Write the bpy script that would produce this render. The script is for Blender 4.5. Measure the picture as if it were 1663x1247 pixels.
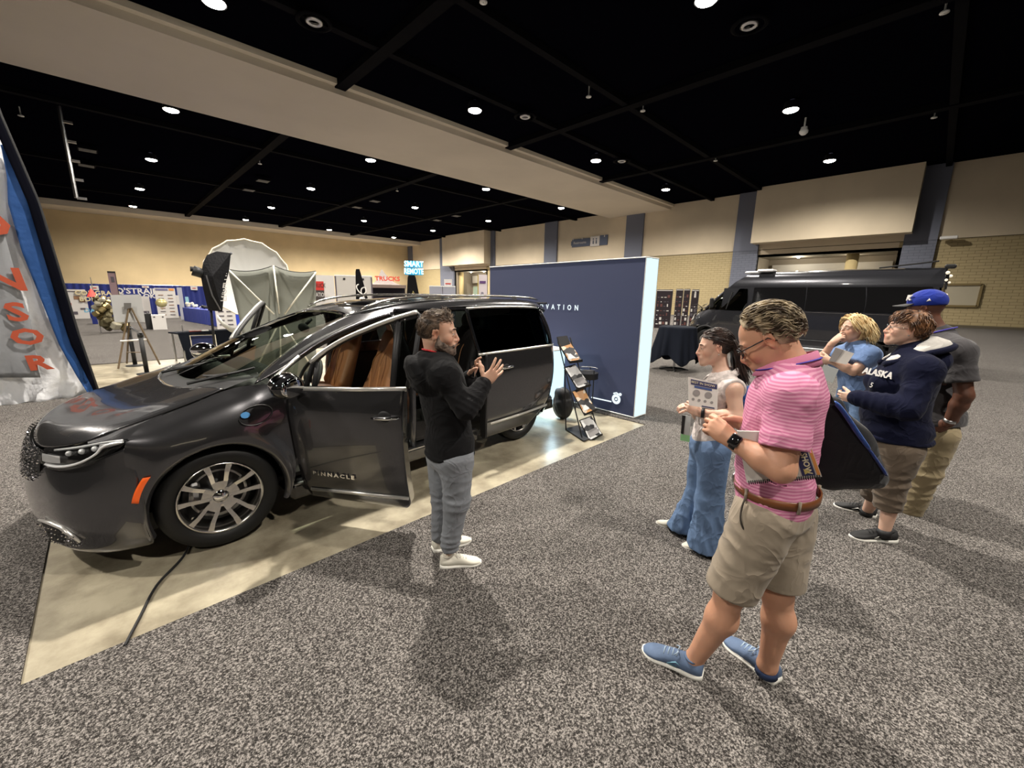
import bpy, bmesh, math, random
import numpy as np
from mathutils import Vector, Matrix
for _o in list(bpy.data.objects): bpy.data.objects.remove(_o)
SC = bpy.context.scene
COL = SC.collection
PI = math.pi
rnd = random.Random(7)
# ---------------------------------------------------------------- camera
CAMH = 1.75
FPX = 665.1
YAW, PITCH, ROLL = [math.radians(a) for a in (44.61, 12.16, 0.911)]
_f = np.array([math.sin(YAW)*math.cos(PITCH), math.cos(YAW)*math.cos(PITCH), -math.sin(PITCH)])
_r = np.array([math.cos(YAW), -math.sin(YAW), 0.0]); _u = np.cross(_r, _f)
CR = math.cos(ROLL)*_r + math.sin(ROLL)*_u
CU = -math.sin(ROLL)*_r + math.cos(ROLL)*_u
CF = _f
cam_data = bpy.data.cameras.new('camera'); cam = bpy.data.objects.new('camera', cam_data); COL.objects.link(cam)
cam_data.sensor_width = 36.0; cam_data.lens = FPX*36.0/1663.0; cam_data.clip_start = 0.02; cam_data.clip_end = 300
m3 = Matrix((CR, CU, -CF)).transposed()
cam.matrix_world = Matrix.Translation((0, 0, CAMH)) @ m3.to_4x4()
SC.camera = cam
# ---------------------------------------------------------------- view and world
SC.view_settings.view_transform = 'Standard'; SC.view_settings.look = 'None'
SC.view_settings.gamma = 1.0; SC.view_settings.use_curve_mapping = False
SC.view_settings.exposure = 0.0
world = bpy.data.worlds.new('world'); SC.world = world; world.use_nodes = True
world.node_tree.nodes['Background'].inputs[0].default_value = (1.0, 0.86, 0.68, 1)
world.node_tree.nodes['Background'].inputs[1].default_value = 0.02
SC.cycles.max_bounces = 6; SC.cycles.diffuse_bounces = 3; SC.cycles.glossy_bounces = 3
SC.cycles.transmission_bounces = 5; SC.cycles.transparent_max_bounces = 8
SC.cycles.sample_clamp_indirect = 4.0
SC.cycles.use_denoising = True
# the hall's downlights stand on a regular grid; each lamp's own light is in its builder
LAMP_X = (-6.9, 3.9, 14.8, 25.5, 36.0)
LAMP_Y = (-5.0, 6.6, 18.0, 29.5, 41.2, 53.5, 65.0)
CEIL = 11.25
LAMP_Z = 11.0
LAMP_W = 550.0
# ---------------------------------------------------------------- point helpers (image frame 1663 x 1247)
def ray(x, y): return CR*((x-831.5)/FPX) - CU*((y-623.5)/FPX) + CF
O = np.array([0, 0, CAMH])
def gp(x, y, z=0.0):
    d = ray(x, y); return O + d*((z-CAMH)/d[2])
def at(x, y, dist):
    "point seen at (x, y) whose horizontal distance from the camera foot is dist"
    d = ray(x, y); return O + d*dist/math.hypot(d[0], d[1])
def atx(x, y, X): d = ray(x, y); return O + d*X/d[0]
def aty(x, y, Y): d = ray(x, y); return O + d*Y/d[1]
V3 = lambda *a: np.array(a, dtype=float)
def nrm(v): v = np.asarray(v, float); return v/(np.linalg.norm(v)+1e-12)
# ---------------------------------------------------------------- materials
MATS = {}
def mat(name, col, rough=0.6, metal=0.0, coat=0.0, emit=None, es=1.0, alpha=1.0, trans=0.0, ior=1.45, sheen=0.0, spec=0.5,
        bump=None, var=None, aniso=0):
    """bump=(scale, strength, distance) noise relief; var=(scale, amount) gentle colour variation"""
    if name in MATS: return MATS[name]
    m = bpy.data.materials.new(name); m.use_nodes = True; nt = m.node_tree; b = nt.nodes['Principled BSDF']
    b.inputs['Base Color'].default_value = (*col, 1); b.inputs['Roughness'].default_value = rough
    b.inputs['Metallic'].default_value = metal; b.inputs['Coat Weight'].default_value = coat
    b.inputs['Coat Roughness'].default_value = 0.03
    b.inputs['Transmission Weight'].default_value = trans; b.inputs['IOR'].default_value = ior
    b.inputs['Specular IOR Level'].default_value = spec; b.inputs['Sheen Weight'].default_value = sheen
    if emit: b.inputs['Emission Color'].default_value = (*emit, 1); b.inputs['Emission Strength'].default_value = es
    tc = None
    if bump or var: tc = nt.nodes.new('ShaderNodeTexCoord')
    if bump:
        n = nt.nodes.new('ShaderNodeTexNoise'); n.inputs['Scale'].default_value = bump[0]; n.inputs['Detail'].default_value = 3
        nt.links.new(tc.outputs['Object'], n.inputs['Vector'])
        bp = nt.nodes.new('ShaderNodeBump'); bp.inputs['Strength'].default_value = bump[1]; bp.inputs['Distance'].default_value = bump[2]
        nt.links.new(n.outputs['Fac'], bp.inputs['Height']); nt.links.new(bp.outputs['Normal'], b.inputs['Normal'])
    if var:
        n = nt.nodes.new('ShaderNodeTexNoise'); n.inputs['Scale'].default_value = var[0]; n.inputs['Detail'].default_value = 4
        nt.links.new(tc.outputs['Object'], n.inputs['Vector'])
        r = nt.nodes.new('ShaderNodeValToRGB'); a = var[1]
        r.color_ramp.elements[0].position = 0.35; r.color_ramp.elements[1].position = 0.65
        r.color_ramp.elements[0].color = (*[max(0, c*(1-a)) for c in col], 1); r.color_ramp.elements[1].color = (*[c*(1+a) for c in col], 1)
        nt.links.new(n.outputs['Fac'], r.inputs['Fac']); nt.links.new(r.outputs['Color'], b.inputs['Base Color'])
    MATS[name] = m; return m
def srgb(r, g, b):
    f = lambda c: (c/255/12.92) if c/255 <= 0.04045 else ((c/255+0.055)/1.055)**2.4
    return (f(r), f(g), f(b))
def glow(name, col, s):
    m = bpy.data.materials.new(name); m.use_nodes = True; nt = m.node_tree; nt.nodes.clear()
    e = nt.nodes.new('ShaderNodeEmission'); o = nt.nodes.new('ShaderNodeOutputMaterial')
    e.inputs[0].default_value = (*col, 1); e.inputs[1].default_value = s; nt.links.new(e.outputs[0], o.inputs[0]); return m
# ---------------------------------------------------------------- objects
def link(name, me, m=None, parent=None, smooth=False, base=None):
    o = bpy.data.objects.new(name, me); COL.objects.link(o)
    if m is not None:
        for mm in (m if isinstance(m, (list, tuple)) else [m]): me.materials.append(mm)
    if smooth: me.shade_smooth()
    if parent is not None: o.parent = parent
    return o
def wofs(p):
    "world origin of an unrotated parent chain"
    v = Vector((0, 0, 0))
    while p is not None: v = v + p.location; p = p.parent
    return v
def mk(name, V, F, m=None, parent=None, smooth=False, world=False, edges=()):
    V = np.asarray(V, float)
    if world and parent is not None: V = V - np.array(wofs(parent))
    me = bpy.data.meshes.new(name); me.from_pydata(V.tolist(), list(edges), [list(map(int, f)) for f in F]); me.update()
    return link(name, me, m, parent, smooth)
def tag(o, label=None, cat=None, group=None, kind=None):
    if label: o['label'] = label
    if cat: o['category'] = cat
    if group: o['group'] = group
    if kind: o['kind'] = kind
    return o
def thing(name, label, cat, loc=(0, 0, 0), rz=0.0, group=None):
    o = bpy.data.objects.new(name, None); COL.objects.link(o); o.location = [float(c) for c in loc]; o.rotation_euler = (0, 0, rz)
    o.empty_display_size = 0.1
    return tag(o, label, cat, group)
def dup(root, loc=None, rz=None, label=None, group=None):
    r = root.copy(); COL.objects.link(r)
    if loc is not None: r.location = [float(c) for c in loc]
    if rz is not None: r.rotation_euler = (0, 0, rz)
    if label: r['label'] = label
    if group: r['group'] = group
    for ch in list(root.children):
        c = ch.copy(); COL.objects.link(c); c.parent = r
        for g_ in ch.children:
            d = g_.copy(); COL.objects.link(d); d.parent = c
    return r
# ---------------------------------------------------------------- mesh builder
class MB:
    def __init__(s): s.V = []; s.F = []; s.n = 0
    def add(s, V, F):
        V = np.asarray(V, float).reshape(-1, 3); s.V.append(V); s.F += [[i+s.n for i in f] for f in F]; s.n += len(V); return s
    def box(s, c, d, rz=0.0, M=None, bev=0.0):
        x, y, z = [k/2 for k in d]
        if bev > 0:
            b = min(bev, x*.9, y*.9, z*.9); pts = []
            for sx in (-1, 1):
                for sy in (-1, 1):
                    for sz in (-1, 1):
                        pts += [(sx*x, sy*(y-b), sz*(z-b)), (sx*(x-b), sy*y, sz*(z-b)), (sx*(x-b), sy*(y-b), sz*z)]
            bm = bmesh.new()
            for p in pts: bm.verts.new(p)
            r = bmesh.ops.convex_hull(bm, input=bm.verts)
            bm.verts.index_update(); P = np.array([v.co for v in bm.verts]); F = [[v.index for v in f.verts] for f in bm.faces]; bm.free()
        else:
            P = np.array([(sx*x, sy*y, sz*z) for sx in (-1, 1) for sy in (-1, 1) for sz in (-1, 1)])
            F = [(0, 1, 3, 2), (4, 6, 7, 5), (0, 4, 5, 1), (2, 3, 7, 6), (0, 2, 6, 4), (1, 5, 7, 3)]
        if M is not None: P = P @ np.asarray(M).T
        if rz: P = P @ rotz(rz).T
        return s.add(P+np.asarray(c, float), F)
    def cyl(s, a, b, r1, r2=None, n=16, cap=True):
        r2 = r1 if r2 is None else r2; a = np.asarray(a, float); b = np.asarray(b, float); X, Y, _ = frame(b-a)
        t = np.arange(n)*2*PI/n; ring = np.outer(np.cos(t), X)+np.outer(np.sin(t), Y)
        V = np.vstack([a+ring*r1, b+ring*r2]); F = [(i, (i+1) % n, n+(i+1) % n, n+i) for i in range(n)]
        if cap: F += [tuple(range(n-1, -1, -1)), tuple(range(n, 2*n))]
        return s.add(V, F)
    def tube(s, path, r, n=8, closed=False, flat=1.0, up=None):
        P = np.asarray(path, float); m = len(P); R = np.full(m, r) if np.isscalar(r) else np.asarray(r, float)
        T = np.gradient(P, axis=0) if not closed else (np.roll(P, -1, 0)-np.roll(P, 1, 0))
        T /= np.linalg.norm(T, axis=1)[:, None]+1e-12
        X = frame(T[0])[0] if up is None else nrm(np.cross(up, T[0])); t = np.arange(n)*2*PI/n; V = []
        for i in range(m):
            if up is not None: X = nrm(np.cross(up, T[i]))
            X = nrm(X-T[i]*(X@T[i])); Y = np.cross(T[i], X); V.append(P[i]+(np.outer(np.cos(t), X)+np.outer(np.sin(t), Y)*flat)*R[i])
        F = []
        for i in range(m if closed else m-1):
            a = i*n; b = ((i+1) % m)*n
            F += [(a+j, a+(j+1) % n, b+(j+1) % n, b+j) for j in range(n)]
        if not closed: F += [tuple(range(n-1, -1, -1)), tuple((m-1)*n+j for j in range(n))]
        return s.add(np.vstack(V), F)
    def lathe(s, prof, c=(0, 0, 0), n=24, axis=(0, 0, 1), close=True):
        X, Y, Z = frame(axis); t = np.arange(n)*2*PI/n; ring = np.outer(np.cos(t), X)+np.outer(np.sin(t), Y)
        V = np.vstack([np.asarray(c)+ring*r+Z*h for r, h in prof]); m = len(prof); F = []
        for i in range(m-1): F += [(i*n+j, i*n+(j+1) % n, (i+1)*n+(j+1) % n, (i+1)*n+j) for j in range(n)]
        if close: F += [tuple(range(n-1, -1, -1)), tuple((m-1)*n+j for j in range(n))]
        return s.add(V, F)
    def prism(s, poly, a, b, c=None):
        "poly: list of 3D points (planar), extruded by vector b-a"
        P = np.asarray(poly, float); d = np.asarray(b, float)-np.asarray(a, float); n = len(P)
        return s.add(np.vstack([P, P+d]), [tuple(range(n-1, -1, -1)), tuple(range(n, 2*n))]+[(i, (i+1) % n, n+(i+1) % n, n+i) for i in range(n)])
    def grid(s, G, closeu=False, closev=False):
        G = np.asarray(G, float); a, b = G.shape[:2]; F = []
        for i in range(a if closeu else a-1):
            for j in range(b if closev else b-1):
                F.append((i*b+j, i*b+(j+1) % b, ((i+1) % a)*b+(j+1) % b, ((i+1) % a)*b+j))
        return s.add(G.reshape(-1, 3), F)
    def ell(s, c, r, n=16, m=10, M=None):
        t = np.arange(n)*2*PI/n; p = np.linspace(0, PI, m+1)
        G = np.array([[(math.sin(q)*math.cos(u)*r[0], math.sin(q)*math.sin(u)*r[1], math.cos(q)*r[2]) for u in t] for q in p])
        if M is not None: G = G @ np.asarray(M).T
        return s.grid(G+np.asarray(c), closev=True)
    def obj(s, name, m=None, parent=None, smooth=False, world=False, solid=0.0, bevel=0.0, auto=None):
        o = mk(name, np.vstack(s.V), s.F, m, parent, smooth, world)
        if solid: q = o.modifiers.new('solid', 'SOLIDIFY'); q.thickness = solid; q.offset = 0
        if bevel: q = o.modifiers.new('bevel', 'BEVEL'); q.width = bevel; q.segments = 2; q.limit_method = 'ANGLE'
        if auto: 
            try: o.data.set_sharp_from_angle(angle=math.radians(auto))
            except Exception: pass
        return o
def rotz(a): c, s_ = math.cos(a), math.sin(a); return np.array([[c, -s_, 0], [s_, c, 0], [0, 0, 1.0]])
def rota(axis, a): return np.array(Matrix.Rotation(a, 3, Vector(axis)))
def frame(z):
    Z = nrm(z); h = np.array([0, 0, 1.0]) if abs(Z[2]) < 0.9 else np.array([1.0, 0, 0]); X = nrm(np.cross(h, Z)); return X, np.cross(Z, X), Z
def spline(P, n):
    "Catmull-Rom through the points of P, n samples, chord parametrised"
    P = np.asarray(P, float)
    if len(P) == 2: t = np.linspace(0, 1, n)[:, None]; return P[0]*(1-t)+P[1]*t
    d = np.sqrt(np.linalg.norm(np.diff(P[:, :3], axis=0), axis=1))+1e-6; T = np.r_[0, np.cumsum(d)]; T /= T[-1]
    u = np.linspace(0, 1, n); m = np.zeros_like(P)
    m[1:-1] = ((P[2:]-P[1:-1])/(T[2:]-T[1:-1])[:, None]*(T[1:-1]-T[:-2])[:, None]+(P[1:-1]-P[:-2])/(T[1:-1]-T[:-2])[:, None]*(T[2:]-T[1:-1])[:, None])/(T[2:]-T[:-2])[:, None]
    m[0] = 2*(P[1]-P[0])/(T[1]-T[0])-m[1]; m[-1] = 2*(P[-1]-P[-2])/(T[-1]-T[-2])-m[-2]
    i = np.clip(np.searchsorted(T, u, 'right')-1, 0, len(P)-2); h = T[i+1]-T[i]; s = (u-T[i])/h
    s = s[:, None]; h = h[:, None]; a = 2*s**3-3*s**2+1; b = s**3-2*s**2+s; c = -2*s**3+3*s**2; e = s**3-s**2
    return a*P[i]+b*h*m[i]+c*P[i+1]+e*h*m[i+1]
def net(rows, nu, nv):
    "smooth grid through a control net given as rows (each a list of points, lengths may differ)"
    R = [spline(r, nv) for r in rows]; R = np.array(R); return np.stack([spline(R[:, j], nu) for j in range(nv)], axis=1)
def text(body, size, m, parent=None, name='lettering', M=None, ext=0.002, align='CENTER', space=1.0, sx=1.0, world_m=None, kind=None, bold=0.0):
    c = bpy.data.curves.new('t', 'FONT'); c.body = body; c.size = size; c.extrude = ext; c.align_x = align; c.align_y = 'CENTER'; c.space_character = space
    c.offset = bold; c.resolution_u = 2
    t = bpy.data.objects.new('t', c); COL.objects.link(t); dg = bpy.context.evaluated_depsgraph_get(); dg.update()
    me = bpy.data.meshes.new_from_object(t.evaluated_get(dg)); bpy.data.objects.remove(t)
    me.name = name; n = len(me.vertices); co = np.zeros(n*3); me.vertices.foreach_get('co', co); co = co.reshape(-1, 3); co[:, 0] *= sx
    if world_m is not None:   # (origin, xdir, ydir)
        o_, xd, yd = [np.asarray(k, float) for k in world_m]; xd = nrm(xd); yd = nrm(yd); zd = np.cross(xd, yd)
        co = o_+np.outer(co[:, 0], xd)+np.outer(co[:, 1], yd)+np.outer(co[:, 2], zd)
        if parent is not None: co = co-np.array(wofs(parent))
    me.vertices.foreach_set('co', co.ravel()); me.update(); me.materials.clear()
    return link(name, me, m, parent)
def wnoise(P, f, seed=0):
    "cheap smooth noise of points, about -1..1"
    r = np.random.RandomState(seed); s = 0
    for k in range(4):
        a = r.normal(size=3)*f*(1+0.6*k); b = r.normal(size=3)*f*0.7; s = s+np.sin(P@a+r.rand()*6+1.3*np.sin(P@b+r.rand()*6))/(1+0.5*k)
    return s/2.2
# ---------------------------------------------------------------- implicit shapes (for bodies and clothes)
class SDF:
    def __init__(s): s.P = []
    def cap(s, a, b, ra, rb=None, k=0.02, sq=None, op=1):
        s.P.append(('c', np.asarray(a, float), np.asarray(b, float), ra, ra if rb is None else rb, k, sq, op)); return s
    def ell(s, c, r, k=0.02, M=None, op=1): s.P.append(('e', np.asarray(c, float), np.asarray(r, float), k, np.eye(3) if M is None else np.asarray(M), op)); return s
    def chain(s, pts, rs, k=0.02, sq=None):
        for i in range(len(pts)-1): s.cap(pts[i], pts[i+1], rs[i], rs[i+1], k, sq)
        return s
    def cut(s, p, n, R): s.P.append(('p', np.asarray(p, float), nrm(n), R)); return s
    def bounds(s):
        lo = np.full(3, 9e9); hi = -lo
        for p in s.P:
            if p[0] == 'c': r = max(p[3], p[4])*(max(1, p[6][1]) if p[6] is not None else 1); a = np.minimum(p[1], p[2])-r; b = np.maximum(p[1], p[2])+r
            elif p[0] == 'e': r = max(p[2]); a = p[1]-r; b = p[1]+r
            else: continue
            if p[-1] == 1: lo = np.minimum(lo, a); hi = np.maximum(hi, b)
        return lo, hi
    def grid(s, lo, hi, v):
        lo = np.asarray(lo, float); n = np.ceil((np.asarray(hi)-lo)/v).astype(int)+1
        ax = [lo[i]+np.arange(n[i])*v for i in range(3)]; D = np.full(tuple(n), 0.5, np.float32)
        for p in s.P:
            if p[0] == 'c': m = max(p[3], p[4])*(max(1, p[6][1]) if p[6] is not None else 1)+p[5]+3*v; a = np.minimum(p[1], p[2])-m; b = np.maximum(p[1], p[2])+m
            elif p[0] == 'e': m = max(p[2])+p[3]+3*v; a = p[1]-m; b = p[1]+m
            else: a = p[1]-p[3]; b = p[1]+p[3]
            i0 = np.clip(np.floor((a-lo)/v).astype(int), 0, n); i1 = np.clip(np.ceil((b-lo)/v).astype(int)+1, 0, n)
            if (i1 <= i0).any(): continue
            X = ax[0][i0[0]:i1[0]][:, None, None].astype(np.float32); Y = ax[1][i0[1]:i1[1]][None, :, None].astype(np.float32); Z = ax[2][i0[2]:i1[2]][None, None, :].astype(np.float32)
            sl = (slice(i0[0], i1[0]), slice(i0[1], i1[1]), slice(i0[2], i1[2])); B = D[sl]
            if p[0] == 'c':
                _, A, C, ra, rb, k, sq, op = p; d = C-A; L = d@d+1e-12; x = X-A[0]; y = Y-A[1]; z = Z-A[2]
                t = np.clip((x*d[0]+y*d[1]+z*d[2])/L, 0, 1); x = x-t*d[0]; y = y-t*d[1]; z = z-t*d[2]
                if sq is not None:
                    q, f = nrm(sq[0]), sq[1]; w = (x*q[0]+y*q[1]+z*q[2])*(1/f-1); x = x+w*q[0]; y = y+w*q[1]; z = z+w*q[2]
                    e = (np.sqrt(x*x+y*y+z*z)-(ra+t*(rb-ra)))*min(1, (1+f)/2)
                else: e = np.sqrt(x*x+y*y+z*z)-(ra+t*(rb-ra))
            elif p[0] == 'e':
                _, c, r, k, M, op = p; x = X-c[0]; y = Y-c[1]; z = Z-c[2]
                u = [(x*M[0][i]+y*M[1][i]+z*M[2][i]) for i in range(3)]
                k0 = np.sqrt((u[0]/r[0])**2+(u[1]/r[1])**2+(u[2]/r[2])**2); k1 = np.sqrt((u[0]/r[0]**2)**2+(u[1]/r[1]**2)**2+(u[2]/r[2]**2)**2)+1e-6
                e = k0*(k0-1)/k1
            else:
                _, c, nn, R = p; x = X-c[0]; y = Y-c[1]; z = Z-c[2]; e = x*nn[0]+y*nn[1]+z*nn[2]
                ins = (x*x+y*y+z*z) < R*R; D[sl] = np.where(ins, np.maximum(B, e), B); continue
            if op == 1: h = np.maximum(k-np.abs(B-e), 0)/k; D[sl] = np.minimum(B, e)-h*h*k*0.25
            else: e = -e; h = np.maximum(k-np.abs(B-e), 0)/k; D[sl] = np.maximum(B, e)+h*h*k*0.25
        return D, lo
    def mesh(s, v, box=None, skip=()):
        if box is None: lo, hi = s.bounds(); lo = lo-3*v; hi = hi+3*v
        else: lo, hi = [np.asarray(b, float) for b in box]
        D, lo = s.grid(lo, hi, v); V, F = nets(D, lo, v)
        for (a, b) in skip:
            if len(F) == 0: break
            c = V[F].mean(1); inn = ((c > np.asarray(a)) & (c < np.asarray(b))).all(1); F = F[~inn]
        return V, F
def nets(D, lo, v):
    S = D < 0; c = [S[i:S.shape[0]-1+i, j:S.shape[1]-1+j, k:S.shape[2]-1+k] for i in (0, 1) for j in (0, 1) for k in (0, 1)]
    al = c[0].copy(); an = c[0].copy()
    for q in c[1:]: al &= q; an |= q
    M = an & ~al; idx = np.full(M.shape, -1, np.int64); I = np.argwhere(M); idx[M] = np.arange(len(I))
    if len(I) == 0: return np.zeros((0, 3)), np.zeros((0, 4), int)
    acc = np.zeros((len(I), 3)); cnt = np.zeros(len(I))
    cor = [(i, j, k) for i in (0, 1) for j in (0, 1) for k in (0, 1)]
    val = {q: D[I[:, 0]+q[0], I[:, 1]+q[1], I[:, 2]+q[2]].astype(float) for q in cor}
    for q in cor:
        for ax_ in range(3):
            if q[ax_] == 0:
                w = list(q); w[ax_] = 1; w = tuple(w); a = val[q]; b = val[w]; m = (a < 0) != (b < 0); t = a/(a-b+1e-20*(a == b))
                pos = np.tile(np.array(q, float), (len(I), 1)); pos[:, ax_] = t; acc[m] += pos[m]; cnt[m] += 1
    V = lo+(I+acc/cnt[:, None])*v; Fs = []
    for ax_, (o1, o2) in enumerate(((1, 2), (2, 0), (0, 1))):
        sl0 = [slice(None)]*3; sl1 = [slice(None)]*3; sl0[ax_] = slice(0, -1); sl1[ax_] = slice(1, None)
        a = S[tuple(sl0)]; b = S[tuple(sl1)]; E = np.argwhere(a != b)
        ok = (E[:, o1] > 0) & (E[:, o2] > 0) & (E[:, o1] < S.shape[o1]-1) & (E[:, o2] < S.shape[o2]-1); E = E[ok]
        if len(E) == 0: continue
        f = a[E[:, 0], E[:, 1], E[:, 2]]; q = []
        for (d1, d2) in ((-1, -1), (0, -1), (0, 0), (-1, 0)):
            e = E.copy(); e[:, o1] += d1; e[:, o2] += d2; q.append(idx[e[:, 0], e[:, 1], e[:, 2]])
        q = np.stack(q, 1); q[~f] = q[~f][:, ::-1]; Fs.append(q)
    F = np.vstack(Fs); F = F[(F >= 0).all(1)]
    return V, F
def smooth_mesh(V, F, it=1, w=0.5):
    F = np.asarray(F); E = np.vstack([F[:, [0, 1]], F[:, [1, 2]], F[:, [2, 3]], F[:, [3, 0]]]); E = np.vstack([E, E[:, ::-1]]); n = len(V)
    for _ in range(it):
        A = np.zeros((n, 3)); c = np.bincount(E[:, 0], minlength=n)
        for k in range(3): A[:, k] = np.bincount(E[:, 0], weights=V[E[:, 1], k], minlength=n)
        V = V*(1-w)+w*A/np.maximum(c, 1)[:, None]
    return V
def vnormals(V, F):
    F = np.asarray(F); n = np.cross(V[F[:, 2]]-V[F[:, 0]], V[F[:, 3]]-V[F[:, 1]]); N = np.zeros_like(V)
    for j in range(4):
        for k in range(3): N[:, k] += np.bincount(F[:, j], weights=n[:, k], minlength=len(V))
    return N/(np.linalg.norm(N, axis=1)[:, None]+1e-12)
def fastmesh(name, V, F):
    me = bpy.data.meshes.new(name); F = np.asarray(F, dtype=np.int32); used = np.zeros(len(V), bool); used[F.ravel()] = True
    remap = np.cumsum(used)-1; V = V[used]; F = remap[F].astype(np.int32); k = F.shape[1]
    me.vertices.add(len(V)); me.vertices.foreach_set('co', V.astype(np.float32).ravel()); me.loops.add(F.size); me.loops.foreach_set('vertex_index', F.ravel())
    me.polygons.add(len(F)); me.polygons.foreach_set('loop_start', np.arange(0, F.size, k, dtype=np.int32)); me.update(calc_edges=True); me.validate()
    return me, V
# ================================================================ HALL
XW = 44.0     # right-hand wall plane, runs along Y
YW = 74.0     # far left-hand wall plane, runs along X
def carpet_mat():
    m = bpy.data.materials.new('salt_and_pepper_carpet'); m.use_nodes = True; nt = m.node_tree; b = nt.nodes['Principled BSDF']
    tc = nt.nodes.new('ShaderNodeTexCoord')
    n = nt.nodes.new('ShaderNodeTexNoise'); n.inputs['Scale'].default_value = 120; n.inputs['Detail'].default_value = 3; n.inputs['Roughness'].default_value = 0.75
    n2 = nt.nodes.new('ShaderNodeTexNoise'); n2.inputs['Scale'].default_value = 1.3; n2.inputs['Detail'].default_value = 2
    r = nt.nodes.new('ShaderNodeValToRGB'); e = r.color_ramp.elements; e[0].position = 0.40; e[0].color = (0.016, 0.014, 0.013, 1); e[1].position = 0.63; e[1].color = (0.33, 0.305, 0.285, 1)
    k = r.color_ramp.elements.new(0.5); k.color = (0.080, 0.073, 0.068, 1)
    mx = nt.nodes.new('ShaderNodeMixRGB'); mx.blend_type = 'MULTIPLY'; mx.inputs[0].default_value = 1
    r2 = nt.nodes.new('ShaderNodeValToRGB'); r2.color_ramp.elements[0].color = (0.8, 0.8, 0.8, 1); r2.color_ramp.elements[1].color = (1.1, 1.1, 1.1, 1)
    for q in (n, n2): nt.links.new(tc.outputs['Object'], q.inputs['Vector'])
    nt.links.new(n.outputs['Fac'], r.inputs['Fac']); nt.links.new(n2.outputs['Fac'], r2.inputs['Fac'])
    nt.links.new(r.outputs['Color'], mx.inputs[1]); nt.links.new(r2.outputs['Color'], mx.inputs[2]); nt.links.new(mx.outputs[0], b.inputs['Base Color'])
    bp = nt.nodes.new('ShaderNodeBump'); bp.inputs['Strength'].default_value = 0.6; bp.inputs['Distance'].default_value = 0.01
    nt.links.new(n.outputs['Fac'], bp.inputs['Height']); nt.links.new(bp.outputs['Normal'], b.inputs['Normal'])
    b.inputs['Roughness'].default_value = 0.95; b.inputs['Specular IOR Level'].default_value = 0.1; return m
def concrete_mat():
    m = bpy.data.materials.new('worn_concrete'); m.use_nodes = True; nt = m.node_tree; b = nt.nodes['Principled BSDF']; tc = nt.nodes.new('ShaderNodeTexCoord')
    n = nt.nodes.new('ShaderNodeTexNoise'); n.inputs['Scale'].default_value = 2.2; n.inputs['Detail'].default_value = 8; n.inputs['Roughness'].default_value = 0.65
    r = nt.nodes.new('ShaderNodeValToRGB'); e = r.color_ramp.elements; e[0].position = 0.32; e[0].color = (0.165, 0.138, 0.094, 1); e[1].position = 0.62; e[1].color = (0.42, 0.375, 0.275, 1)
    nt.links.new(tc.outputs['Object'], n.inputs['Vector']); nt.links.new(n.outputs['Fac'], r.inputs['Fac']); nt.links.new(r.outputs['Color'], b.inputs['Base Color'])
    b.inputs['Roughness'].default_value = 0.32; b.inputs['Specular IOR Level'].default_value = 0.5
    n3 = nt.nodes.new('ShaderNodeTexNoise'); n3.inputs['Scale'].default_value = 30; nt.links.new(tc.outputs['Object'], n3.inputs['Vector'])
    bp = nt.nodes.new('ShaderNodeBump'); bp.inputs['Strength'].default_value = 0.12; bp.inputs['Distance'].default_value = 0.01
    nt.links.new(n3.outputs['Fac'], bp.inputs['Height']); nt.links.new(bp.outputs['Normal'], b.inputs['Normal']); return m
CARPET = carpet_mat(); CONCRETE = concrete_mat()
def block_mat(name, col, joint):
    m = bpy.data.materials.new(name); m.use_nodes = True; nt = m.node_tree; b = nt.nodes['Principled BSDF']; tc = nt.nodes.new('ShaderNodeTexCoord')
    sp = nt.nodes.new('ShaderNodeSeparateXYZ'); cb = nt.nodes.new('ShaderNodeCombineXYZ'); nt.links.new(tc.outputs['Object'], sp.inputs[0])
    nt.links.new(sp.outputs['Y'], cb.inputs['X']); nt.links.new(sp.outputs['Z'], cb.inputs['Y'])
    k = nt.nodes.new('ShaderNodeTexBrick'); k.inputs['Scale'].default_value = 1.0; k.inputs['Brick Width'].default_value = 0.62; k.inputs['Row Height'].default_value = 0.205
    k.inputs['Mortar Size'].default_value = 0.014; k.inputs['Color1'].default_value = (*col, 1); k.inputs['Color2'].default_value = (*[c*0.93 for c in col], 1); k.inputs['Mortar'].default_value = (*joint, 1)
    nt.links.new(cb.outputs[0], k.inputs['Vector']); nt.links.new(k.outputs['Color'], b.inputs['Base Color'])
    bp = nt.nodes.new('ShaderNodeBump'); bp.inputs['Strength'].default_value = 0.5; bp.inputs['Distance'].default_value = 0.02; bp.invert = True
    nt.links.new(k.outputs['Fac'], bp.inputs['Height']); nt.links.new(bp.outputs['Normal'], b.inputs['Normal']); b.inputs['Roughness'].default_value = 0.8; return m
M_WALL = mat('beige_wall_panel', srgb(206, 192, 168), 0.85, var=(0.35, 0.06))
M_FAR = mat('tan_fabric_wall', srgb(206, 184, 144), 0.9, var=(0.5, 0.05))
M_BLOCK = block_mat('tan_block_wall', srgb(172, 156, 118), srgb(132, 118, 86))
M_PIL = mat('blue_grey_paint', srgb(104, 108, 122), 0.8)
M_PILB = block_mat('blue_grey_block', srgb(104, 108, 122), srgb(84, 88, 100))
M_SOFF = mat('pale_soffit', srgb(206, 196, 180), 0.85, var=(0.25, 0.04))
M_BLACK = mat("black_painted_deck", (.0022, .0022, .0042), 0.95, spec=0.0)
M_JOIST = mat("black_steel", (.0042, .0042, .0055), 0.9, spec=0.05)
M_TRIM = mat('cream_trim', srgb(225, 215, 196), 0.6)
M_WHITE = mat('white_plastic', (0.8, 0.8, 0.78), 0.4)
M_METAL = mat('brushed_steel', (0.55, 0.55, 0.56), 0.3, 1.0)
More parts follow.
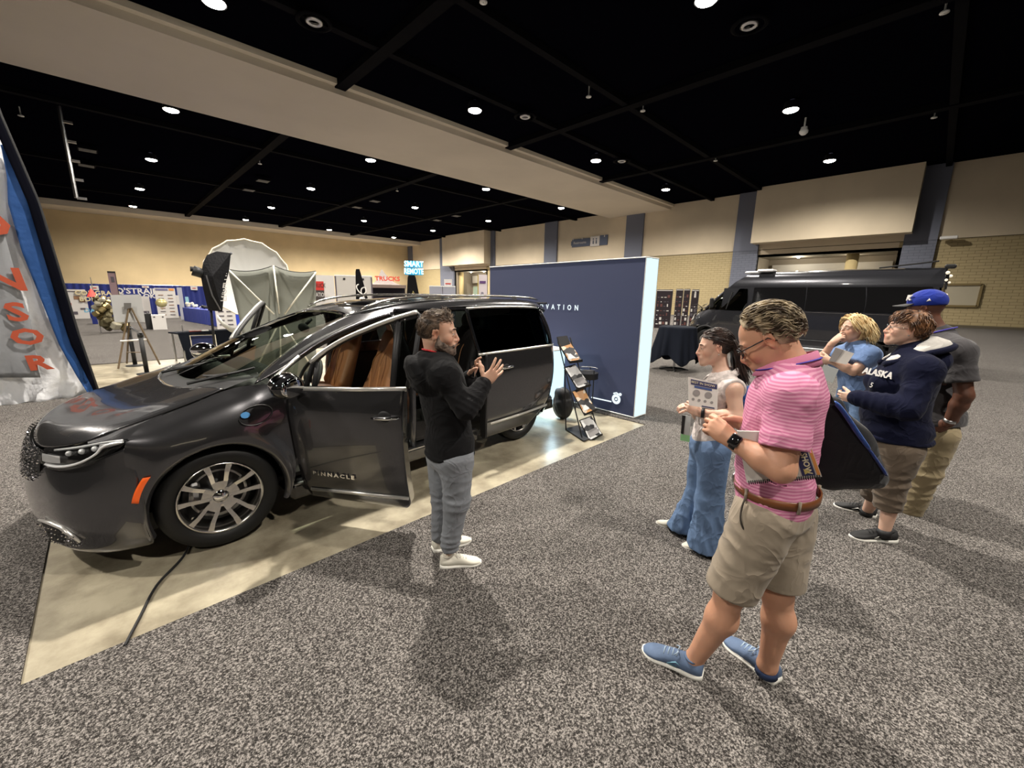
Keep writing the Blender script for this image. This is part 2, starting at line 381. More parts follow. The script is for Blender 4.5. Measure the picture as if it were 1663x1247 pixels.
M_CHROME = mat('chrome', (0.88, 0.88, 0.9), 0.07, 1.0)
M_BLKM = mat('matte_black', (0.012, 0.012, 0.013), 0.55)
M_BLKG = mat('gloss_black', (0.008, 0.008, 0.009), 0.08, coat=1.0)
def flat(name, x0, x1, y0, y1, z, m, th=0.05, **k):
    b = MB(); b.box(((x0+x1)/2, (y0+y1)/2, z-th/2), (x1-x0, y1-y0, th)); return b.obj(name, m)
# floor: carpet round an aisle of bare concrete
fl = flat('floor', -14, XW+0.3, -14, YW+0.3, 0.0, CONCRETE, 0.2); tag(fl, kind='structure')
AX0, AX1, AY0, AY1 = -0.50, 5.22, 2.60, 13.7
b = MB()
for (x0, x1, y0, y1) in ((-14, AX0, -14, AY1), (AX0, AX1, -14, AY0), (AX1, XW, -14, AY1), (-14, XW, AY1, YW)):
    b.box(((x0+x1)/2, (y0+y1)/2, 0.006), (x1-x0, y1-y0, 0.012))
cp = b.obj('floor', CARPET); tag(cp, kind='structure')
# ceiling deck, joists
tag(flat('ceiling', -14, XW+0.3, -14, YW+0.3, CEIL+0.3, M_BLACK, 0.2), kind='structure')
def bars(name, items, m):
    b = MB()
    for c, d in items: b.box(c, d)
    o = b.obj(name, m); tag(o, kind='structure'); return o
for i, x in enumerate((9.3, 20.2, 30.9)): bars('trim_%d' % (i+1), [((x, (YW-14)/2, CEIL-0.05), (0.5, YW+14, 0.3))], M_JOIST)
for i, y in enumerate((1.0, 12.5, 17.0, 33.5, 47.5, 59.5)): bars('trim_%d' % (i+4), [(((XW-14)/2, y, CEIL-0.02), (XW+14, 0.32, 0.26))], M_JOIST)
# the broad pale soffit that crosses the hall, and the one along the far wall
def soffit(n, y0, y1, drop=0.3):
    o = bars('trim_%d' % n, [(((XW-14)/2, (y0+y1)/2, CEIL+0.2-drop/2), (XW+14, y1-y0, drop+0.4))], M_SOFF); return o
soffit(20, 21.2, 28.6, 0.42)
bars('trim_21', [(((XW-14)/2, 21.05, CEIL+0.1), (XW+14, 0.3, 0.46))], M_TRIM)
soffit(22, 69.6, YW, 0.5)
# far wall and right wall
H = CEIL+0.2
tag(MB().box(((XW-14)/2, YW+0.1, H/2), (XW+14, 0.2, H)).obj('wall_left', M_FAR), kind='structure')
JZ = 6.2
def span(y0, y1, z0, z1, m, n, X=XW, th=0.3):
    o = MB().box((X+th/2, (y0+y1)/2, (z0+z1)/2), (th, y1-y0, z1-z0)).obj(n, m); tag(o, kind='structure'); return o
ycol = lambda px: float(atx(px, 400, XW)[1])
cols = [(ycol(660), ycol(665.5)+0.0), (ycol(716), ycol(738)), (ycol(798), ycol(805)), (ycol(886), ycol(906)), (ycol(1016.5), ycol(1044)), (ycol(1193), ycol(1233)), (ycol(1466), ycol(1520))]
door1 = (ycol(738), ycol(790)); door2 = (ycol(1233), ycol(1460))
holes = [door2, door1]
# solid lower and upper wall, leaving the two entrance recesses open
edges = [-14, door2[1], door2[0], door1[1], door1[0], YW]
DZ = 5.6
for i, (a, b_) in enumerate(((edges[0], edges[1]), (edges[2], edges[3]), (edges[4], edges[5]))):
    span(a, b_, 0, JZ, M_BLOCK, 'wall_right')
span(-14, YW, JZ+0.05, H, M_WALL, 'wall_right', XW-0.05)
span(-14, YW, JZ, JZ+0.06, mat('joint_shadow', srgb(90, 80, 60), 0.9), 'trim_30', XW-0.02)
span(door1[1], door1[0], DZ, JZ, M_WALL, 'wall_right'); span(door2[1], door2[0], DZ, JZ, M_WALL, 'wall_right')
for i, (a, b_) in enumerate(cols):
    a, b_ = max(a, b_), min(a, b_)
    if i == 0: a, b_ = YW-0.2, YW-1.6
    span(b_, a, 0, JZ, M_PILB, 'trim_%d' % (40+i), XW-0.25, 0.3); span(b_, a, JZ, H, M_PIL, 'trim_%d' % (50+i), XW-0.28, 0.3)
# big beige boxes over the entrances
for n, (pl, pr, yt, yb) in enumerate(((1231.5, 1501.5, 297, 394), (717.5, 786, 381, 432))):
    X = XW-1.6; a = atx(pl, yt, X); c = atx(pr, yt-20, X); zb = atx(pl, yb, X)[2]
    o = MB().box((X+1.0, (a[1]+c[1])/2, (H+zb)/2), (2.0, abs(a[1]-c[1]), H-zb)).obj('trim_%d' % (60+n), M_WALL); tag(o, kind='structure')
# entrance recesses: white header, tan round column, glass doors, back wall
M_GREYW = mat('grey_lobby_wall', srgb(150, 140, 124), 0.8)
M_LAMP = glow('lamp_glow', (1.0, 0.95, 0.86), 45.0)
def recess(dn, y0, y1, colpix, doors):
    y0, y1 = min(y0, y1), max(y0, y1); D = 4.0
    b = MB(); b.box((XW+D, (y0+y1)/2, DZ/2), (0.2, y1-y0+0.6, DZ)); b.box((XW+D/2, (y0+y1)/2, DZ+0.1), (D, y1-y0+0.6, 0.2))
    for y in (y0-0.15, y1+0.15): b.box((XW+D/2, y, DZ/2), (D, 0.3, DZ))
    b.obj('wall_right', M_GREYW)['kind'] = 'structure'
    b = MB(); b.box((XW+D-0.3, (y0+y1)/2, 4.45), (0.3, y1-y0-0.8, 1.25)); tag(b.obj('trim_%d' % (70+dn), mat('white_header', srgb(205, 200, 190), 0.7)), kind='structure')
    for i, f in enumerate(doors):
        yc = y0+(y1-y0)*f; W = (y1-y0)*0.36
        d = thing('door_%d' % (dn*2+i+1), None, None, (XW+D-0.3, yc, 0)); d['kind'] = 'structure'
        fr = MB()
        for (c, s_) in (((0, -W/2, 1.6), (0.12, 0.12, 3.2)), ((0, W/2, 1.6), (0.12, 0.12, 3.2)), ((0, 0, 3.2), (0.12, W+.12, 0.12)), ((0, 0, 1.6), (0.1, 0.08, 3.2))): fr.box(c, s_)
        fr.obj('door_frame', mat('pale_green_frame', srgb(190, 205, 180), 0.5), d)
        MB().box((0.03, 0, 1.6), (0.02, W-0.1, 3.1)).obj('glass', mat('lit_lobby_glass', srgb(150, 165, 150), 0.15, emit=srgb(150, 170, 150), es=0.25), d)
        MB().cyl((-0.08, 0.1, 0.9), (-0.08, 0.1, 1.3), 0.02).obj('door_handle', M_METAL, d)
    c = MB().cyl((XW+1.2, colpix, 0), (XW+1.2, colpix, DZ), 0.42, n=24).obj('trim_%d' % (75+dn), mat('cream_column', srgb(196, 176, 128), 0.7), smooth=True); c['kind'] = 'structure'
    for f in (.3, .7):   # downlights added to brighten the recess, not known fittings
        t = thing('recess_fill_light', 'small added fill light under the header of the %s entrance, %s half' % (('near', 'far')[dn], 'left' if f > .5 else 'right'), 'light', (XW+1.6, y0+(y1-y0)*f, DZ-.02))
        MB().lathe([(.01, 0), (.14, 0), (.16, -.05), (.12, -.07)], n=16, close=False).obj('ring', M_WHITE, t); MB().ell((0, 0, -.06), (.11, .11, .03), 12, 6).obj('bulb', M_LAMP, t)
        L = bpy.data.lights.new('recess_fill_lamp', 'POINT'); L.energy = 150; L.color = (1, .92, .78); L.shadow_soft_size = .12; lo = bpy.data.objects.new('recess_fill_lamp', L); COL.objects.link(lo); lo.parent = t; lo.location = (0, 0, -.25)
    return
recess(0, door2[0], door2[1], float(atx(1388, 400, XW+1.2)[1]), (0.3, 0.75))
recess(1, door1[0], door1[1], float(atx(749.5, 470, XW+1.2)[1]), (0.3, 0.75))
# loading window in the block wall on the right
w0 = atx(1521, 480, XW); w1 = atx(1577, 480, XW); zt = atx(1560, 462, XW)[2]; zb_ = atx(1560, 497, XW)[2]
wn = thing('window_1', None, None, (XW-0.05, (w0[1]+w1[1])/2-0.2, (zt+zb_)/2)); wn['kind'] = 'structure'; ww = abs(w0[1]-w1[1])+0.4; wh = zt-zb_
b = MB()
for c, d in (((0, 0, wh/2), (0.14, ww, 0.14)), ((0, 0, -wh/2), (0.14, ww, 0.14)), ((0, ww/2, 0), (0.14, 0.14, wh)), ((0, -ww/2, 0), (0.14, 0.14, wh))): b.box(c, d)
b.obj('window_frame', mat('tan_frame', srgb(118, 102, 66), 0.7), wn)
MB().box((0.03, 0, 0), (0.04, ww, wh)).obj('pane', mat('roller_shutter_pane', srgb(168, 160, 140), 0.6), wn)
# baseboard
span(-14, door2[1], 0, 0.18, mat('dark_base', srgb(90, 82, 66), 0.7), 'baseboard_right', XW-0.04, 0.06)
# ---- ceiling lamps
M_SHADE = mat('lamp_housing', (0.02, 0.02, 0.022), 0.5)
def make_lamp():
    t = thing('ceiling_light', '', 'ceiling light')
    MB().lathe([(0.10, 0.42), (0.30, 0.36), (0.36, 0.02), (0.37, -.02), (0.34, -.01), (0.32, 0.03)], n=20, close=False).obj('lamp_housing', M_SHADE, t, smooth=True)
    MB().ell((0, 0, 0.0), (.33, .33, .10), 20, 8).obj('bulb', M_LAMP, t)
    MB().cyl((0, 0, 0.3), (0, 0, 0.5), 0.05, n=8).obj('mount', M_SHADE, t)
    return t
lamp0 = make_lamp(); first = True
SEEN = {(3.9, 18.0): 'bright ceiling light cut by the top left edge of the picture', (14.8, 6.6): 'bright ceiling light cut by the top edge, right of centre',
        (14.8, 18.0): 'large bright ceiling light right above the presenter, beside the pale soffit', (25.5, 6.6): 'bright ceiling light high above the group of listeners',
        (25.5, 18.0): 'ceiling light over the backlit booth wall, second along the soffit', (36.0, 6.6): 'ceiling light just above the big beige box over the van',
        (36.0, 18.0): 'ceiling light near the right end of the soffit, closest to the wall', (3.9, 29.5): 'ceiling light beyond the soffit at the upper left, nearest of its row',
        (14.8, 29.5): 'ceiling light beyond the soffit above the minivan windshield', (25.5, 29.5): 'ceiling light beyond the soffit above the left edge of the booth wall',
        (36.0, 29.5): 'ceiling light beyond the soffit closest to the restroom sign'}
lamp_pos = {}
for X in LAMP_X:
    for Y in LAMP_Y:
        if (X < 0 and Y > 20) or (X > 20 and Y < 0): continue
        nr = {3.9: 'leftmost', 14.8: 'second', 25.5: 'third', 36.0: 'rightmost'}.get(X, 'outer')
        far = {41.2: 'second', 53.5: 'third', 65.0: 'fourth'}.get(Y)
        lab = SEEN.get((X, Y)) or (far and '%s ceiling light beyond the soffit in the %s row' % (far, nr)) or 'ceiling light outside the picture, %s row, line %s' % (nr, {-5.0: 'behind the camera', 6.6: 'over the minivan', 18.0: 'before the soffit'}.get(Y, ''))
        t = lamp0 if first else dup(lamp0)
        first = False
        t.location = (X, Y, LAMP_Z-0.1); t['label'] = lab; t['group'] = 'round ceiling lights of the hall'
        L = bpy.data.lights.new('lamp_light', 'SPOT'); L.energy = LAMP_W*((13.0 if Y > 50 else 9.0 if Y > 30 else 5.4)*(1.9 if X > 30 else 1.35 if X > 20 else 1.0)*(1.95 if (X, Y) == (3.9, 6.6) else .75 if Y < 0 else 1.0)); L.color = (1.0, 0.93, 0.83); L.spot_size = math.radians(165); L.spot_blend = 1.0; L.shadow_soft_size = 0.16
        lo = bpy.data.objects.new('lamp_light', L); COL.objects.link(lo); lo.location = (0, 0, -0.36); lo.parent = t
# restroom sign
sg = thing('restroom_sign', 'small grey and white restroom sign high on the beige wall', 'sign', (XW-0.12, float(atx(957, 393, XW)[1]), float(atx(957, 393, XW)[2])))
M_SGN = mat('sign_slate', srgb(84, 92, 112), 0.5)
b = MB(); sw = abs(float(atx(929, 393, XW)[1]-atx(988, 393, XW)[1])); b.box((0, sw*0.22, 0), (0.1, sw*0.5, 0.95)); b.box((0.02, 0, 0), (0.08, sw, 0.55)); b.box((0, -sw*0.4, 0.05), (0.1, sw*0.2, 1.15)); b.obj('board', M_SGN, sg)
b = MB().box((-0.08, -sw*0.18, 0), (0.08, sw*0.24, 1.15)).obj('pictogram_plate', mat('sign_white', srgb(205, 200, 196), 0.5), sg)
text('Restrooms', 0.44, mat('sign_white', (0, 0, 0)), sg, world_m=(V3(XW-0.2, sg.location.y+sw*0.24, sg.location.z), (0, -1, 0), (0, 0, 1)))
for dy in (-0.22, 0.22):
    MB().cyl((-0.14, -sw*0.18+dy, 0.27), (-0.125, -sw*0.18+dy, 0.27), 0.09).cyl((-0.13, -sw*0.18+dy, -0.3), (-0.13, -sw*0.18+dy, 0.12), 0.09, 0.07, 4).obj('figure', M_SGN, sg)
for i in range(4):
    MB().box((-0.04, sw*(0.44-0.26*i) if i < 3 else -sw*0.42, 0.5), (0.06, 0.12, 0.22)).obj('clip', mat('sign_white', (0, 0, 0)), sg)
# small cameras / detectors
def dome(p, lab, s=0.2):
    t = thing('security_camera', lab, 'camera', p)
    MB().lathe([(s*0.7, s*1.3), (s*0.8, s*0.7), (s, s*0.4), (s*0.9, 0), (s*0.5, -s*0.4), (0.01, -s*0.55)], n=14, close=False).obj('housing', M_WHITE, t, smooth=True)
    MB().cyl((0, 0, s), (0, 0, .78), s*0.2).obj('bracket', M_WHITE, t)
dome(gp(1305, 216, 10.6), 'white dome camera hanging from the dark ceiling beside a lamp', 0.22)
p = atx(1541, 386, XW-0.6); t = thing('wall_floodlight', 'small pale floodlight on an arm at the joint of the right block wall', 'light', p)
MB().box((0, 0, 0), (0.5, 0.9, 0.2), bev=0.04).obj('housing', M_WHITE, t); MB().cyl((0.1, 0, 0), (0.62, 0, 0), 0.05).obj('arm', M_METAL, t)
# ceiling speakers (round vents) and small sensors
def vent(p, lab):
    t = thing('ceiling_speaker', lab, 'speaker', p)
    MB().lathe([(0.55, 0.05), (0.6, 0.0), (0.5, -0.05), (0.45, -0.02)], n=28, close=False).obj('ring', M_JOIST, t, smooth=True)
    MB().lathe([(0.25, 0.1), (0.3, 0.0), (0.2, -0.06), (0.16, 0.0)], n=20, close=False).obj('cone', M_METAL, t, smooth=True)
    MB().box((0, 0, 0.05), (1.1, 0.05, 0.05)).obj('bracket', M_JOIST, t)
vent(gp(510, 36, 11.0), 'round dark ceiling speaker near the top left lamp'); vent(gp(1217, 42, 11.0), 'round dark ceiling speaker near the top right lamp')
vent(gp(853, 190, 11.0), 'round dark ceiling speaker right of the lamp above the presenter'); vent(gp(1010, 262, 11.0), 'round dark ceiling speaker beside the lamp over the booth wall')
for i, (x, y, lab) in enumerate(((785, 3, 'small white sprinkler at the top edge of the ceiling'), (1044, 180, 'small white sprinkler between the two large lamps'), (956, 157, 'small white sprinkler on the long dark joist'), (1162, 261, 'small white sprinkler above the right end of the soffit'),
         (1534, 20, 'small white sprinkler in the top right corner'), (1517, 191, 'small white sprinkler above the right pilaster'), (422, 266, 'small white sprinkler beyond the soffit'), (645, 310, 'small white sprinkler over the far bay'), (34, 188, 'small white sprinkler at the far left of the dark ceiling'))):
    t = thing('sprinkler', lab, 'sprinkler', gp(x, y, 10.9), group='ceiling sprinklers')
    MB().lathe([(0.03, 0.46), (0.03, 0.05), (0.12, 0.02), (0.13, -0.02), (0.02, -0.03)], n=10, close=False).obj('head', M_WHITE, t, smooth=True)
for i, (x, y, lab) in enumerate(((427, 293, 'left pale ceiling diffuser of the nearer pair over the far bay'), (404, 308, 'left pale ceiling diffuser of the farther pair over the far bay'), (609, 326, 'right pale ceiling diffuser of the nearer pair over the far bay'), (580, 336, 'right pale ceiling diffuser of the farther pair over the far bay'), (741, 350, 'pale ceiling diffuser nearest the entrance box'), (710, 357, 'pale ceiling diffuser above the tent'), (142, 243, 'pale ceiling diffuser beside the hanging rod'), (140, 268, 'pale ceiling diffuser below the hanging rod'))):
    t = thing('ceiling_vent', lab, 'vent', gp(x, y, 11.0), group='square air diffusers')
    MB().box((0, 0, 0), (1.0, 1.0, 0.12), bev=0.03).obj('frame', M_JOIST, t)
    for k in range(4): MB().box((0, -0.33+0.22*k, -0.06), (0.85, 0.12, 0.03)).obj('slat', mat('grey_diffuser', srgb(120, 118, 116), 0.6), t)
for i, (x, y) in enumerate(((98, 34), (313, 103), (102, 97), (475, 155), (290, 148), (600, 195), (438, 190), (703, 228), (553, 222), (768, 249), (652, 250), (716, 267))):
    t = thing('soffit_sprinkler', 'small dark sprinkler head under the pale soffit, %s along the %s line' % (('first', 'second', 'third', 'fourth', 'fifth', 'last')[i//2], ('camera-side', 'far-side')[i % 2]), 'sprinkler', gp(x, y, 10.99), group='sprinklers under the soffit')
    MB().lathe([(.03, .26), (.03, .04), (.09, .02), (.09, -.02), (.02, -.03)], n=10, close=False).obj('head', M_JOIST, t, smooth=True)
# hanging lighting truss at far left
a = gp(98, 187, 10.9); t = thing('hanging_truss', 'thin vertical truss hanging from the ceiling at the far left', 'truss', (a[0], a[1], 0))
p0 = at(99, 190, np.hypot(a[0], a[1])); p1 = at(114, 320, np.hypot(a[0], a[1]))
b = MB(); b.cyl(V3(0, 0, p1[2]), V3(0, 0, p0[2]+1.2), 0.09, n=8); b.obj('pole', M_METAL, t)
for k in range(5): MB().box((0.22, 0, p1[2]+(p0[2]-p1[2])*k/4.2), (0.4, 0.12, 0.12)).obj('rung', M_METAL, t)
# ================================================================ MINIVAN (local frame: x to the rear, y away from the camera, z up)
M_PAINT = mat('granite_metallic_paint', (0.082, 0.081, 0.086), 0.22, 0.8, coat=1.0, bump=(900, 0.02, 0.001))
M_TYRE = mat('tyre_rubber', (0.005, 0.005, 0.005), 0.55, bump=(60, 0.1, 0.004))
M_TRIMC = mat('satin_chrome_trim', (.86, .84, .80), .28, .75)
M_RIM = mat('machined_alloy', (0.72, 0.70, 0.68), 0.22, 1.0); M_RIMD = mat('dark_alloy_pocket', (0.05, 0.05, 0.05), 0.4, 0.6)
M_TAN = mat('tan_leather', srgb(156, 104, 66), 0.45, bump=(120, 0.15, 0.004)); M_TANL = mat('tan_leather_light', srgb(172, 122, 78), 0.5)
M_INT = mat('dark_cabin_plastic', (0.012, 0.011, 0.011), 0.6)
M_LAMPG = mat('clear_lamp_reflector', (0.80, 0.81, 0.82), 0.18, 0.25)
def glassmat(name, tint, f=0.06):
    m = bpy.data.materials.new(name); m.use_nodes = True; nt = m.node_tree; nt.nodes.clear(); o = nt.nodes.new('ShaderNodeOutputMaterial')
    t = nt.nodes.new('ShaderNodeBsdfTransparent'); t.inputs[0].default_value = (*tint, 1); g = nt.nodes.new('ShaderNodeBsdfGlossy'); g.inputs['Roughness'].default_value = 0.01
    fr = nt.nodes.new('ShaderNodeLayerWeight'); fr.inputs['Blend'].default_value = 0.25; mp = nt.nodes.new('ShaderNodeMapRange'); mp.inputs['To Min'].default_value = f; mp.inputs['To Max'].default_value = 0.6
    nt.links.new(fr.outputs['Fresnel'], mp.inputs['Value']); mx = nt.nodes.new('ShaderNodeMixShader')
    nt.links.new(mp.outputs[0], mx.inputs[0]); nt.links.new(t.outputs[0], mx.inputs[1]); nt.links.new(g.outputs[0], mx.inputs[2]); nt.links.new(mx.outputs[0], o.inputs[0]); return m
M_GLASS = glassmat('green_tinted_glass', (0.62, 0.70, 0.62)); M_TINT = glassmat('dark_privacy_glass', (0.035, 0.045, 0.042), 0.05)
car = thing('minivan', 'dark grey minivan with its front and sliding doors open, parked on the concrete aisle', 'minivan', (0.36, 3.19, 0), math.atan2(0.15, 3.08))
YC = 0.95
def flip(P): P = np.array(P, float); P[..., 1] = 2*YC-P[..., 1]; return P
def panel(name, rows, nu, nv, m=M_PAINT, both=False, full=False, th=0.0, parent=car, smooth=True):
    G = net(rows, nu, nv); b = MB()
    if full:   # rows run from the near edge to the centre line: mirror across it
        G = np.concatenate([G, flip(G)[:, ::-1][:, 1:]], axis=1)
    b.grid(G)
    if both: b.grid(flip(G)[:, ::-1])
    o = b.obj(name, m, parent, smooth)
    if th: q = o.modifiers.new('solid', 'SOLIDIFY'); q.thickness = th; q.offset = 0
    return o
R_ = lambda row: [tuple(p) for p in reversed(row)]
# hood rows run near edge -> centre
hood = [[(-.50,.22,.875),(-.62,.33,.835),(-.735,.52,.80),(-.785,.72,.79),(-.80,.95,.79)],
        [(-.40,.195,.915),(-.53,.34,.90),(-.66,.52,.875),(-.715,.72,.868),(-.73,.95,.868)],
        [(-.20,.175,.972),(-.33,.34,.963),(-.45,.52,.945),(-.50,.72,.94),(-.51,.95,.937)],
        [(.0,.175,1.03),(-.11,.34,1.025),(-.20,.52,1.008),(-.25,.72,1.0),(-.26,.95,.997)],
        [(.17,.19,1.085),(.10,.34,1.08),(.0,.52,1.065),(-.05,.72,1.055),(-.06,.95,1.053)]]
hd = panel('hood', hood, 40, 24, full=True, th=0.012)
for s in (1, -1):   # the two raised creases
    P = spline([(-.60,.62,.892),(-.35,.60,.978),(-.1,.55,1.042)], 12); P = P if s == 1 else flip(P)
    MB().tube(P+V3(0, 0, -.012), [0.002]+[.016]*10+[.002], 8, flat=0.6, up=(0, 0, 1)).obj('crease', M_PAINT, hd, True)
# windshield rows bottom -> top, near -> centre
wsb = [(.40,.19,1.165),(.28,.28,1.145),(.16,.45,1.115),(.07,.7,1.098),(.04,.95,1.093)]
wst = [(1.17,.40,1.535),(1.22,.5,1.555),(1.25,.65,1.568),(1.27,.80,1.575),(1.275,.95,1.578)]
wsm = [(.80,.315,1.395),(.75,.42,1.385),(.68,.58,1.365),(.64,.76,1.355),(.625,.95,1.352)]
ws = panel('windshield', [wsb, wsm, wst], 16, 20, M_GLASS, full=True)
MB().tube(np.vstack([spline(wst, 12), flip(spline(wst, 12))[::-1][1:]]), .03, 6, flat=.3, up=(0, 0, 1)).obj('frit_band', M_BLKG, ws)
b = MB(); b.ell((1.02, .95, 1.42), (.02, .13, .045)); b.cyl((1.03, .95, 1.44), (1.1, .95, 1.5), .015); b.obj('rear_view_mirror', M_BLKM, ws, True)
# cowl and wipers
panel('cowl', [[(.17,.19,1.080),(.10,.34,1.075),(.0,.52,1.055),(-.05,.72,1.048),(-.06,.95,1.045)], [(.41,.19,1.155),(.29,.28,1.135),(.17,.45,1.108),(.08,.7,1.09),(.05,.95,1.085)]], 4, 20, M_BLKM, full=True)
for (a, c, d) in (((.02, .50, 1.095), (.24, .34, 1.16), (.62, .62, 1.335)), ((-.03, 1.2, 1.09), (.15, 1.0, 1.15), (.36, .72, 1.25))):
    w = MB().tube(spline([a, c], 4), .012, 6).obj('wiper', M_BLKM, car)
    P = spline([(c[0]-.1, c[1]+.28, c[2]-.04), c, (c[0]+.14, c[1]-.12, c[2]+.045)], 8); MB().tube(P, .009, 4).obj('blade', M_BLKM, w)
# roof
rail_edge = [(1.17,.40,1.545),(1.45,.345,1.615),(1.75,.31,1.66),(2.3,.295,1.695),(3.0,.30,1.70),(3.6,.33,1.68),(3.93,.42,1.63)]
rc1 = [(x+.06, .55, z+.012) for x, y, z in rail_edge]; rc2 = [(x+.09, .78, z+.02) for x, y, z in rail_edge]; rc3 = [(x+.10, .95, z+.022) for x, y, z in rail_edge]
roofrows = [[rail_edge[i], rc1[i], rc2[i], rc3[i]] for i in range(len(rail_edge))]
panel('roof', roofrows, 50, 12, full=True, th=0.01)
for k, (x0, x1) in enumerate(((1.42, 2.1), (2.2, 2.95))):
    G = []
    for x in np.linspace(x0, x1, 8): G.append([(x, y, float(np.interp(x-.09, [p[0] for p in rail_edge], [p[2] for p in rail_edge]))+.020+.006*(1-((y-.95)/.45)**2)) for y in np.linspace(.55, 1.35, 9)])
    MB().grid(G).obj('sunroof', M_BLKG, car, True, solid=.006)
b = MB().box((3.98, .95, 1.70), (.04, .09, .05), bev=.01).obj('antenna', M_BLKM, car)
for s in (0, 1):
    P = spline([(1.30,.36,1.60),(1.45,.35,1.665),(1.75,.33,1.715),(2.35,.32,1.742),(3.1,.32,1.742),(3.6,.335,1.725),(3.78,.345,1.70)], 30); P = flip(P) if s else P
    rr = MB().tube(P, [.006]+[.020]*28+[.008], 8, flat=.6, up=(0, 0, 1)).obj('roof_rail', mat('satin_silver_rail', (.62, .60, .56), .2, 1.0), car, True)
# pillar and roof side strip, near side & far side
def pillar(f):
    F = (lambda p: flip(p)) if f else (lambda p: np.array(p, float))
    up = [(.41,.185,1.165),(.60,.255,1.275),(.82,.318,1.40),(1.17,.395,1.542),(1.45,.342,1.612),(1.75,.308,1.655),(2.3,.293,1.69),(3.0,.298,1.695),(3.6,.328,1.675),(3.93,.42,1.625)]
    mi = [(.36,.11,1.135),(.57,.17,1.245),(.82,.235,1.375),(1.17,.30,1.51),(1.45,.285,1.585),(1.75,.25,1.63),(2.3,.235,1.665),(3.0,.24,1.67),(3.6,.27,1.65),(3.92,.36,1.60)]
    lo = [(.33,.07,1.115),(.56,.105,1.215),(.82,.16,1.35),(1.17,.215,1.475),(1.45,.225,1.55),(1.75,.205,1.59),(2.3,.195,1.625),(3.0,.20,1.63),(3.6,.225,1.61),(3.91,.31,1.57)]
    G = net([up, mi, lo], 8, 60)[:, :, :]; MB().grid(F(G)).obj('roof_side', M_PAINT, car, True, solid=.01)
    MB().tube(F(spline([(.45,.12,1.13)]+[(x, y+.05, z-.01) for x, y, z in lo[1:]], 50)), .035, 8).obj('door_seal', M_BLKM, car, True)
pillar(0); pillar(1)
# slide rail slot over the open doorway
MB().box((2.02, .20, 1.60), (.95, .06, .035), bev=.01).obj('slide_rail', M_BLKG, car)
# quarter glass ahead of the door with its chrome surround
for f in (0, 1):
    F = flip if f else (lambda p: np.array(p, float))
    tri = spline([(.43,.06,1.125),(.70,.135,1.30),(.70,.10,1.20),(.71,.06,1.075),(.56,.045,1.085),(.44,.05,1.105)], 2)
    q = MB().add(F([(.44,.06,1.12),(.60,.06,1.10),(.66,.115,1.265)]), [(0, 1, 2)]).obj('quarter_glass', M_GLASS, car)
    MB().tube(F([(.60,.055,1.095),(.50,.05,1.095),(.45,.05,1.105),(.435,.055,1.125),(.47,.07,1.15),(.57,.10,1.215),(.66,.125,1.275)]), .013, 8).obj('chrome_surround', M_TRIMC, q, True)
# fender: rows top edge -> arch, columns front -> rear
AC = (.05, .36); AR = .405
def arcpt(a, r=AR, y=-.035, cx=None): cx = AC[0] if cx is None else cx; return (cx+r*math.cos(a), y, AC[1]+r*math.sin(a))
angs = [PI*1.10, PI*.93, PI*.78, PI*.62, PI*.48, PI*.34, PI*.2, PI*.04, -PI*.10]
ytop = [.005,-.005,-.015,-.03,-.035,-.035,-.035,-.03,-.02]
ar = [arcpt(a, AR, y) for a, y in zip(angs, ytop)]
fu = [(-.41,.02,.50),(-.40,.01,.70),(-.375,.018,.875),(-.22,.155,.957),(.0,.165,1.022),(.16,.17,1.072),(.30,.11,1.10),(.50,.045,1.06),(.505,-.01,.60)]
fm = [(-.38,.005,.44),(-.355,-.01,.64),(-.28,-.01,.80),(-.13,.04,.925),(.05,.06,.99),(.20,.06,1.02),(.34,.03,1.0),(.505,-.005,.88),(.505,-.03,.48)]
fn = [(-.375,.005,.38),(-.325,-.02,.57),(-.23,-.03,.71),(-.10,-.025,.80),(.07,-.02,.855),(.23,-.02,.86),(.38,-.025,.77),(.49,-.03,.60),(.495,-.03,.38)]
arin = [(x+(AC[0]-x)*.05, y+.03, z+(AC[1]-z)*.05) for x, y, z in ar]
for f in (0, 1):
    F = flip if f else (lambda p: p)
    G = net([fu, fm, fn, ar, arin], 28, 50); fe = MB().grid(F(G)).obj('fender', M_PAINT, car, True)
    # lower strip between arch and door cut, and the sill
    # wheel housing
    W = MB(); t = np.linspace(-.25, PI+.25, 24); G = [[(AC[0]+.41*math.cos(a), y, AC[1]+.41*math.sin(a)) for a in t] for y in (-.01, .35)]
    W.grid(F(np.array(G))); W.add(F([(AC[0]+.42*math.cos(a), .35, AC[1]+.42*math.sin(a)) for a in t]), [tuple(range(24))]); W.obj('wheel_housing', M_BLKM, car, True)
for f in (0, 1):
    F = flip if f else (lambda p: p)
    MB().grid(F(net([[(-.535,.232,.862),(-.45,.208,.893),(-.38,.19,.92),(-.28,.182,.948),(-.17,.17,.978)], [(-.53,.20,.873),(-.45,.15,.895),(-.38,.12,.915),(-.28,.13,.94),(-.19,.155,.965)], [(-.53,.165,.872),(-.45,.085,.886),(-.375,.018,.884),(-.30,.045,.895),(-.20,.12,.945)]], 8, 16))).obj('fender_tip', M_PAINT, car, True)
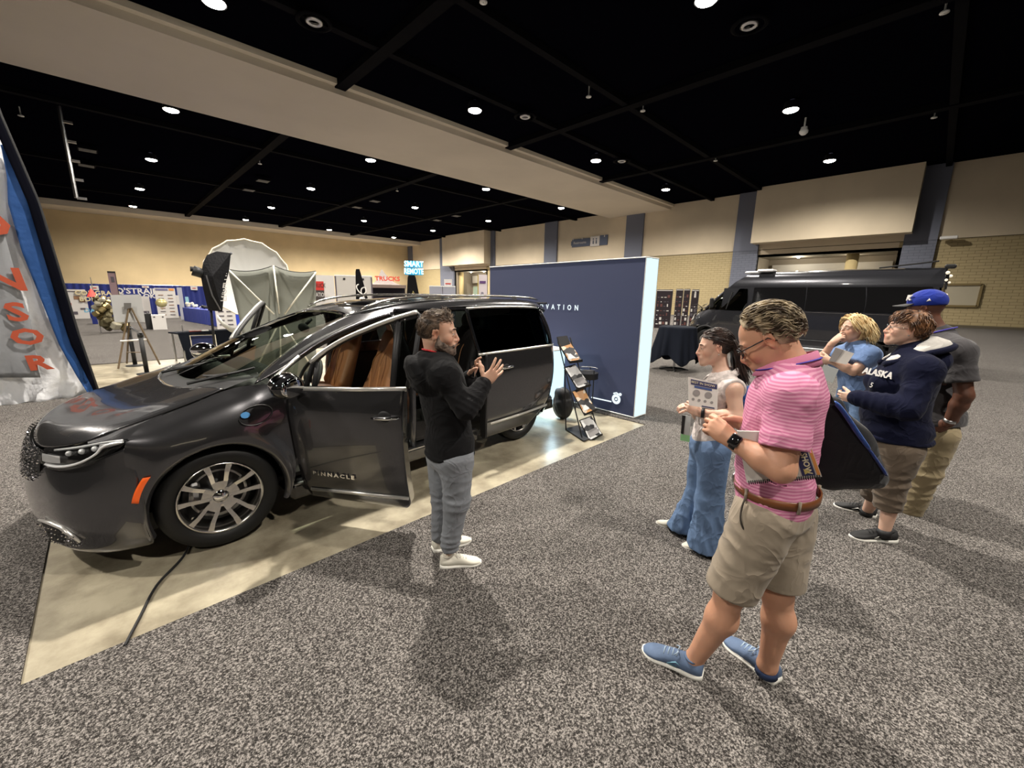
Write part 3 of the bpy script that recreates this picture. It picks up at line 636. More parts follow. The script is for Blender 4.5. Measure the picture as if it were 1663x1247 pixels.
# charge port flap with blue badge
def on_side(x, z, d=0.0):
    y = np.interp(z, [.22,.40,.65,.85,.95,1.0], [.02,-.02,-.035,-.025,.01,.03]); return (x, y-d, z)
ring = [on_side(.295+.105*math.cos(a), .912+.062*math.sin(a)+.012*math.cos(a), .010) for a in np.linspace(0, 2*PI, 28, endpoint=False)]
flap = MB().tube(ring, .0035, 5, closed=True).obj('charge_port', M_BLKM, car)
MB().add([on_side(.23+.024*math.cos(a)*1.2, .925+.021*math.sin(a), .016) for a in np.linspace(0, 2*PI, 10, endpoint=False)], [tuple(range(10))]).obj('badge', mat('light_blue_badge', srgb(92, 160, 220), .3), flap)
# front bumper, near edge -> centre
bump = [[(-.37,.015,.85),(-.50,.085,.79),(-.62,.25,.74),(-.73,.50,.74),(-.79,.72,.78),(-.80,.95,.785)],
        [(-.36,.005,.76),(-.51,.075,.72),(-.66,.24,.67),(-.765,.48,.66),(-.83,.72,.66),(-.845,.95,.66)],
        [(-.35,-.01,.62),(-.53,.06,.58),(-.69,.21,.56),(-.80,.45,.55),(-.865,.70,.54),(-.885,.95,.54)],
        [(-.345,-.012,.47),(-.54,.06,.45),(-.70,.20,.43),(-.81,.45,.42),(-.875,.70,.42),(-.895,.95,.42)],
        [(-.345,-.005,.33),(-.53,.07,.31),(-.68,.22,.30),(-.79,.45,.29),(-.86,.70,.28),(-.88,.95,.28)],
        [(-.335,.01,.22),(-.52,.09,.205),(-.66,.24,.195),(-.77,.46,.19),(-.84,.70,.185),(-.86,.95,.185)],
        [(-.36,.05,.195),(-.48,.14,.18),(-.60,.30,.17),(-.68,.5,.165),(-.73,.70,.16),(-.75,.95,.16)]]
bp_ = panel('front_bumper', bump, 46, 36, full=True, th=.01)
# headlamps
def lamp(f):
    F = flip if f else (lambda p: np.array(p, float))
    topl = [(-.36,.025,.893),(-.44,.085,.888),(-.52,.17,.872),(-.63,.31,.835),(-.735,.50,.803)]
    midl = [(-.37,.018,.885),(-.455,.07,.838),(-.55,.15,.815),(-.665,.31,.785),(-.752,.49,.775)]
    botl = [(-.375,.012,.878),(-.465,.055,.80),(-.56,.135,.750),(-.67,.30,.706),(-.748,.47,.708)]
    sc = lambda P, d: [(x-d*.8, y-d*.6, z) for x, y, z in P]
    h = MB().grid(F(net([topl, midl, botl], 10, 24))).obj('headlamp', M_BLKG, car, True)
    MB().tube(F(spline(sc([(-.375,.02,.882),(-.46,.075,.862),(-.49,.09,.825),(-.57,.145,.775),(-.66,.275,.735),(-.73,.42,.728)], .012), 20)), [.005]+[.015]*18+[.013], 6, flat=.5).obj('light_guide', M_LAMPG, h, True)
    MB().grid(F(net([sc([(-.375,.022,.886),(-.43,.06,.880),(-.47,.10,.874)], .013), sc([(-.38,.02,.876),(-.44,.06,.858),(-.485,.10,.838)], .013)], 4, 8))).obj('reflector', M_LAMPG, h, True)
    MB().tube(F(spline(sc([(-.38,.03,.89),(-.47,.11,.875),(-.56,.2,.85),(-.68,.38,.81)], .008), 16)), .007, 6).obj('light_guide', M_LAMPG, h, True)
    MB().grid(F(net([sc([(-.655,.28,.798),(-.70,.37,.792),(-.738,.465,.786)], .016), sc([(-.66,.29,.752),(-.71,.38,.742),(-.745,.465,.738)], .016)], 5, 8))).obj('reflector', M_LAMPG, h, True)
    for (x, y, z) in ((-.56,.175,.828), (-.62,.255,.808), (-.50,.12,.845)):
        p = F((x-.004, y-.003, z)); MB().ell(p, (.018, .018, .016)).obj('projector', M_LAMPG, h, True)
    MB().grid(F(net([sc(topl, .016), sc(midl, .022), sc(botl, .016)], 10, 24))).obj('lens', glassmat('clear_lens', (.92, .92, .92), .05), h, True)
lamp(0); lamp(1)
# grille: dark mesh with faceted bright studs
gr = panel('grille', [[(-.745,.50,.79),(-.80,.70,.795),(-.815,.95,.80)], [(-.775,.50,.70),(-.84,.70,.695),(-.858,.95,.695)], [(-.79,.52,.60),(-.86,.70,.585),(-.885,.95,.58)]], 8, 12, M_BLKM, full=True)
Gg = net([[(-.755,.50,.79),(-.81,.70,.795),(-.822,.95,.80)], [(-.785,.50,.70),(-.85,.70,.695),(-.866,.95,.695)], [(-.80,.52,.60),(-.87,.70,.585),(-.893,.95,.58)]], 11, 16)
Gg = np.concatenate([Gg, flip(Gg)[:, ::-1][:, 1:]], axis=1); b = MB()
def stud(b, p, s):
    p = np.array(p); T = rota(nrm((rnd.random(), rnd.random(), 1)), rnd.random()*6)
    b.add(np.array([(s, 0, 0), (-s, 0, 0), (0, s, 0), (0, -s, 0), (0, 0, s*.8), (0, 0, -s*.8)])@T+p, [(0, 2, 4), (2, 1, 4), (1, 3, 4), (3, 0, 4), (2, 0, 5), (1, 2, 5), (3, 1, 5), (0, 3, 5)])
for i in range(Gg.shape[0]):
    for j in range(Gg.shape[1]): stud(b, Gg[i, j]+V3(-.004, 0, (j % 2)*.011), .0085)
tag(b.obj('grille_stud', M_CHROME, gr), kind='stuff')
# lower side pocket with chrome hook, studs inside
for f in (0, 1):
    F = flip if f else (lambda p: np.array(p, float))
    pk = MB().grid(F(net([[(-.67,.185,.33),(-.72,.25,.355),(-.785,.36,.365),(-.83,.47,.36)], [(-.655,.205,.25),(-.70,.27,.235),(-.76,.37,.23),(-.81,.47,.23)]], 4, 10))).obj('lower_grille', M_BLKM, car, True)
    MB().tube(F([(-.835,.46,.375),(-.775,.33,.385),(-.725,.245,.375),(-.705,.215,.35),(-.66,.165,.285)]), [.008,.018,.022,.020,.008], 6, flat=.6).obj('chrome_hook', M_TRIMC, pk, True)
    b = MB(); Gk = net([[(-.68,.185,.32),(-.73,.25,.345),(-.795,.36,.35),(-.84,.46,.35)], [(-.665,.205,.25),(-.71,.27,.24),(-.77,.37,.235),(-.82,.46,.235)]], 4, 12)
    for r in Gk.reshape(-1, 3): stud(b, F(r+V3(-.004, -.004, 0)), .007)
    tag(b.obj('stud', M_CHROME, pk), kind='stuff')
    MB().grid(F(net([[(-.315,-.035,.63),(-.285,-.045,.70)], [(-.375,-.012,.56),(-.345,-.02,.66)], [(-.40,.0,.475),(-.37,.0,.50)]][0:0] or [[(-.300,-.030,.655),(-.345,-.018,.58),(-.372,-.008,.50)], [(-.335,-.018,.655),(-.378,-.004,.58),(-.402,.002,.51)]], 3, 8))-V3(0, .012 if not f else -.012, 0)).obj('side_marker', mat('amber_lens', srgb(235, 100, 40), .2, emit=srgb(220, 80, 20), es=.15), car, True, solid=.006)
MB().box((-.80, .95, .50), (.02, .5, .02)).obj('air_slot', M_BLKM, car)
# sill, floor, underbody
b = MB(); b.box((1.45, .10, .24), (1.95, .16, .14), bev=.03); o = b.obj('sill', M_PAINT, car)
b = MB(); b.box((1.45, 1.80, .24), (1.95, .16, .14), bev=.03); b.obj('sill', M_PAINT, car)
MB().box((1.45, .04, .30), (1.9, .05, .012)).obj('scuff_plate', M_METAL, car)
MB().box((1.7, .95, .27), (4.6, 1.5, .12)).obj('underbody', M_BLKM, car)
MB().box((1.9, .95, .345), (3.2, 1.66, .03)).obj('cabin_floor', mat('cabin_carpet', (.02, .017, .015), .95), car)
for y in (.16, 1.74):
    b = MB(); b.tube(spline([(1.60, y-.06, .28), (1.60, y-.10, .8), (1.62, y-.05, 1.12), (1.58, y+.06, 1.4), (1.53, y+.10, 1.58)] if y < 1 else [(1.60, y+.06, .28), (1.60, y+.10, .8), (1.62, y+.05, 1.12), (1.58, y-.06, 1.4), (1.53, y-.10, 1.58)], 14), .055, 8, flat=.7).obj('door_pillar', M_PAINT, car, True)
    MB().box((1.60, y+(.07 if y < 1 else -.07), .95), (.12, .05, 1.2), bev=.02).obj('pillar_trim', M_INT, car)
    MB().tube([(1.55, y+(.0 if y < 1 else 0), 1.38), (1.63, y, .9), (1.6, y, .5)], .018, 5, flat=.2).obj('seat_belt', mat('grey_webbing', (.09, .09, .1), .7), car)
# rear quarters, tailgate
def rearq(f):
    F = flip if f else (lambda p: np.array(p, float))
    zr = [(.22, .06), (.40, .0), (.65, -.03), (.95, .0), (1.13, .035)]; xs = [(2.46, 0), (2.85, 0), (3.3, .005), (3.6, .04), (3.80, .12), (3.95, .28), (4.02, .55), (4.05, .95)]
    rows = []
    for z, dy in zr:
        lean = {.22: -.06, .40: .0, .65: .02, .95: -.02, 1.13: -.04}[z]
        rows.append([(x+lean*(max(0, x-3.3)/.75), y+dy*max(0, 1-y*1.1), z) for x, y in xs])
    G = net(rows, 24, 44); b = MB()
    # cut the wheel arch out of the quarter grid
    V = G.reshape(-1, 3); nu, nv = G.shape[:2]; Fc = []
    for i in range(nu-1):
        for j in range(nv-1):
            c = G[i:i+2, j:j+2].reshape(-1, 3).mean(0)
            if (c[0]-3.13)**2+(c[2]-.36)**2 < .40**2 and c[1] < .3: continue
            Fc.append((i*nv+j, i*nv+j+1, (i+1)*nv+j+1, (i+1)*nv+j))
    b.add(F(V), Fc); b.obj('rear_quarter', M_PAINT, car, True, solid=.01)
    gh = [[(x-.04*(max(0, x-3.3)/.75), y+.035*max(0, 1-y*1.1), 1.13) for x, y in xs[1:]], [(x-.08*(max(0, x-3.3)/.75), y*.86+.13, 1.36) for x, y in xs[1:]], [(x-.10*(max(0, x-3.3)/.75)-.02, y*.74+.21, 1.57) for x, y in xs[1:]], [(x-.11*(max(0, x-3.3)/.75)-.02, y*.70+.27, 1.63) for x, y in xs[1:]]]
    MB().grid(F(net(gh, 12, 36))).obj('rear_glass', M_TINT, car, True)
    MB().tube(F(spline([(3.82,.14,1.14),(3.80,.20,1.36),(3.74,.31,1.60)], 10)), .035, 6, flat=.5).obj('rear_pillar', M_PAINT, car, True)
    MB().grid(F(net([[(3.86,.13,1.14),(3.98,.30,1.14)], [(3.88,.13,.95),(4.01,.30,.95)]], 4, 6))-V3(0, .01 if not f else -.01, 0)).obj('tail_lamp', mat('red_lamp', (.3, .01, .01), .1), car, True)
rearq(0); rearq(1)
MB().box((3.93, .95, 1.655), (.22, 1.15, .03), bev=.012).obj('spoiler', M_PAINT, car)
MB().box((3.93, .95, .30), (.2, 1.5, .22), bev=.05).obj('rear_bumper', M_PAINT, car)
# wheels
def wheel(x, side, turn=0.0, nm='wheel'):
    W = bpy.data.objects.new(nm, None); COL.objects.link(W); W.parent = car; W.location = (x, .14 if side == 0 else 1.76, .36); W.rotation_euler = (0, 0, turn if side == 0 else PI+turn); W.empty_display_size = .1
    MB().lathe([(.245, -.09), (.262, -.105), (.30, -.118), (.335, -.112), (.352, -.085), (.36, -.04), (.36, .04), (.352, .085), (.335, .11), (.25, .11)], axis=(0, 1, 0), n=56, close=False).obj('tyre', M_TYRE, W, True)
    MB().lathe([(.2455, -.100), (.250, -.104), (.240, -.098), (.232, -.085), (.226, .02), (.22, .1)], axis=(0, 1, 0), n=56, close=False).obj('rim', M_RIM, W, True)
    MB().lathe([(.001, .0), (.20, .02), (.205, .07)], axis=(0, 1, 0), n=32, close=False).obj('brake_drum', M_RIMD, W, True)
    sp = MB(); po = MB()
    for i in range(5):
        a = 2*PI*i/5+.3
        for s in (-1, 1):
            a0 = a+s*.36; a1 = a+s*.30; P = []
            for r, ang, w, d in ((.045, a+s*.42, .026, -.070), (.11, a+s*.33, .025, -.075), (.18, a+s*.265, .027, -.088), (.238, a+s*.27, .036, -.096)): P.append((r, ang, w, d))
            L = []; Rr = []
            for r, ang, w, d in P:
                c = V3(r*math.cos(ang), d, r*math.sin(ang)); t = V3(-math.sin(ang), 0, math.cos(ang)); L.append(c-t*w*.5); Rr.append(c+t*w*.5)
            n = len(L); bk = V3(0, .035, 0); V = L+Rr+[p+bk for p in L]+[p+bk for p in Rr]; Fs = []
            for k in range(n-1): Fs += [(k, k+1, n+k+1, n+k), (2*n+k, k, k+1, 2*n+k+1)[::-1], (n+k, n+k+1, 3*n+k+1, 3*n+k)]
            sp.add(V, Fs)
        # web between the pair near the hub
        V = [(r*math.cos(a+q), d, r*math.sin(a+q)) for r, q, d in ((.05, -.45, -.069), (.05, .45, -.069), (.115, .30, -.074), (.115, -.30, -.074))]
        po.add(V, [(0, 1, 2, 3)])
        c = V3(.062*math.cos(a+.63), -.078, .062*math.sin(a+.63)); po.cyl(c, c+V3(0, .02, 0), .011, n=6)
    sp.obj('spoke', M_RIM, W); po.obj('lug_nut', M_RIM, W)
    MB().lathe([(.001, -.086), (.024, -.084), (.034, -.075), (.058, -.066), (.06, -.04)], axis=(0, 1, 0), n=24, close=False).obj('hub_cap', M_CHROME, W, True)
    MB().lathe([(.15, .02), (.17, .0), (.17, .02)], axis=(0, 1, 0), n=32, close=False).obj('brake_disc', M_METAL, W, True)
    MB().box((-.13, 0.0, .05), (.06, .06, .14), bev=.015).obj('brake_caliper', M_METAL, W)
    return W
wheel(.05, 0, -.05); wheel(.05, 1, -.05); wheel(3.13, 0); wheel(3.13, 1)
for y in (.0, 1.9):
    t = np.linspace(-.2, PI+.2, 20); s = 1 if y == 0 else -1
    MB().grid([[(3.13+.405*math.cos(a), y+s*d, .36+.405*math.sin(a)) for a in t] for d in (.0, .35)]).obj('wheel_housing', M_BLKM, car, True)
# ---- front doors, swung wide open
def fdoor(f):
    D = bpy.data.objects.new('front_door', None); COL.objects.link(D); D.parent = car; D.empty_display_size = .1
    D.location = (.52, -.03 if not f else 1.93, 0); A = math.radians(60)
    D.rotation_euler = (0, 0, -A if not f else A); s = -1 if not f else 1
    # local: x along the door, y outward * s
    T = lambda z: float(np.interp(z, [.2, .28, .38, .65, .85, .98, 1.08, 1.12, 1.3, 1.5, 1.63], [-.07, -.03, -.005, .015, .018, .0, -.03, -.04, -.11, -.185, -.23]))
    P = lambda x, z, d=0: (x, s*(T(z)+d), z)
    zs = [.205, .26, .34, .45, .6, .75, .88, .96, 1.02, 1.065]
    fx = [.06, .045, .03, .02, .01, .0, -.01, -.015, -.02, -.02]; rx = [.85, .90, .905, .90, .895, .89, .89, .89, .89, .89]
    G = [[P(a+(c-a)*u, z+(.045*u if z > 1 else .03*u*max(0, (z-.6)/.4) if z > .6 else 0)) for u in np.linspace(0, 1, 16)] for z, a, c in zip(zs, fx, rx)]
    MB().grid(net(G, 40, 24)).obj('door_skin', M_PAINT, D, True, solid=.008)
    G = [[(a+.02+(c-a-.04)*u, s*(T(z)-.10), z+(.03*u if z > .8 else 0)) for u in (0, .5, 1)] for z, a, c in zip(zs[1:], fx[1:], rx[1:])]
    MB().grid(G).obj('inner_panel', M_TAN if f else M_INT, D, True)
    for (q, xx) in (('front', fx), ('rear', rx)):
        MB().grid([[(x, s*T(z), z+(.03 if q == 'rear' and z > .8 else 0)), (x+(.02 if q == 'front' else -.02), s*(T(z)-.10), z+(.03 if q == 'rear' and z > .8 else 0))] for z, x in zip(zs, xx)]).obj('door_edge', M_PAINT, D)
    MB().tube([P(.07, 1.065, .002), P(.5, 1.085, .0), P(.90, 1.115, .0)], .017, 8, flat=.55, up=(0, 1, 0)).obj('chrome_trim', M_TRIMC, D, True)
    out = [(.10, 1.07), (.13, 1.24), (.19, 1.305), (.34, 1.405), (.55, 1.50), (.75, 1.575), (.90, 1.62), (.93, 1.60), (.925, 1.35), (.90, 1.12)]
    MB().tube([P(x, z, -.02) for x, z in ([out[0]]+[tuple(p) for p in spline([(x, z, 0) for x, z in out[1:7]], 18)[:, :2]]+out[7:])], .026, 6, flat=.6).obj('window_frame', M_BLKM, D, True)
    MB().tube([P(p[0], p[1], .004) for p in spline([(x, z, 0) for x, z in [(.125, 1.25), (.19, 1.312), (.34, 1.412), (.55, 1.508), (.75, 1.583), (.91, 1.628)]], 20)], .017, 6).obj('chrome_trim', M_TRIMC, D, True)
    MB().tube([P(.79, 1.10, -.02), P(.775, 1.33, -.02), P(.765, 1.565, -.02)], .022, 6).obj('window_frame', M_BLKM, D, True)
    MB().tube([P(.16, 1.07, -.03), P(.155, 1.25, -.03)], .018, 6).obj('window_frame', M_BLKM, D, True)
    MB().grid([[P(.80, 1.12, -.03), P(.91, 1.13, -.03)], [P(.785, 1.34, -.03), P(.92, 1.35, -.03)], [P(.775, 1.56, -.03), P(.925, 1.60, -.03)]]).obj('window_pane', M_TINT, D)
    # handle
    h = MB(); h.tube([P(.66, .905, .012), P(.70, .91, .035), P(.80, .92, .04), P(.855, .925, .03), P(.87, .925, .01)], [.008, .013, .016, .015, .01], 8, flat=.8).obj('door_handle', M_CHROME, D, True)
    MB().ell(P(.755, .915, .0), (.055, .012, .045)).obj('handle_cup', M_BLKM, D, True)
    MB().tube([P(.09, .285, .012), P(.5, .30, .012), P(.90, .315, .012)], .014, 6, flat=.5, up=(0, 1, 0)).obj('chrome_trim', M_TRIMC, D, True)
    if not f:
        word = text('PINNACLE', .041, M_CHROME, D, ext=.003, space=1.45, sx=1.35, bold=.0012)
        word.location = (.315, -T(.44)-.012, .435); word.rotation_euler = (math.radians(92), 0, 0.0)
    else: pass
    # mirror
    mb = MB(); c = V3(.12, s*.16, 1.125)
    mr = MB().ell(c, (.075, .125, .085), 20, 14).obj('door_mirror', M_BLKG, D, True)
    MB().ell(c+V3(-.018, 0, .022), (.07, .124, .072), 20, 14).obj('mirror_cap', M_CHROME, D, True)
    MB().ell(c+V3(.058, s*.01, -.002), (.022, .105, .066), 16, 10).obj('mirror_glass', mat('mirror', (.8, .8, .82), .02, 1.0), D, True)
    MB().tube([c+V3(0, -s*.07, -.05), (.06, s*.0, 1.03)], [.03, .04], 8, flat=.6).obj('mirror_foot', M_BLKG, D, True)
    return D
fdoor(0); fdoor(1)
# ---- sliding door, slid back
SD = bpy.data.objects.new('sliding_door', None); COL.objects.link(SD); SD.parent = car; SD.location = (2.42, -.10, 0); SD.empty_display_size = .1
T2 = lambda z: float(np.interp(z, [.2, .3, .4, .65, .9, 1.05, 1.15, 1.3, 1.5, 1.62], [.06, .03, .01, -.01, -.005, .02, .04, .10, .17, .20]))
zs = [.215, .30, .40, .55, .75, .95, 1.08, 1.14]; rx = [.80, .90, 1.02, 1.12, 1.17, 1.19, 1.19, 1.19]
G = [[(u*c, T2(z)+.015*(u**3), z) for u in np.linspace(0, 1, 12)] for z, c in zip(zs, rx)]
# wheel cut-out in the lower rear corner
Gn = net(G, 36, 44); V = Gn.reshape(-1, 3); Fc = []
for i in range(35):
    for j in range(43):
        c = Gn[i:i+2, j:j+2].reshape(-1, 3).mean(0)
        if (c[0]-.71)**2+(c[2]-.36)**2 < .0: continue
        Fc.append((i*44+j, i*44+j+1, (i+1)*44+j+1, (i+1)*44+j))
MB().add(V, Fc).obj('door_skin', M_PAINT, SD, True, solid=.01)
MB().box((.01, .05, .68), (.03, .10, .92), bev=.01).obj('door_edge', M_BLKM, SD)
G = [[(-.05+a, T2(1.16), 1.16), (.5, T2(1.16), 1.16), (1.18, T2(1.16)+.01, 1.165)] for a in (0,)]+[[(-.08, T2(1.4), 1.4), (.5, T2(1.4), 1.4), (1.12, T2(1.4)+.01, 1.4)], [(-.10, T2(1.60), 1.60), (.5, T2(1.61), 1.61), (1.06, T2(1.60)+.01, 1.595)]]
MB().grid(net(G, 10, 20)).obj('window_pane', M_TINT, SD, True)
MB().tube(spline([(-.08, T2(1.15)-.012, 1.15), (.5, T2(1.15)-.012, 1.152), (1.19, T2(1.15)+.0, 1.155)], 10), .014, 6).obj('chrome_trim', M_TRIMC, SD, True)
MB().tube(spline([(-.10, T2(1.62)-.01, 1.615), (.5, T2(1.62)-.01, 1.628), (1.05, T2(1.62)+.01, 1.61)], 10), .013, 6).obj('chrome_trim', M_TRIMC, SD, True)
MB().tube(spline([(-.06, T2(1.15), 1.15), (-.08, T2(1.4), 1.4), (-.10, T2(1.6), 1.61)], 10), .02, 6).obj('window_frame', M_BLKG, SD, True)
MB().tube(spline([(1.18, T2(1.15), 1.15), (1.13, T2(1.4), 1.4), (1.06, T2(1.6), 1.61)], 10), .014, 6).obj('chrome_trim', M_BLKG, SD, True)
MB().tube([(.05, -.02, .385), (.5, -.02, .39), (1.05, -.005, .41)], .014, 6, flat=.5, up=(0, 1, 0)).obj('chrome_trim', M_TRIMC, SD, True)
MB().tube([(.20, -.02, .975), (.24, -.045, .98), (.36, -.045, .985), (.40, -.02, .985)], [.008, .014, .014, .008], 8).obj('door_handle', M_CHROME, SD, True)
MB().ell((.30, -.006, .98), (.05, .012, .04)).obj('handle_cup', M_BLKM, SD, True)
# ---- cabin: dashboard, steering wheel, seats
def seat(x, y, s=1.0, m=M_TAN, nm='seat', back=.54):
    S = bpy.data.objects.new(nm, None); COL.objects.link(S); S.parent = car; S.location = (x, y, .36); S.empty_display_size = .1
    f = SDF(); f.ell((0, 0, .30), (.27, .25, .085), .03); f.ell((-.02, .20, .33), (.25, .055, .07), .03); f.ell((-.02, -.20, .33), (.25, .055, .07), .03); f.ell((.05, 0, .16), (.22, .2, .13), .05)
    V, F = f.mesh(.014); V = smooth_mesh(V, F, 2); me, _ = fastmesh('cushion', V, F); link('cushion', me, m, S, True)
    f = SDF(); a = V3(.22, 0, .36); c = V3(.40, 0, .36+back)
    f.cap(a, c, .23, .20, .04, sq=((1, 0, -.3), .40)); f.cap(a+V3(-.04, .19, .05), c+V3(-.03, .13, -.08), .05, .045, .04); f.cap(a+V3(-.04, -.19, .05), c+V3(-.03, -.13, -.08), .05, .045, .04)
    V, F = f.mesh(.014); V = smooth_mesh(V, F, 2); me, _ = fastmesh('backrest', V, F); link('backrest', me, m, S, True)
    f = SDF(); h = c+V3(.03, 0, .19); f.ell(h, (.065, .140, .115), .02); V, F = f.mesh(.012); me, _ = fastmesh('headrest', V, F); link('headrest', me, m, S, True)
    for q in (-.06, .06): MB().cyl(c+V3(.01, q, .0), h+V3(0, q, 0), .008, n=8).obj('post', M_METAL, S)
    for q in (-.07, .07): MB().tube(spline([a+V3(-.088, q*.9, .02), a+V3(-.055, q, .2), a+V3(.015, q*.9, .42), c+V3(-.07, q*.3, -.06)], 14), .006, 5).obj('piping', M_TANL, S)
    MB().box((0, 0, .05), (.45, .4, .1)).obj('seat_base', M_INT, S)
    return S
seat(1.30, .50); seat(1.30, 1.40); seat(2.30, .50, m=M_INT); seat(2.30, 1.40, m=M_TAN); 
b = MB(); b.box((3.05, .95, .62), (.5, 1.3, .22), bev=.05); b.box((3.3, .95, 1.0), (.16, 1.3, .6), bev=.05); b.obj('rear_bench', M_INT, car)
f = SDF(); f.cap((.62, .28, .98), (.62, 1.62, .98), .13, .13, .03); f.cap((.38, .30, 1.02), (.38, 1.60, 1.02), .09, .09, .05); f.cap((.62, .95, .9), (.78, .95, .5), .12, .12, .05); V, F = f.mesh(.02); V = smooth_mesh(V, F, 1); me, _ = fastmesh('dashboard', V, F); link('dashboard', me, M_INT, car, True)
t = np.linspace(0, 2*PI, 28, endpoint=False); Mw = rota((0, 1, 0), math.radians(-62)); P = (np.stack([.18*np.cos(t), .18*np.sin(t), 0*t], 1)@Mw.T)+V3(.86, .50, 1.02)
sw_ = MB().tube(P, .015, 8, closed=True).ell((.85, .50, 1.02), (.03, .06, .06)).obj('steering_wheel', M_INT, car, True)
for a in (0, 2.1, 4.2): MB().cyl(V3(.85, .50, 1.02), V3(.86, .50, 1.02)+Mw@V3(.18*math.cos(a), .18*math.sin(a), 0), .011).obj('spoke', M_METAL, sw_)
for y in (1.86,):
    MB().grid([[(1.6, y, .3), (3.4, y, .3)], [(1.6, y+.02, 1.0), (3.4, y+.02, 1.0)]]).obj('cabin_wall', M_INT, car)
MB().grid([[(1.3, .45, 1.55), (1.3, 1.45, 1.55)], [(2.3, .33, 1.655), (2.3, 1.57, 1.655)], [(3.8, .40, 1.60), (3.8, 1.5, 1.60)]]).obj('headliner', mat('beige_headliner', (.10, .085, .07), .9), car)
# far-side glazing and body side behind the far front door
MB().grid(flip(net([[(1.62,.06,1.14),(2.5,.05,1.15)], [(1.60,.13,1.36),(2.5,.12,1.38)], [(1.57,.205,1.58),(2.5,.195,1.60)]], 6, 6))).obj('side_glass', M_TINT, car, True)
MB().grid(flip(net([[(1.60,.0,.28),(2.5,.0,.28)], [(1.60,-.03,.65),(2.5,-.03,.65)], [(1.62,.03,1.13),(2.5,.035,1.14)]], 8, 6))).obj('far_sliding_door', M_PAINT, car, True)
# pull the nose in a little
def squash(o):
    if o.type == 'MESH' and o.location.length < 1e-6:
        for v in o.data.vertices:
            if v.co.x < -.50: v.co.x = -.50+(v.co.x+.50)*.885
    for c_ in o.children: squash(c_) if c_.location.length < 1e-6 else None
for c_ in car.children: 
    if c_.location.length < 1e-6: squash(c_)
# cable on the floor under the nose
cb = MB().tube(spline([gp(318, 885, .02)+V3(0, .25, 0), gp(300, 900, .02), gp(255, 950, .012), gp(228, 1000, .012), gp(203, 1048, .014)], 40), .008, 6).obj('floor_cable', M_BLKM, None, True)
tag(cb, 'thin black cable running from under the minivan nose to the carpet edge', 'cable')
# ================================================================ BOOTH, RACK, TABLE, VAN AND THE FAR STANDS
def upright(b, p0, p1, z0, z1, th=0.03):
    p0 = np.array([p0[0], p0[1], 0.]); p1 = np.array([p1[0], p1[1], 0.]); n = nrm(np.cross(p1-p0, (0, 0, 1)))*th/2
    V = [p+s*n+V3(0, 0, z) for z in (z0, z1) for p, s in ((p0, 1), (p1, 1), (p1, -1), (p0, -1))]
    return b.add(V, [(0, 1, 2, 3)[::-1], (4, 5, 6, 7), (0, 1, 5, 4), (1, 2, 6, 5), (2, 3, 7, 6), (3, 0, 4, 7)])
# ---- backlit fabric booth wall
A = V3(5.34, 2.86, 0); B = V3(5.50, 6.24, 0); ub = nrm(B-A); nb = V3(-ub[1], ub[0], 0); nb = nb if nb[0] < 0 else -nb   # nb faces the minivan
bw = thing('booth_wall', 'navy backlit fabric display wall reading INNOVATION with a glowing white side', 'display wall', A)
T = .32; HB = 2.29; Lb = np.linalg.norm(B-A)
M_NAVY = mat('navy_fabric', srgb(52, 58, 84), .75, bump=(200, .1, .002), emit=srgb(60, 66, 92), es=.22)
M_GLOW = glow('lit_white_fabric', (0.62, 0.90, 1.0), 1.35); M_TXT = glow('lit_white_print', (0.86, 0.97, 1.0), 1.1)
b = MB(); V = [A, B, B-nb*T, A-nb*T]; b.add([v+V3(0, 0, .03) for v in V]+[v+V3(0, 0, HB) for v in V], [(0, 1, 5, 4), (1, 2, 6, 5), (2, 3, 7, 6), (4, 5, 6, 7)]); b.obj('fabric_front', M_NAVY, bw, world=True)
# slightly puckered side fabric
G = [[A+V3(-.0, 0, 0)+nb*(-T*u)-ub*(.004+.006*math.sin(z*5+u*9)*math.sin(u*PI)) + V3(0, 0, .03+z) for u in np.linspace(0, 1, 8)] for z in np.linspace(0, HB-.03, 40)]
MB().grid(G).obj('glowing_side', M_GLOW, bw, True, True)
b = MB()
for p in (A, A-nb*T): b.cyl(p+V3(0, 0, .02)-ub*.004, p+V3(0, 0, HB), .008, n=6)
for z in (.03, HB): b.cyl(A+V3(0, 0, z)+nb*.004, B+V3(0, 0, z)+nb*.004, .009, n=6); b.cyl(A+V3(0, 0, z), A-nb*T+V3(0, 0, z), .012, n=6)
b.obj('frame', M_WHITE, bw, world=True)
def onwall(x, y):
    d = ray(x, y); t = ((A-O)@nb)/(d@nb); return O+t*d
c = (onwall(850, 497)+onwall(943, 500))/2
text('INNOVATION', .115, M_TXT, bw, world_m=(c+nb*.006, -ub, (0, 0, 1)), space=2.25, ext=.001, bold=.003, sx=.9)
q = onwall(1001, 648)
M_T2 = M_TXT; b = MB(); t = np.linspace(0, 2*PI, 24, endpoint=False); P = [q+nb*.008+(-ub)*.055*math.cos(a)+V3(0, 0, .055*math.sin(a)) for a in t]
b.tube(P, .022, 6, closed=True, flat=.3).ell(q+nb*.008, (.018, .018, .018)); b.ell(q+nb*.008-ub*.065+V3(0, 0, .085), (.02, .024, .024)); b.tube([q+nb*.008+ub*.05+V3(0, 0, .08), q+nb*.008+V3(0, 0, .098), q+nb*.008-ub*.035+V3(0, 0, .08)], .012, 5)
P = [onwall(961, 645)+nb*.006, onwall(993, 652)+nb*.006]; b.tube(P, .010, 4); b.obj('emblem', M_T2, bw, world=True)
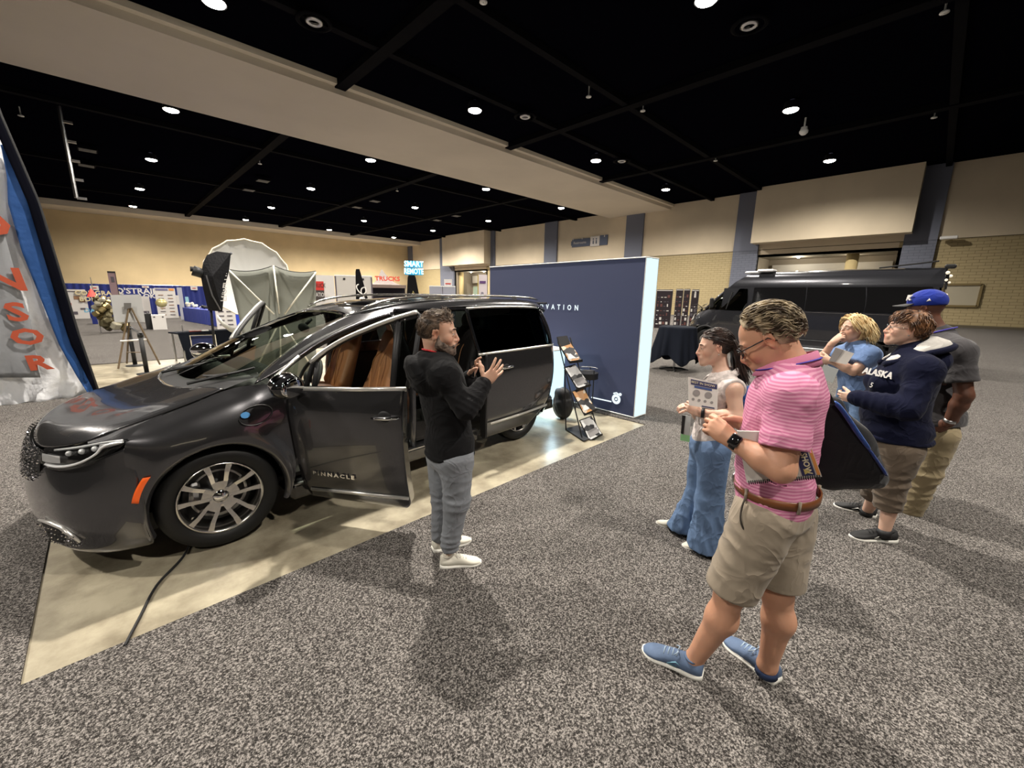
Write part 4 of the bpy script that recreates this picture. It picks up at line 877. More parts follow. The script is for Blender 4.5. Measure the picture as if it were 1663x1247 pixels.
# lit white counter behind the minivan tail
p = V3(5.10, 4.45, 0); ct = thing('lit_counter', 'glowing white counter in the gap between the minivan tail and the brochure rack', 'counter', p, math.atan2(ub[1], ub[0]))
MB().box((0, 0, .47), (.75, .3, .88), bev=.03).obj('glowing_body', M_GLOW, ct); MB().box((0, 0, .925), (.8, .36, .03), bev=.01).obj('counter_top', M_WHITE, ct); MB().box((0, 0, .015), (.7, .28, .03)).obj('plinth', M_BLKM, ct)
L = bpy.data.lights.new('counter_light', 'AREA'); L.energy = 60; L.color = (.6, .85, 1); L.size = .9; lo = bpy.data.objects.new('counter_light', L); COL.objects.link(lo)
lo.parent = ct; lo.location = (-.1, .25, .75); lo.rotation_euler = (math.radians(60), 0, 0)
# ---- brochure rack
base = gp(940, 712); rk = thing('brochure_rack', 'black zigzag literature rack on a flat grey base beside the minivan tail', 'literature rack', base)
D0 = math.hypot(base[0], base[1])
def pk(x, y, d): return at(x, y, D0+d)
b = MB(); b.add([gp(918, 696, .02), gp(948, 716, .02), gp(973, 706, .02), gp(938, 690, .02), gp(918, 696, .0), gp(948, 716, .0), gp(973, 706, .0), gp(938, 690, .0)], [(0, 1, 2, 3), (4, 5, 1, 0), (5, 6, 2, 1), (6, 7, 3, 2), (7, 4, 0, 3)]); b.obj('base_plate', mat('grey_steel_plate', (.09, .09, .09), .35, .6), rk, world=True)
b = MB()
for (x0, y0, x1, y1, d0, d1) in ((905, 548, 946, 714, .42, -.02), (926, 548, 973, 706, .50, .08)):
    P = [pk(x0, y0, d0), pk(x1, y1, d1)]; b.tube(P, .009, 5)
b.tube([pk(917, 600, .36), pk(919, 698, .22)], .009, 5); b.obj('side_rail', M_BLKM, rk, world=True)
b = MB(); b.add([pk(904, 547, .42), pk(921, 545, .47), pk(928, 562, .45), pk(911, 563, .40)], [(0, 1, 2, 3)]); b.obj('header', mat('dark_header', (.05, .05, .055), .4), rk, world=True)
M_PAPW = mat('glossy_white_paper', srgb(214, 212, 208), .35)
def sheetmat(name, c1, c2, sc=18):
    m = bpy.data.materials.new(name); m.use_nodes = True; nt = m.node_tree; bb = nt.nodes['Principled BSDF']; tc = nt.nodes.new('ShaderNodeTexCoord'); v = nt.nodes.new('ShaderNodeTexVoronoi'); v.inputs['Scale'].default_value = sc
    r = nt.nodes.new('ShaderNodeValToRGB'); r.color_ramp.interpolation = 'CONSTANT'; e = r.color_ramp.elements; e[0].color = (*c1, 1); e[1].position = .42; e[1].color = (*c2, 1); k = e.new(.72); k.color = (.03, .03, .035, 1)
    sx = nt.nodes.new('ShaderNodeSeparateColor'); nt.links.new(tc.outputs['Object'], v.inputs['Vector']); nt.links.new(v.outputs['Color'], sx.inputs[0]); nt.links.new(sx.outputs[0], r.inputs[0]); nt.links.new(r.outputs[0], bb.inputs[0]); bb.inputs['Roughness'].default_value = .3; return m
PH1 = sheetmat('brown_photo_print', srgb(190, 140, 90), srgb(220, 205, 185)); PH2 = sheetmat('grey_photo_print', srgb(205, 205, 205), srgb(225, 225, 225))
PK = [((911, 562), (924, 559), (940, 584), (925, 586), .36, 'top', PH1, 'brown photo brochure in the top pocket of the black rack'), ((922, 603), (935, 599), (953, 624), (938, 629), .26, '2', PH2, 'white photo brochure in the second pocket of the black rack'),
      ((934, 642), (948, 638), (963, 664), (949, 670), .14, '3', PH1, 'brown photo brochure in the third pocket of the black rack'), ((946, 688), (960, 683), (973, 705), (958, 713), .03, '4', PH2, 'white photo brochure in the lowest pocket of the black rack')]
for (a, b1, c, d, dd, nm, mm, lab) in PK:
    P = [pk(*a, dd+.06), pk(*b1, dd+.10), pk(*c, dd+.0), pk(*d, dd-.04)]; n = nrm(np.cross(P[1]-P[0], P[3]-P[0])); n = n if n@(O-P[0]) > 0 else -n
    P = [p+V3(0, 0, .02) for p in P]; cm = sum(P)/4; P = [cm+(p-cm)*1.28 for p in P]
    t_ = thing('brochure', lab, 'brochure', P[3], group='brochures in the rack'); b = MB(); b.prism(P, (0, 0, 0), -n*.006); b.obj('cover', mm, t_, world=True)
    e = (P[1]-P[0])*.1; b = MB(); Q = [P[3]+e*1+(P[0]-P[3])*.12+n*.002, P[2]-e+(P[1]-P[2])*.12+n*.002, P[2]-e+(P[1]-P[2])*.42+n*.002, P[3]+e+(P[0]-P[3])*.42+n*.002]; b.prism(Q, (0, 0, 0), n*.001); b.obj('picture', PH2 if mm is PH1 else mat('grey_photo', (.25, .24, .24), .4), t_, world=True)
    b = MB(); Pb = [p-n*.012 for p in P]; c0 = sum(Pb)/4; Pb = [c0+(p-c0)*1.12 for p in Pb]; b.prism(Pb, (0, 0, 0), -n*.012)
    fr = [p+n*.0 for p in (Pb[3], Pb[2])]; b.prism([fr[0], fr[1], fr[1]+n*.03+(Pb[1]-Pb[2])*.05, fr[0]+n*.03+(Pb[0]-Pb[3])*.05], (0, 0, 0), n*.004); b.obj('pocket', M_BLKM, rk, world=True)
# small black side table and bag behind the rack
p = gp(950, 668); st = thing('side_table', 'small round black tiered table behind the brochure rack', 'table', p)
MB().cyl((0, 0, .53), (0, 0, .62), .17, n=24).obj('tabletop', M_BLKM, st); MB().tube([(.16*math.cos(a), .16*math.sin(a), .68) for a in np.linspace(0, 2*PI, 20, endpoint=False)], .008, 5, closed=True).obj('rim', M_METAL, st)
for a in (0.3, 2.4, 4.5): MB().cyl((.15*math.cos(a), .15*math.sin(a), 0), (.15*math.cos(a), .15*math.sin(a), .68), .008).obj('leg', M_BLKM, st)
p = gp(922, 688)+V3(.12, .2, 0); f = SDF(); f.ell((0, 0, .21), (.11, .16, .21), .02); f.ell((-.02, 0, .40), (.08, .12, .08), .05); V, F = f.mesh(.015); V = V+vnormals(V, F)*(.008*wnoise(V, 22, 3))[:, None]; V[:, 2] = np.maximum(V[:, 2], .0)
me, _ = fastmesh('black_bag', V, F); o = link('black_bag', me, M_BLKM, None, True); o.location = p; tag(o, 'slumped black cloth bag on the floor behind the brochure rack', 'bag')
# ---- cocktail table with a black cloth
p = V3(9.95, 4.35, 0); tb = thing('cocktail_table', 'tall round cocktail table hidden under a gathered black cloth', 'table', p)
MB().cyl((0, 0, 1.05), (0, 0, 1.075), .40, n=36).obj('tabletop', M_METAL, tb); MB().cyl((0, 0, .04), (0, 0, 1.05), .03).obj('pole', M_METAL, tb)
for a in range(4): MB().tube([(0, 0, .06), (.18*math.cos(a*PI/2+.5), .18*math.sin(a*PI/2+.5), .05), (.34*math.cos(a*PI/2+.5), .34*math.sin(a*PI/2+.5), .02)], [.03, .025, .02], 6).obj('foot', M_BLKM, tb)
G = []
for j in range(30):
    v = j/29; row = []
    for i in range(96):
        a = 2*PI*i/96; lo_ = .30+.24*abs(math.sin(2*(a-.75)))**1.5; 
        if v < .12: r = .42*v/.12; z = 1.082
        else:
            w = (v-.12)/.88; z = 1.082-w*(1.08-lo_*1.0+.14); r = .425+w*(.06+.055*math.sin(a*9+.6*math.sin(a*4))+.03*math.sin(a*17+1)+.10*abs(math.cos(2*(a-.75)))**3)
        row.append((r*math.cos(a), r*math.sin(a), max(z, .02)))
    G.append(row)
cl = MB().grid(G, closev=True).obj('table_cloth', mat('black_polyester', (.008, .010, .016), .85, spec=.1), None, True); cl.location = p; cl.modifiers.new('s', 'SOLIDIFY').thickness = .004
tag(cl, 'black cloth draped in folds over the tall cocktail table', 'tablecloth')
# ---- passenger van
VO = V3(14.6, 4.15, 0); vu = V3(-.04, -.999, 0)
van = thing('passenger_van', 'tall dark grey high-roof passenger van with black side glass parked behind the listeners', 'van', VO, math.atan2(vu[1], vu[0]))
M_VAN = mat('slate_grey_paint', (.036, .037, .044), .25, .5, coat=1.0)
def vflip(P): P = np.array(P, float); P[..., 1] = 2.05-P[..., 1]; return P
zs = [(.36, .04), (.62, .0), (1.0, -.02), (1.42, .0), (2.10, .07), (2.32, .11), (2.50, .22), (2.58, .42)]
for f in (0, 1):
    F_ = vflip if f else (lambda q: np.array(q, float))
    G = [[(x, y, z) for x in np.linspace(-.86, 4.22-(.10 if z > 2 else 0), 24)] for z, y in zs[:5]]
    N = net(G, 24, 60); V = N.reshape(-1, 3); Fc = []
    for i in range(23):
        for j in range(59):
            c = N[i:i+2, j:j+2].reshape(-1, 3).mean(0)
            if (c[0]-3.05)**2+(c[2]-.36)**2 < .42**2: continue
            Fc.append((i*60+j, i*60+j+1, (i+1)*60+j+1, (i+1)*60+j))
    MB().add(F_(V), Fc).obj('body_side', M_VAN, van, True)
    G = [[(x0+(4.18-x0)*u, y, z) for u in np.linspace(0, 1, 12)] for (z, y), x0 in zip(zs[4:], (-.70, -.50, -.25, -.1))]
    MB().grid(F_(net(G, 12, 30))).obj('roof_side', M_VAN, van, True)
    # nose side: fender
    G = [[(-.86, .0, 1.42), (-1.25, .05, 1.40), (-1.6, .14, 1.28), (-1.88, .35, 1.05)], [(-.86, -.02, 1.15), (-1.25, -.0, 1.14), (-1.65, .07, 1.10), (-1.95, .32, .95)], [(-.86, -.01, .8), (-1.0, -.02, .82), (-1.62, .03, .86), (-1.98, .30, .80)]]
    MB().grid(F_(net(G, 10, 20))).obj('fender', M_VAN, van, True)
    MB().grid(F_([[(-1.62, .03, .86), (-1.98, .30, .80), (-2.02, .6, .78), (-2.05, 1.025, .78)], [(-1.66, .04, .35), (-1.95, .30, .32), (-2.0, .6, .30), (-2.02, 1.025, .30)]])).obj('bumper', M_BLKM, van, True)
    t_ = np.linspace(-.1, PI+.1, 20); MB().tube(F_([(-1.29+.42*math.cos(a), .0, .40+.45*math.sin(a)) for a in t_]), .035, 6).obj('arch_trim', M_BLKM, van, True)
    MB().grid(F_([[(-1.29+.43*math.cos(a), d, .38+.44*math.sin(a)) for a in t_] for d in (.02, .4)])).obj('wheel_housing', M_BLKM, van)
    # side glass
    G = [[(x, -.012+.0, 1.47) for x in (.05, 2, 4.08)], [(x, .022, 1.8) for x in (.05, 2, 4.07)], [(x, .052, 2.12) for x in (.05, 2, 4.0)]]
    for k, (u0, u1) in enumerate(((0, .345), (.352, .68), (.687, 1))):
        GG = np.array(G); R2 = net([[tuple(r[0]*(1-u)+r[2]*u) for u in np.linspace(u0, u1, 4)] for r in GG], 6, 6); MB().grid(F_(R2-V3(0, .012, 0))).obj('side_window', M_BLKG, van, True)
    MB().grid(F_(net([[(-1.25, .05, 1.40), (-.6, -.01, 1.40), (-.10, -.01, 1.40)], [(-.96, .10, 1.74), (-.5, .035, 1.75), (-.10, .02, 1.75)], [(-.66, .15, 2.05), (-.4, .085, 2.08), (-.14, .06, 2.08)]], 6, 8))-V3(0, .015 if not f else -.015, 0)).obj('cab_window', M_TINT, van, True)
    MB().tube(F_([(-.70, -.0, 1.42), (-.58, .05, 1.98)]), .022, 5).obj('window_bar', M_BLKM, van)
    MB().tube(F_([(-.0, .0, 1.42), (2, .0, 1.42), (4.15, .0, 1.42)]), .008, 4).obj('trim_strip', M_CHROME, van); MB().tube(F_([(-.1, -.035, .63), (2, -.035, .63), (4.1, -.03, .63)]), .012, 4).obj('trim_strip', M_CHROME, van)
    MB().tube(F_([(-1.42, .14, 1.40), (-1.02, .20, 1.85), (-.55, .27, 2.28), (-.15, .38, 2.53)]), .055, 6).obj('front_pillar', M_VAN, van, True)
    MB().box(F_((-1.12, -.16, 1.62)), (.12, .14, .34), bev=.04).obj('door_mirror', M_BLKM, van); MB().box(F_((1.6, -.05, .38)), (2.6, .14, .06), bev=.02).obj('running_board', mat('pale_step', (.4, .4, .4), .4, .5), van)
    MB().grid(F_(net([[(-1.86, .34, 1.20), (-1.74, .14, 1.27)], [(-1.96, .36, .98), (-1.78, .12, 1.06)]], 4, 4))-V3(.015, .015 if not f else -.015, 0)).obj('headlamp', M_LAMPG, van, True)
    for z, s_ in ((2.45, .04), (2.28, .03), (1.96, .03)): MB().ell(F_((4.20, .10, z)), (s_, s_, s_)).obj('marker_lamp', mat('tail_marker', (.8, .7, .55), .2, emit=(1, .9, .7), es=.6), van)
    for x in (-1.29, 3.05):
        W = MB().lathe([(.2, -.10), (.30, -.12), (.35, -.10), (.37, -.04), (.37, .10), (.2, .12)], c=F_((x, .16, .37)), axis=(0, 1 if not f else -1, 0), n=32, close=False).obj('tyre', M_TYRE, van, True)
        MB().lathe([(.001, -.06), (.08, -.09), (.1, -.05), (.19, -.08), (.21, -.10), (.21, .0)], c=F_((x, .16, .37)), axis=(0, 1 if not f else -1, 0), n=20, close=False).obj('rim', M_RIM, W, True)
G = [[(-.1, .42, 2.58), (-.1, 1.025, 2.62), (-.1, 1.63, 2.58)], [(2, .42, 2.58), (2, 1.025, 2.64), (2, 1.63, 2.58)], [(4.12, .42, 2.58), (4.12, 1.025, 2.62), (4.12, 1.63, 2.58)]]
MB().grid(net(G, 12, 10)).obj('roof', M_VAN, van, True)
MB().grid(net([[(-1.42, .16, 1.42), (-1.60, 1.025, 1.44), (-1.42, 1.89, 1.42)], [(-1.02, .22, 1.86), (-1.18, 1.025, 1.88), (-1.02, 1.83, 1.86)], [(-.40, .36, 2.33), (-.52, 1.025, 2.33), (-.40, 1.69, 2.33)]], 10, 10)).obj('windshield', M_TINT, van, True)
MB().grid(net([[(-.40, .36, 2.33), (-.52, 1.025, 2.33), (-.40, 1.69, 2.33)], [(-.1, .42, 2.58), (-.15, 1.025, 2.62), (-.1, 1.63, 2.58)]], 5, 10)).obj('roof_front', M_VAN, van, True)
MB().grid(net([[(-1.2, .06, 1.42), (-1.5, 1.025, 1.46), (-1.2, 1.99, 1.42)], [(-1.5, .12, 1.36), (-1.6, 1.025, 1.38), (-1.45, 1.93, 1.36)], [(-1.88, .35, 1.05), (-1.98, 1.025, 1.08), (-1.88, 1.70, 1.05)]], 8, 12)).obj('hood', M_VAN, van, True)
MB().grid([[(-1.9, .36, 1.02), (-2.0, 1.025, 1.05), (-1.9, 1.69, 1.02)], [(-2.0, .36, .80), (-2.06, 1.025, .80), (-2.0, 1.69, .80)]]).obj('grille', M_BLKG, van)
MB().grid([[(4.22, .04, .36), (4.22, 2.0, .36)], [(4.22, -.0, 1.42), (4.22, 2.05, 1.42)], [(4.14, .1, 2.3), (4.14, 1.95, 2.3)], [(4.1, .42, 2.58), (4.1, 1.63, 2.58)]]).obj('rear_doors', M_VAN, van)
MB().box((1.8, 1.025, .42), (5.4, 1.9, .12)).obj('underbody', M_BLKM, van)
b = MB(); b.box((.25, .35, 2.63), (.45, .4, .08), bev=.03).obj('roof_light_bar', mat('white_gloss', (.8, .8, .8), .2), van); MB().box((-.15, .5, 2.6), (.5, .3, .07), bev=.03).obj('roof_light_bar', mat('white_gloss', (.8, .8, .8), .2), van)
MB().tube([(2.9, .35, 2.62), (4.0, .3, 2.74)], .02, 5).obj('awning_rail', M_BLKM, van); MB().box((4.22, .2, 2.60), (.2, .2, .1), bev=.03).obj('rear_camera', M_BLKM, van)
# ================================================================ FAR STANDS
def U(name, lab, cat, px0, px1, yt, yb, dist, m, th=.04, ground=True, d1=None, group=None, lean=0):
    "upright panel spanning image columns px0..px1, standing at the given horizontal distance"
    p0 = at(px0, yb, dist); p1 = at(px1, yb, d1 or dist); zt = float(at((px0+px1)/2, yt, (dist+(d1 or dist))/2)[2]); zb = 0.012 if ground else float(at((px0+px1)/2, yb, dist)[2])
    c = (p0+p1)/2; t_ = thing(name, lab, cat, (c[0], c[1], zb), group=group); upright(MB(), p0, p1, zb, zt, th).obj('panel', m, t_, world=True); t_['_w'] = float(np.linalg.norm((p1-p0)[:2])); t_['_h'] = zt-zb
    e = nrm([p1[0]-p0[0], p1[1]-p0[1], 0]); n = nrm(np.cross(e, (0, 0, 1))); n = n if n@(-c*V3(1, 1, 0)) > 0 else -n
    return t_, e, n, V3(c[0], c[1], zb), t_['_w'], t_['_h'], th
def strip(t_, e, n, c, u0, u1, v0, v1, m, nm='print', th=.012, base=.025):
    P = [c+e*u0+V3(0, 0, v0), c+e*u1+V3(0, 0, v0), c+e*u1+V3(0, 0, v1), c+e*u0+V3(0, 0, v1)]; P = [p+n*base for p in P]; return MB().prism(P, (0, 0, 0), n*th).obj(nm, m, t_, world=True)
M_DRAPE = mat('royal_blue_drape', srgb(24, 40, 118), .8, sheen=.4); M_DRAPE2 = mat('blue_table_skirt', srgb(36, 66, 190), .7, sheen=.3)
def drape(lab, x0, x1, Y, h, m):
    n = int((x1-x0)/.055); G = [[(x0+(x1-x0)*i/n, Y+.05*math.sin(i*1.15+.8*math.sin(i*.21)), z) for i in range(n+1)] for z in (.015, h*.5, h)]
    t_ = thing('pipe_and_drape', lab, 'curtain', (x0, Y, 0)); MB().grid(G).obj('curtain', m, t_, True, True); 
    MB().cyl((x0, Y+.06, h), (x1, Y+.06, h), .02).obj('crossbar', M_METAL, t_, world=True)
    for x in np.arange(x0, x1+.1, 3): 
        MB().cyl((x, Y+.07, .02), (x, Y+.07, h+.03), .022).obj('post', M_METAL, t_, world=True); MB().box((x, Y+.07, .012), (.4, .4, .02)).obj('base_plate', M_METAL, t_, world=True)
drape('long royal blue drape wall along the far left of the hall', -4, 2.6, 36.5, 2.06, M_DRAPE); drape('royal blue drape wall right of the far aisle stands, behind the softbox', 2.6, 9.6, 36.9, 2.06, M_DRAPE)
M_PW = mat('white_print', srgb(214, 210, 206), .6); M_INK = mat('dark_print', srgb(90, 84, 92), .6); M_RED = mat('red_print', srgb(190, 50, 44), .6); M_BRN = mat('brown_print', srgb(150, 112, 84), .6)
t_, e, n, c, w, h, th = U('poster_board', 'white poster board with car pictures leaning on the blue drape beside the sponsor banner', 'poster', 108, 146, 470, 511, 35.6, M_PW)
for (u, v, s1, s2, mm) in ((.1, .72, .3, .12, M_BRN), (.28, .62, .25, .1, M_BRN), (-.3, .5, .2, .08, M_RED), (.25, .34, .22, .06, M_INK), (-.1, .2, .2, .1, M_INK), (0, .93, .6, .03, M_INK)): strip(t_, e, n, c, u*w-s1*w/2, u*w+s1*w/2, v*h-s2*h/2, v*h+s2*h/2, mm)
M_GOLD = mat('gold_foil', srgb(238, 222, 180), .3, .25)
def letters(lab, body, px0, px1, y, dist, size, m, name='letter_balloons', sp=1.1, sx=1.0, cat='balloons'):
    p0 = at(px0, y, dist); p1 = at(px1, y, dist); e = nrm((p1-p0)*V3(1, 1, 0)); c = (p0+p1)/2; o = text(body, size, m, None, name, world_m=(c, e, (0, 0, 1)), ext=.03, space=sp, sx=sx, bold=.012); tag(o, lab, cat); return o
letters('upper row of gold letter balloons spelling CONGRATS on the blue drape', 'CONGRATS', 146, 172, 476, 35.5, .34, M_GOLD); letters('lower row of gold letter balloons spelling BOLD SC on the blue drape', 'BOLD  SC', 147, 172, 486, 35.5, .34, M_GOLD)
letters('pale blue lettering low on the blue drape', 'DAS', 140, 158, 504, 35.6, .34, mat('pale_blue_print', srgb(120, 180, 210), .5), 'drape_lettering', cat='lettering')
letters("large white Q'STRAINT lettering on the blue drape", "Q'STRAINT", 203, 255, 473, 35.4, .46, M_PW, 'drape_lettering', 1.0, 1.05, 'lettering'); letters('white LOK lettering below the large white name on the blue drape', 'LOK', 230, 248, 481, 35.4, .36, M_PW, 'drape_lettering', 1.0, 1.1, 'lettering')
for (x0, x1, y0, y1, lab) in ((147, 161, 464, 471, 'small white number card on top of the drape over the gold letters'), (231, 242, 464, 467.5, 'small white number card on the drape over the large white lettering'), (310, 321, 465, 471, 'small white number card on the drape over the blue table')):
    t_, e, n, c, w, h, th = U('booth_card', lab, 'sign', x0, x1, y0, y1, float(np.hypot(*aty(x0, y1, 36.42 if x0 < 300 else 36.82)[:2])), M_PW, .03, False, group='number cards on the drape'); strip(t_, e, n, c, -w*.25, w*.25, h*.4, h*.6, M_RED)
t_, e, n, c, w, h, th = U('sponsor_board', 'tall white list board with an orange corner, beside the large white lettering', 'board', 257, 290, 468, 511, 34.5, M_PW)
strip(t_, e, n, c, .2*w, .45*w, .92*h, .99*h, mat('orange_print', srgb(225, 150, 80), .6)); strip(t_, e, n, c, -.45*w, .15*w, .92*h, .98*h, mat('lilac_print', srgb(120, 116, 150), .6))
for r in range(7):
    for k in range(2): strip(t_, e, n, c, (-.35+.45*k)*w, (-.35+.45*k+.25)*w, (.1+.11*r)*h, (.1+.11*r+.022)*h, M_INK if (r+k) % 2 else M_BRN)
t_, e, n, c, w, h, th = U('sponsor_board', 'white list board with lines of names beside the black softbox', 'board', 352, 384, 458, 525, 22.5, M_PW)
for r in range(9):
    for k in range(2): strip(t_, e, n, c, (-.36+.42*k)*w, (-.36+.42*k+.28)*w, (.12+.09*r)*h, (.12+.09*r+.02)*h, M_INK)
t_, e, n, c, w, h, th = U('retractable_banner', 'narrow pink and grey banner standing tall behind the easel', 'banner', 187, 200, 441, 512, 29, mat('pinkish_print', srgb(150, 124, 128), .6), .03)
strip(t_, e, n, c, -w*.5, w*.5, h*.97, h*1.0, M_BLKM, 'top_rail'); strip(t_, e, n, c, -.2*w, .2*w, .8*h, .9*h, M_INK); strip(t_, e, n, c, w*.42, w*.5, 0, h, M_BLKM, 'edge')
t_, e, n, c, w, h, th = U('retractable_banner', 'white banner with a hanging cloth, between the easel and the list board', 'banner', 229, 247, 481, 512, 31, M_PW, .03); strip(t_, e, n, c, -.2*w, .3*w, .3*h, .42*h, M_INK)
t_, e, n, c, w, h, th = U('display_column', 'slim pale column with hanging cards at the corner of the far blue stands', 'stand', 294, 302, 467, 515, 32, mat('pale_column', srgb(176, 178, 190), .6), .12)
strip(t_, e, n, c, w*.9, w*1.6, h*.42, h*.72, mat('cyan_card', srgb(150, 200, 215), .6), 'card', base=.1); strip(t_, e, n, c, -w*.9, -w*.3, h*.48, h*.76, M_PW, 'card', base=.1)
# far blue-skirted table with goods
def skirted(lab, px0, px1, ytop, yb, d0, d1, m, ztop=.76):
    p0 = at(px0, yb, d0); p1 = at(px1, yb, d1); e = (p1-p0)*V3(1, 1, 0); L = np.linalg.norm(e); e = e/L; n = nrm(np.cross((0, 0, 1), e)); n = n if n@p0 > 0 else -n
    t_ = thing('skirted_table', lab, 'table', (p0[0], p0[1], 0)); k = int(L/.08); path = [p0+e*L*i/k for i in range(k+1)]+[p1+n*.75*j/8 for j in range(1, 9)]
    G = [[(q[0]+n[0]*.03*math.sin(i*1.9), q[1]+n[1]*.03*math.sin(i*1.9), z) for i, q in enumerate(path)] for z in (.015, .4, ztop)]; MB().grid(G).obj('skirt', m, t_, True, True)
    MB().prism([p0*V3(1, 1, 0)+V3(0, 0, ztop), p1*V3(1, 1, 0)+V3(0, 0, ztop), p1*V3(1, 1, 0)+n*.75+V3(0, 0, ztop), p0*V3(1, 1, 0)+n*.75+V3(0, 0, ztop)], (0, 0, 0), (0, 0, .02)).obj('table_top', m, t_, world=True)
    return p0*V3(1, 1, 0), e, n, L
p0, e, n, L = skirted('long table with a bright blue skirt far behind the black table', 301, 362, 500, 531, 31, 24.5, M_DRAPE2)
for i, (u, s, mm, lab) in enumerate(((.06, .22, mat('cream_flower', srgb(225, 220, 190), .7), 'cream flower bunch at the left end of the blue table'), (.2, .16, mat('cream_flower', (0,)*3), 'low cream flower bunch on the blue table'), (.36, .10, M_PW, 'white paper stack on the blue table, left of the dark bag'), (.47, .17, M_BLKM, 'dark bag on the blue table'), (.6, .1, M_PW, 'white cup holder on the blue table, right of the dark bag'), (.74, .12, mat('cream_flower', (0,)*3), 'cream posy near the right end of the blue table'))):
    f = SDF(); [f.ell((rnd.uniform(-s, s)*.8, rnd.uniform(-s, s)*.5, s*.6+rnd.uniform(-s, s)*.3), (s*.45,)*3, s*.1) for _ in range(9)]; V, F = f.mesh(s*.12); V[:, 2] -= V[:, 2].min(); me, _ = fastmesh('table_goods', V, F); o = link('table_goods', me, mm, None, True); o.location = p0+e*L*u+n*.3+V3(0, 0, .78); tag(o, lab, 'goods')
# gold foil pile, white boxes, dark case, balloon
g0 = at(181, 540, 23.5)*V3(1, 1, 0); t_ = thing('foil_parcel_pile', 'pile of gold and clear foil parcels beside the easel, topped by a red cone', 'parcels', (g0[0], g0[1], 0))
for i in range(26):
    z = .05+1.35*(i/26)**1.0; s = .30-.12*(i/26); a = i*2.4; c = (.28*math.cos(a)*(1-.5*i/26)+(.18*(1-i/10) if i < 10 else -.12), .2*math.sin(a), z+s*.5); f = rota(nrm((rnd.random(), rnd.random(), 1)), rnd.random()*3)
    MB().box(c, (s, s*.8, s), M=f, bev=.04).obj('parcel', (mat('dull_gold_foil', srgb(150, 134, 92), .3, .7), mat('olive_foil', srgb(112, 104, 78), .35, .5), mat('clear_wrap', srgb(176, 170, 150), .15, .3))[i % 3], t_)
MB().cyl((-.35, 0, 1.45), (-.35, 0, 1.75), .16, .03, 12).obj('red_cone', mat('coral_red', srgb(225, 80, 70), .5), t_)
MB().cyl((-.3, 0, .0), (-.3, 0, 2.2), .012).obj('pole', M_METAL, t_)
t_, e, n, c, w, h, th = U('white_crate', 'white box with two small handles standing on the far carpet', 'box', 249, 272, 511, 534, 24.6, M_PW, .5)
for u in (-.3, .3): strip(t_, e, n, c, (u-.06)*w, (u+.06)*w, .84*h, .9*h, M_BLKM, 'handle_slot', base=.255)
t_, e, n, c, w, h, th = U('dark_case', 'dark case left of the white box', 'case', 238, 249, 509, 534, 25, M_BLKM, .4); MB().cyl(c+V3(0, 0, h), c+V3(0, 0, h+.06), .03).obj('handle', M_METAL, t_, world=True)
c = at(262, 492, 26); o = MB().ell((0, 0, 0), (.22, .22, .21)).cyl((0, 0, -.30), (0, 0, -.26), .03).obj('gold_balloon', mat('olive_gold_foil', srgb(206, 196, 140), .25, .4), None, True); o.location = c
MB().cyl((0, 0, -.3), (0, 0, -float(c[2])+.78), .006).obj('ribbon', M_PW, o); tag(o, 'round pale gold balloon floating above the white box', 'balloon')
t_, e, n, c, w, h, th = U('blue_bin', 'small blue block on the floor left of the foil parcels', 'bin', 151, 160, 508, 528, 30, M_DRAPE, .4)
# easel
q = gp(226, 597); es = thing('easel', 'wooden tripod easel seen from behind, holding a grey board', 'easel', q)
dE = float(np.hypot(q[0], q[1])); M_WOOD = mat('easel_wood', srgb(104, 88, 68), .6)
for (x0, y0, x1, y1, dd) in ((209, 500, 192, 599, 0), (213, 500, 260, 592, 0), (211, 496, 206, 590, .6)):
    MB().tube([at(x0, y0, dE+.05), at(x1, y1, dE+dd)], .018, 4).obj('leg', M_WOOD, es, world=True)
MB().tube([at(195, 554, dE), at(238, 551, dE)], .02, 4).obj('ledge', M_PW, es, world=True); MB().tube([at(205, 572, dE+.3), at(228, 572, dE)], .01, 4).obj('brace', M_WOOD, es, world=True)
bd = thing('grey_board', 'plain grey board standing on the easel, back towards the camera', 'board', at(207, 522, dE+.08)); P = [at(x, y, dE+.10) for x, y in ((179, 479), (229, 478), (236, 523), (186, 523))]; MB().prism(P, (0, 0, 0), (0, .02, 0)).obj('panel', mat('grey_foam_board', srgb(158, 158, 158), .7), bd, world=True)
P = [at(x, y, dE+.02) for x, y in ((201, 492), (213, 492), (213, 500), (202, 502))]; MB().prism(P, (0, 0, 0), (0, .02, 0)).obj('hinge_block', mat('dark_grey_card', srgb(84, 82, 80), .7), bd, world=True)
# stanchions
for (xb, yb, xt, yt, lab) in ((220, 594, 209, 529, 'farther black belt post behind the easel'), (239, 607, 227, 541, 'nearer black belt post with a round head beside the easel')):
    q = gp(xb, yb); t_ = thing('barrier_post', lab, 'post', q, group='black belt posts'); zt = float(at(xt, yt, np.hypot(q[0], q[1]))[2])
    MB().lathe([(.17, .0), (.17, .015), (.05, .03), (.04, .04)], n=24).obj('base', M_BLKM, t_, True); MB().cyl((0, 0, .03), (0, 0, zt-.06), .04, n=16).obj('post', M_BLKM, t_, True); MB().cyl((0, 0, zt-.08), (0, 0, zt), .05, n=16).obj('head', M_BLKM, t_, True)
MB_b = MB().tube([at(212, 531, 12.8), at(220, 537, 12.2), at(229, 541, 11.5)], .03, 4, flat=.15, up=(0, 0, 1)).obj('barrier_belt', M_BLKM); tag(MB_b, 'short black belt sagging between the two posts', 'belt')
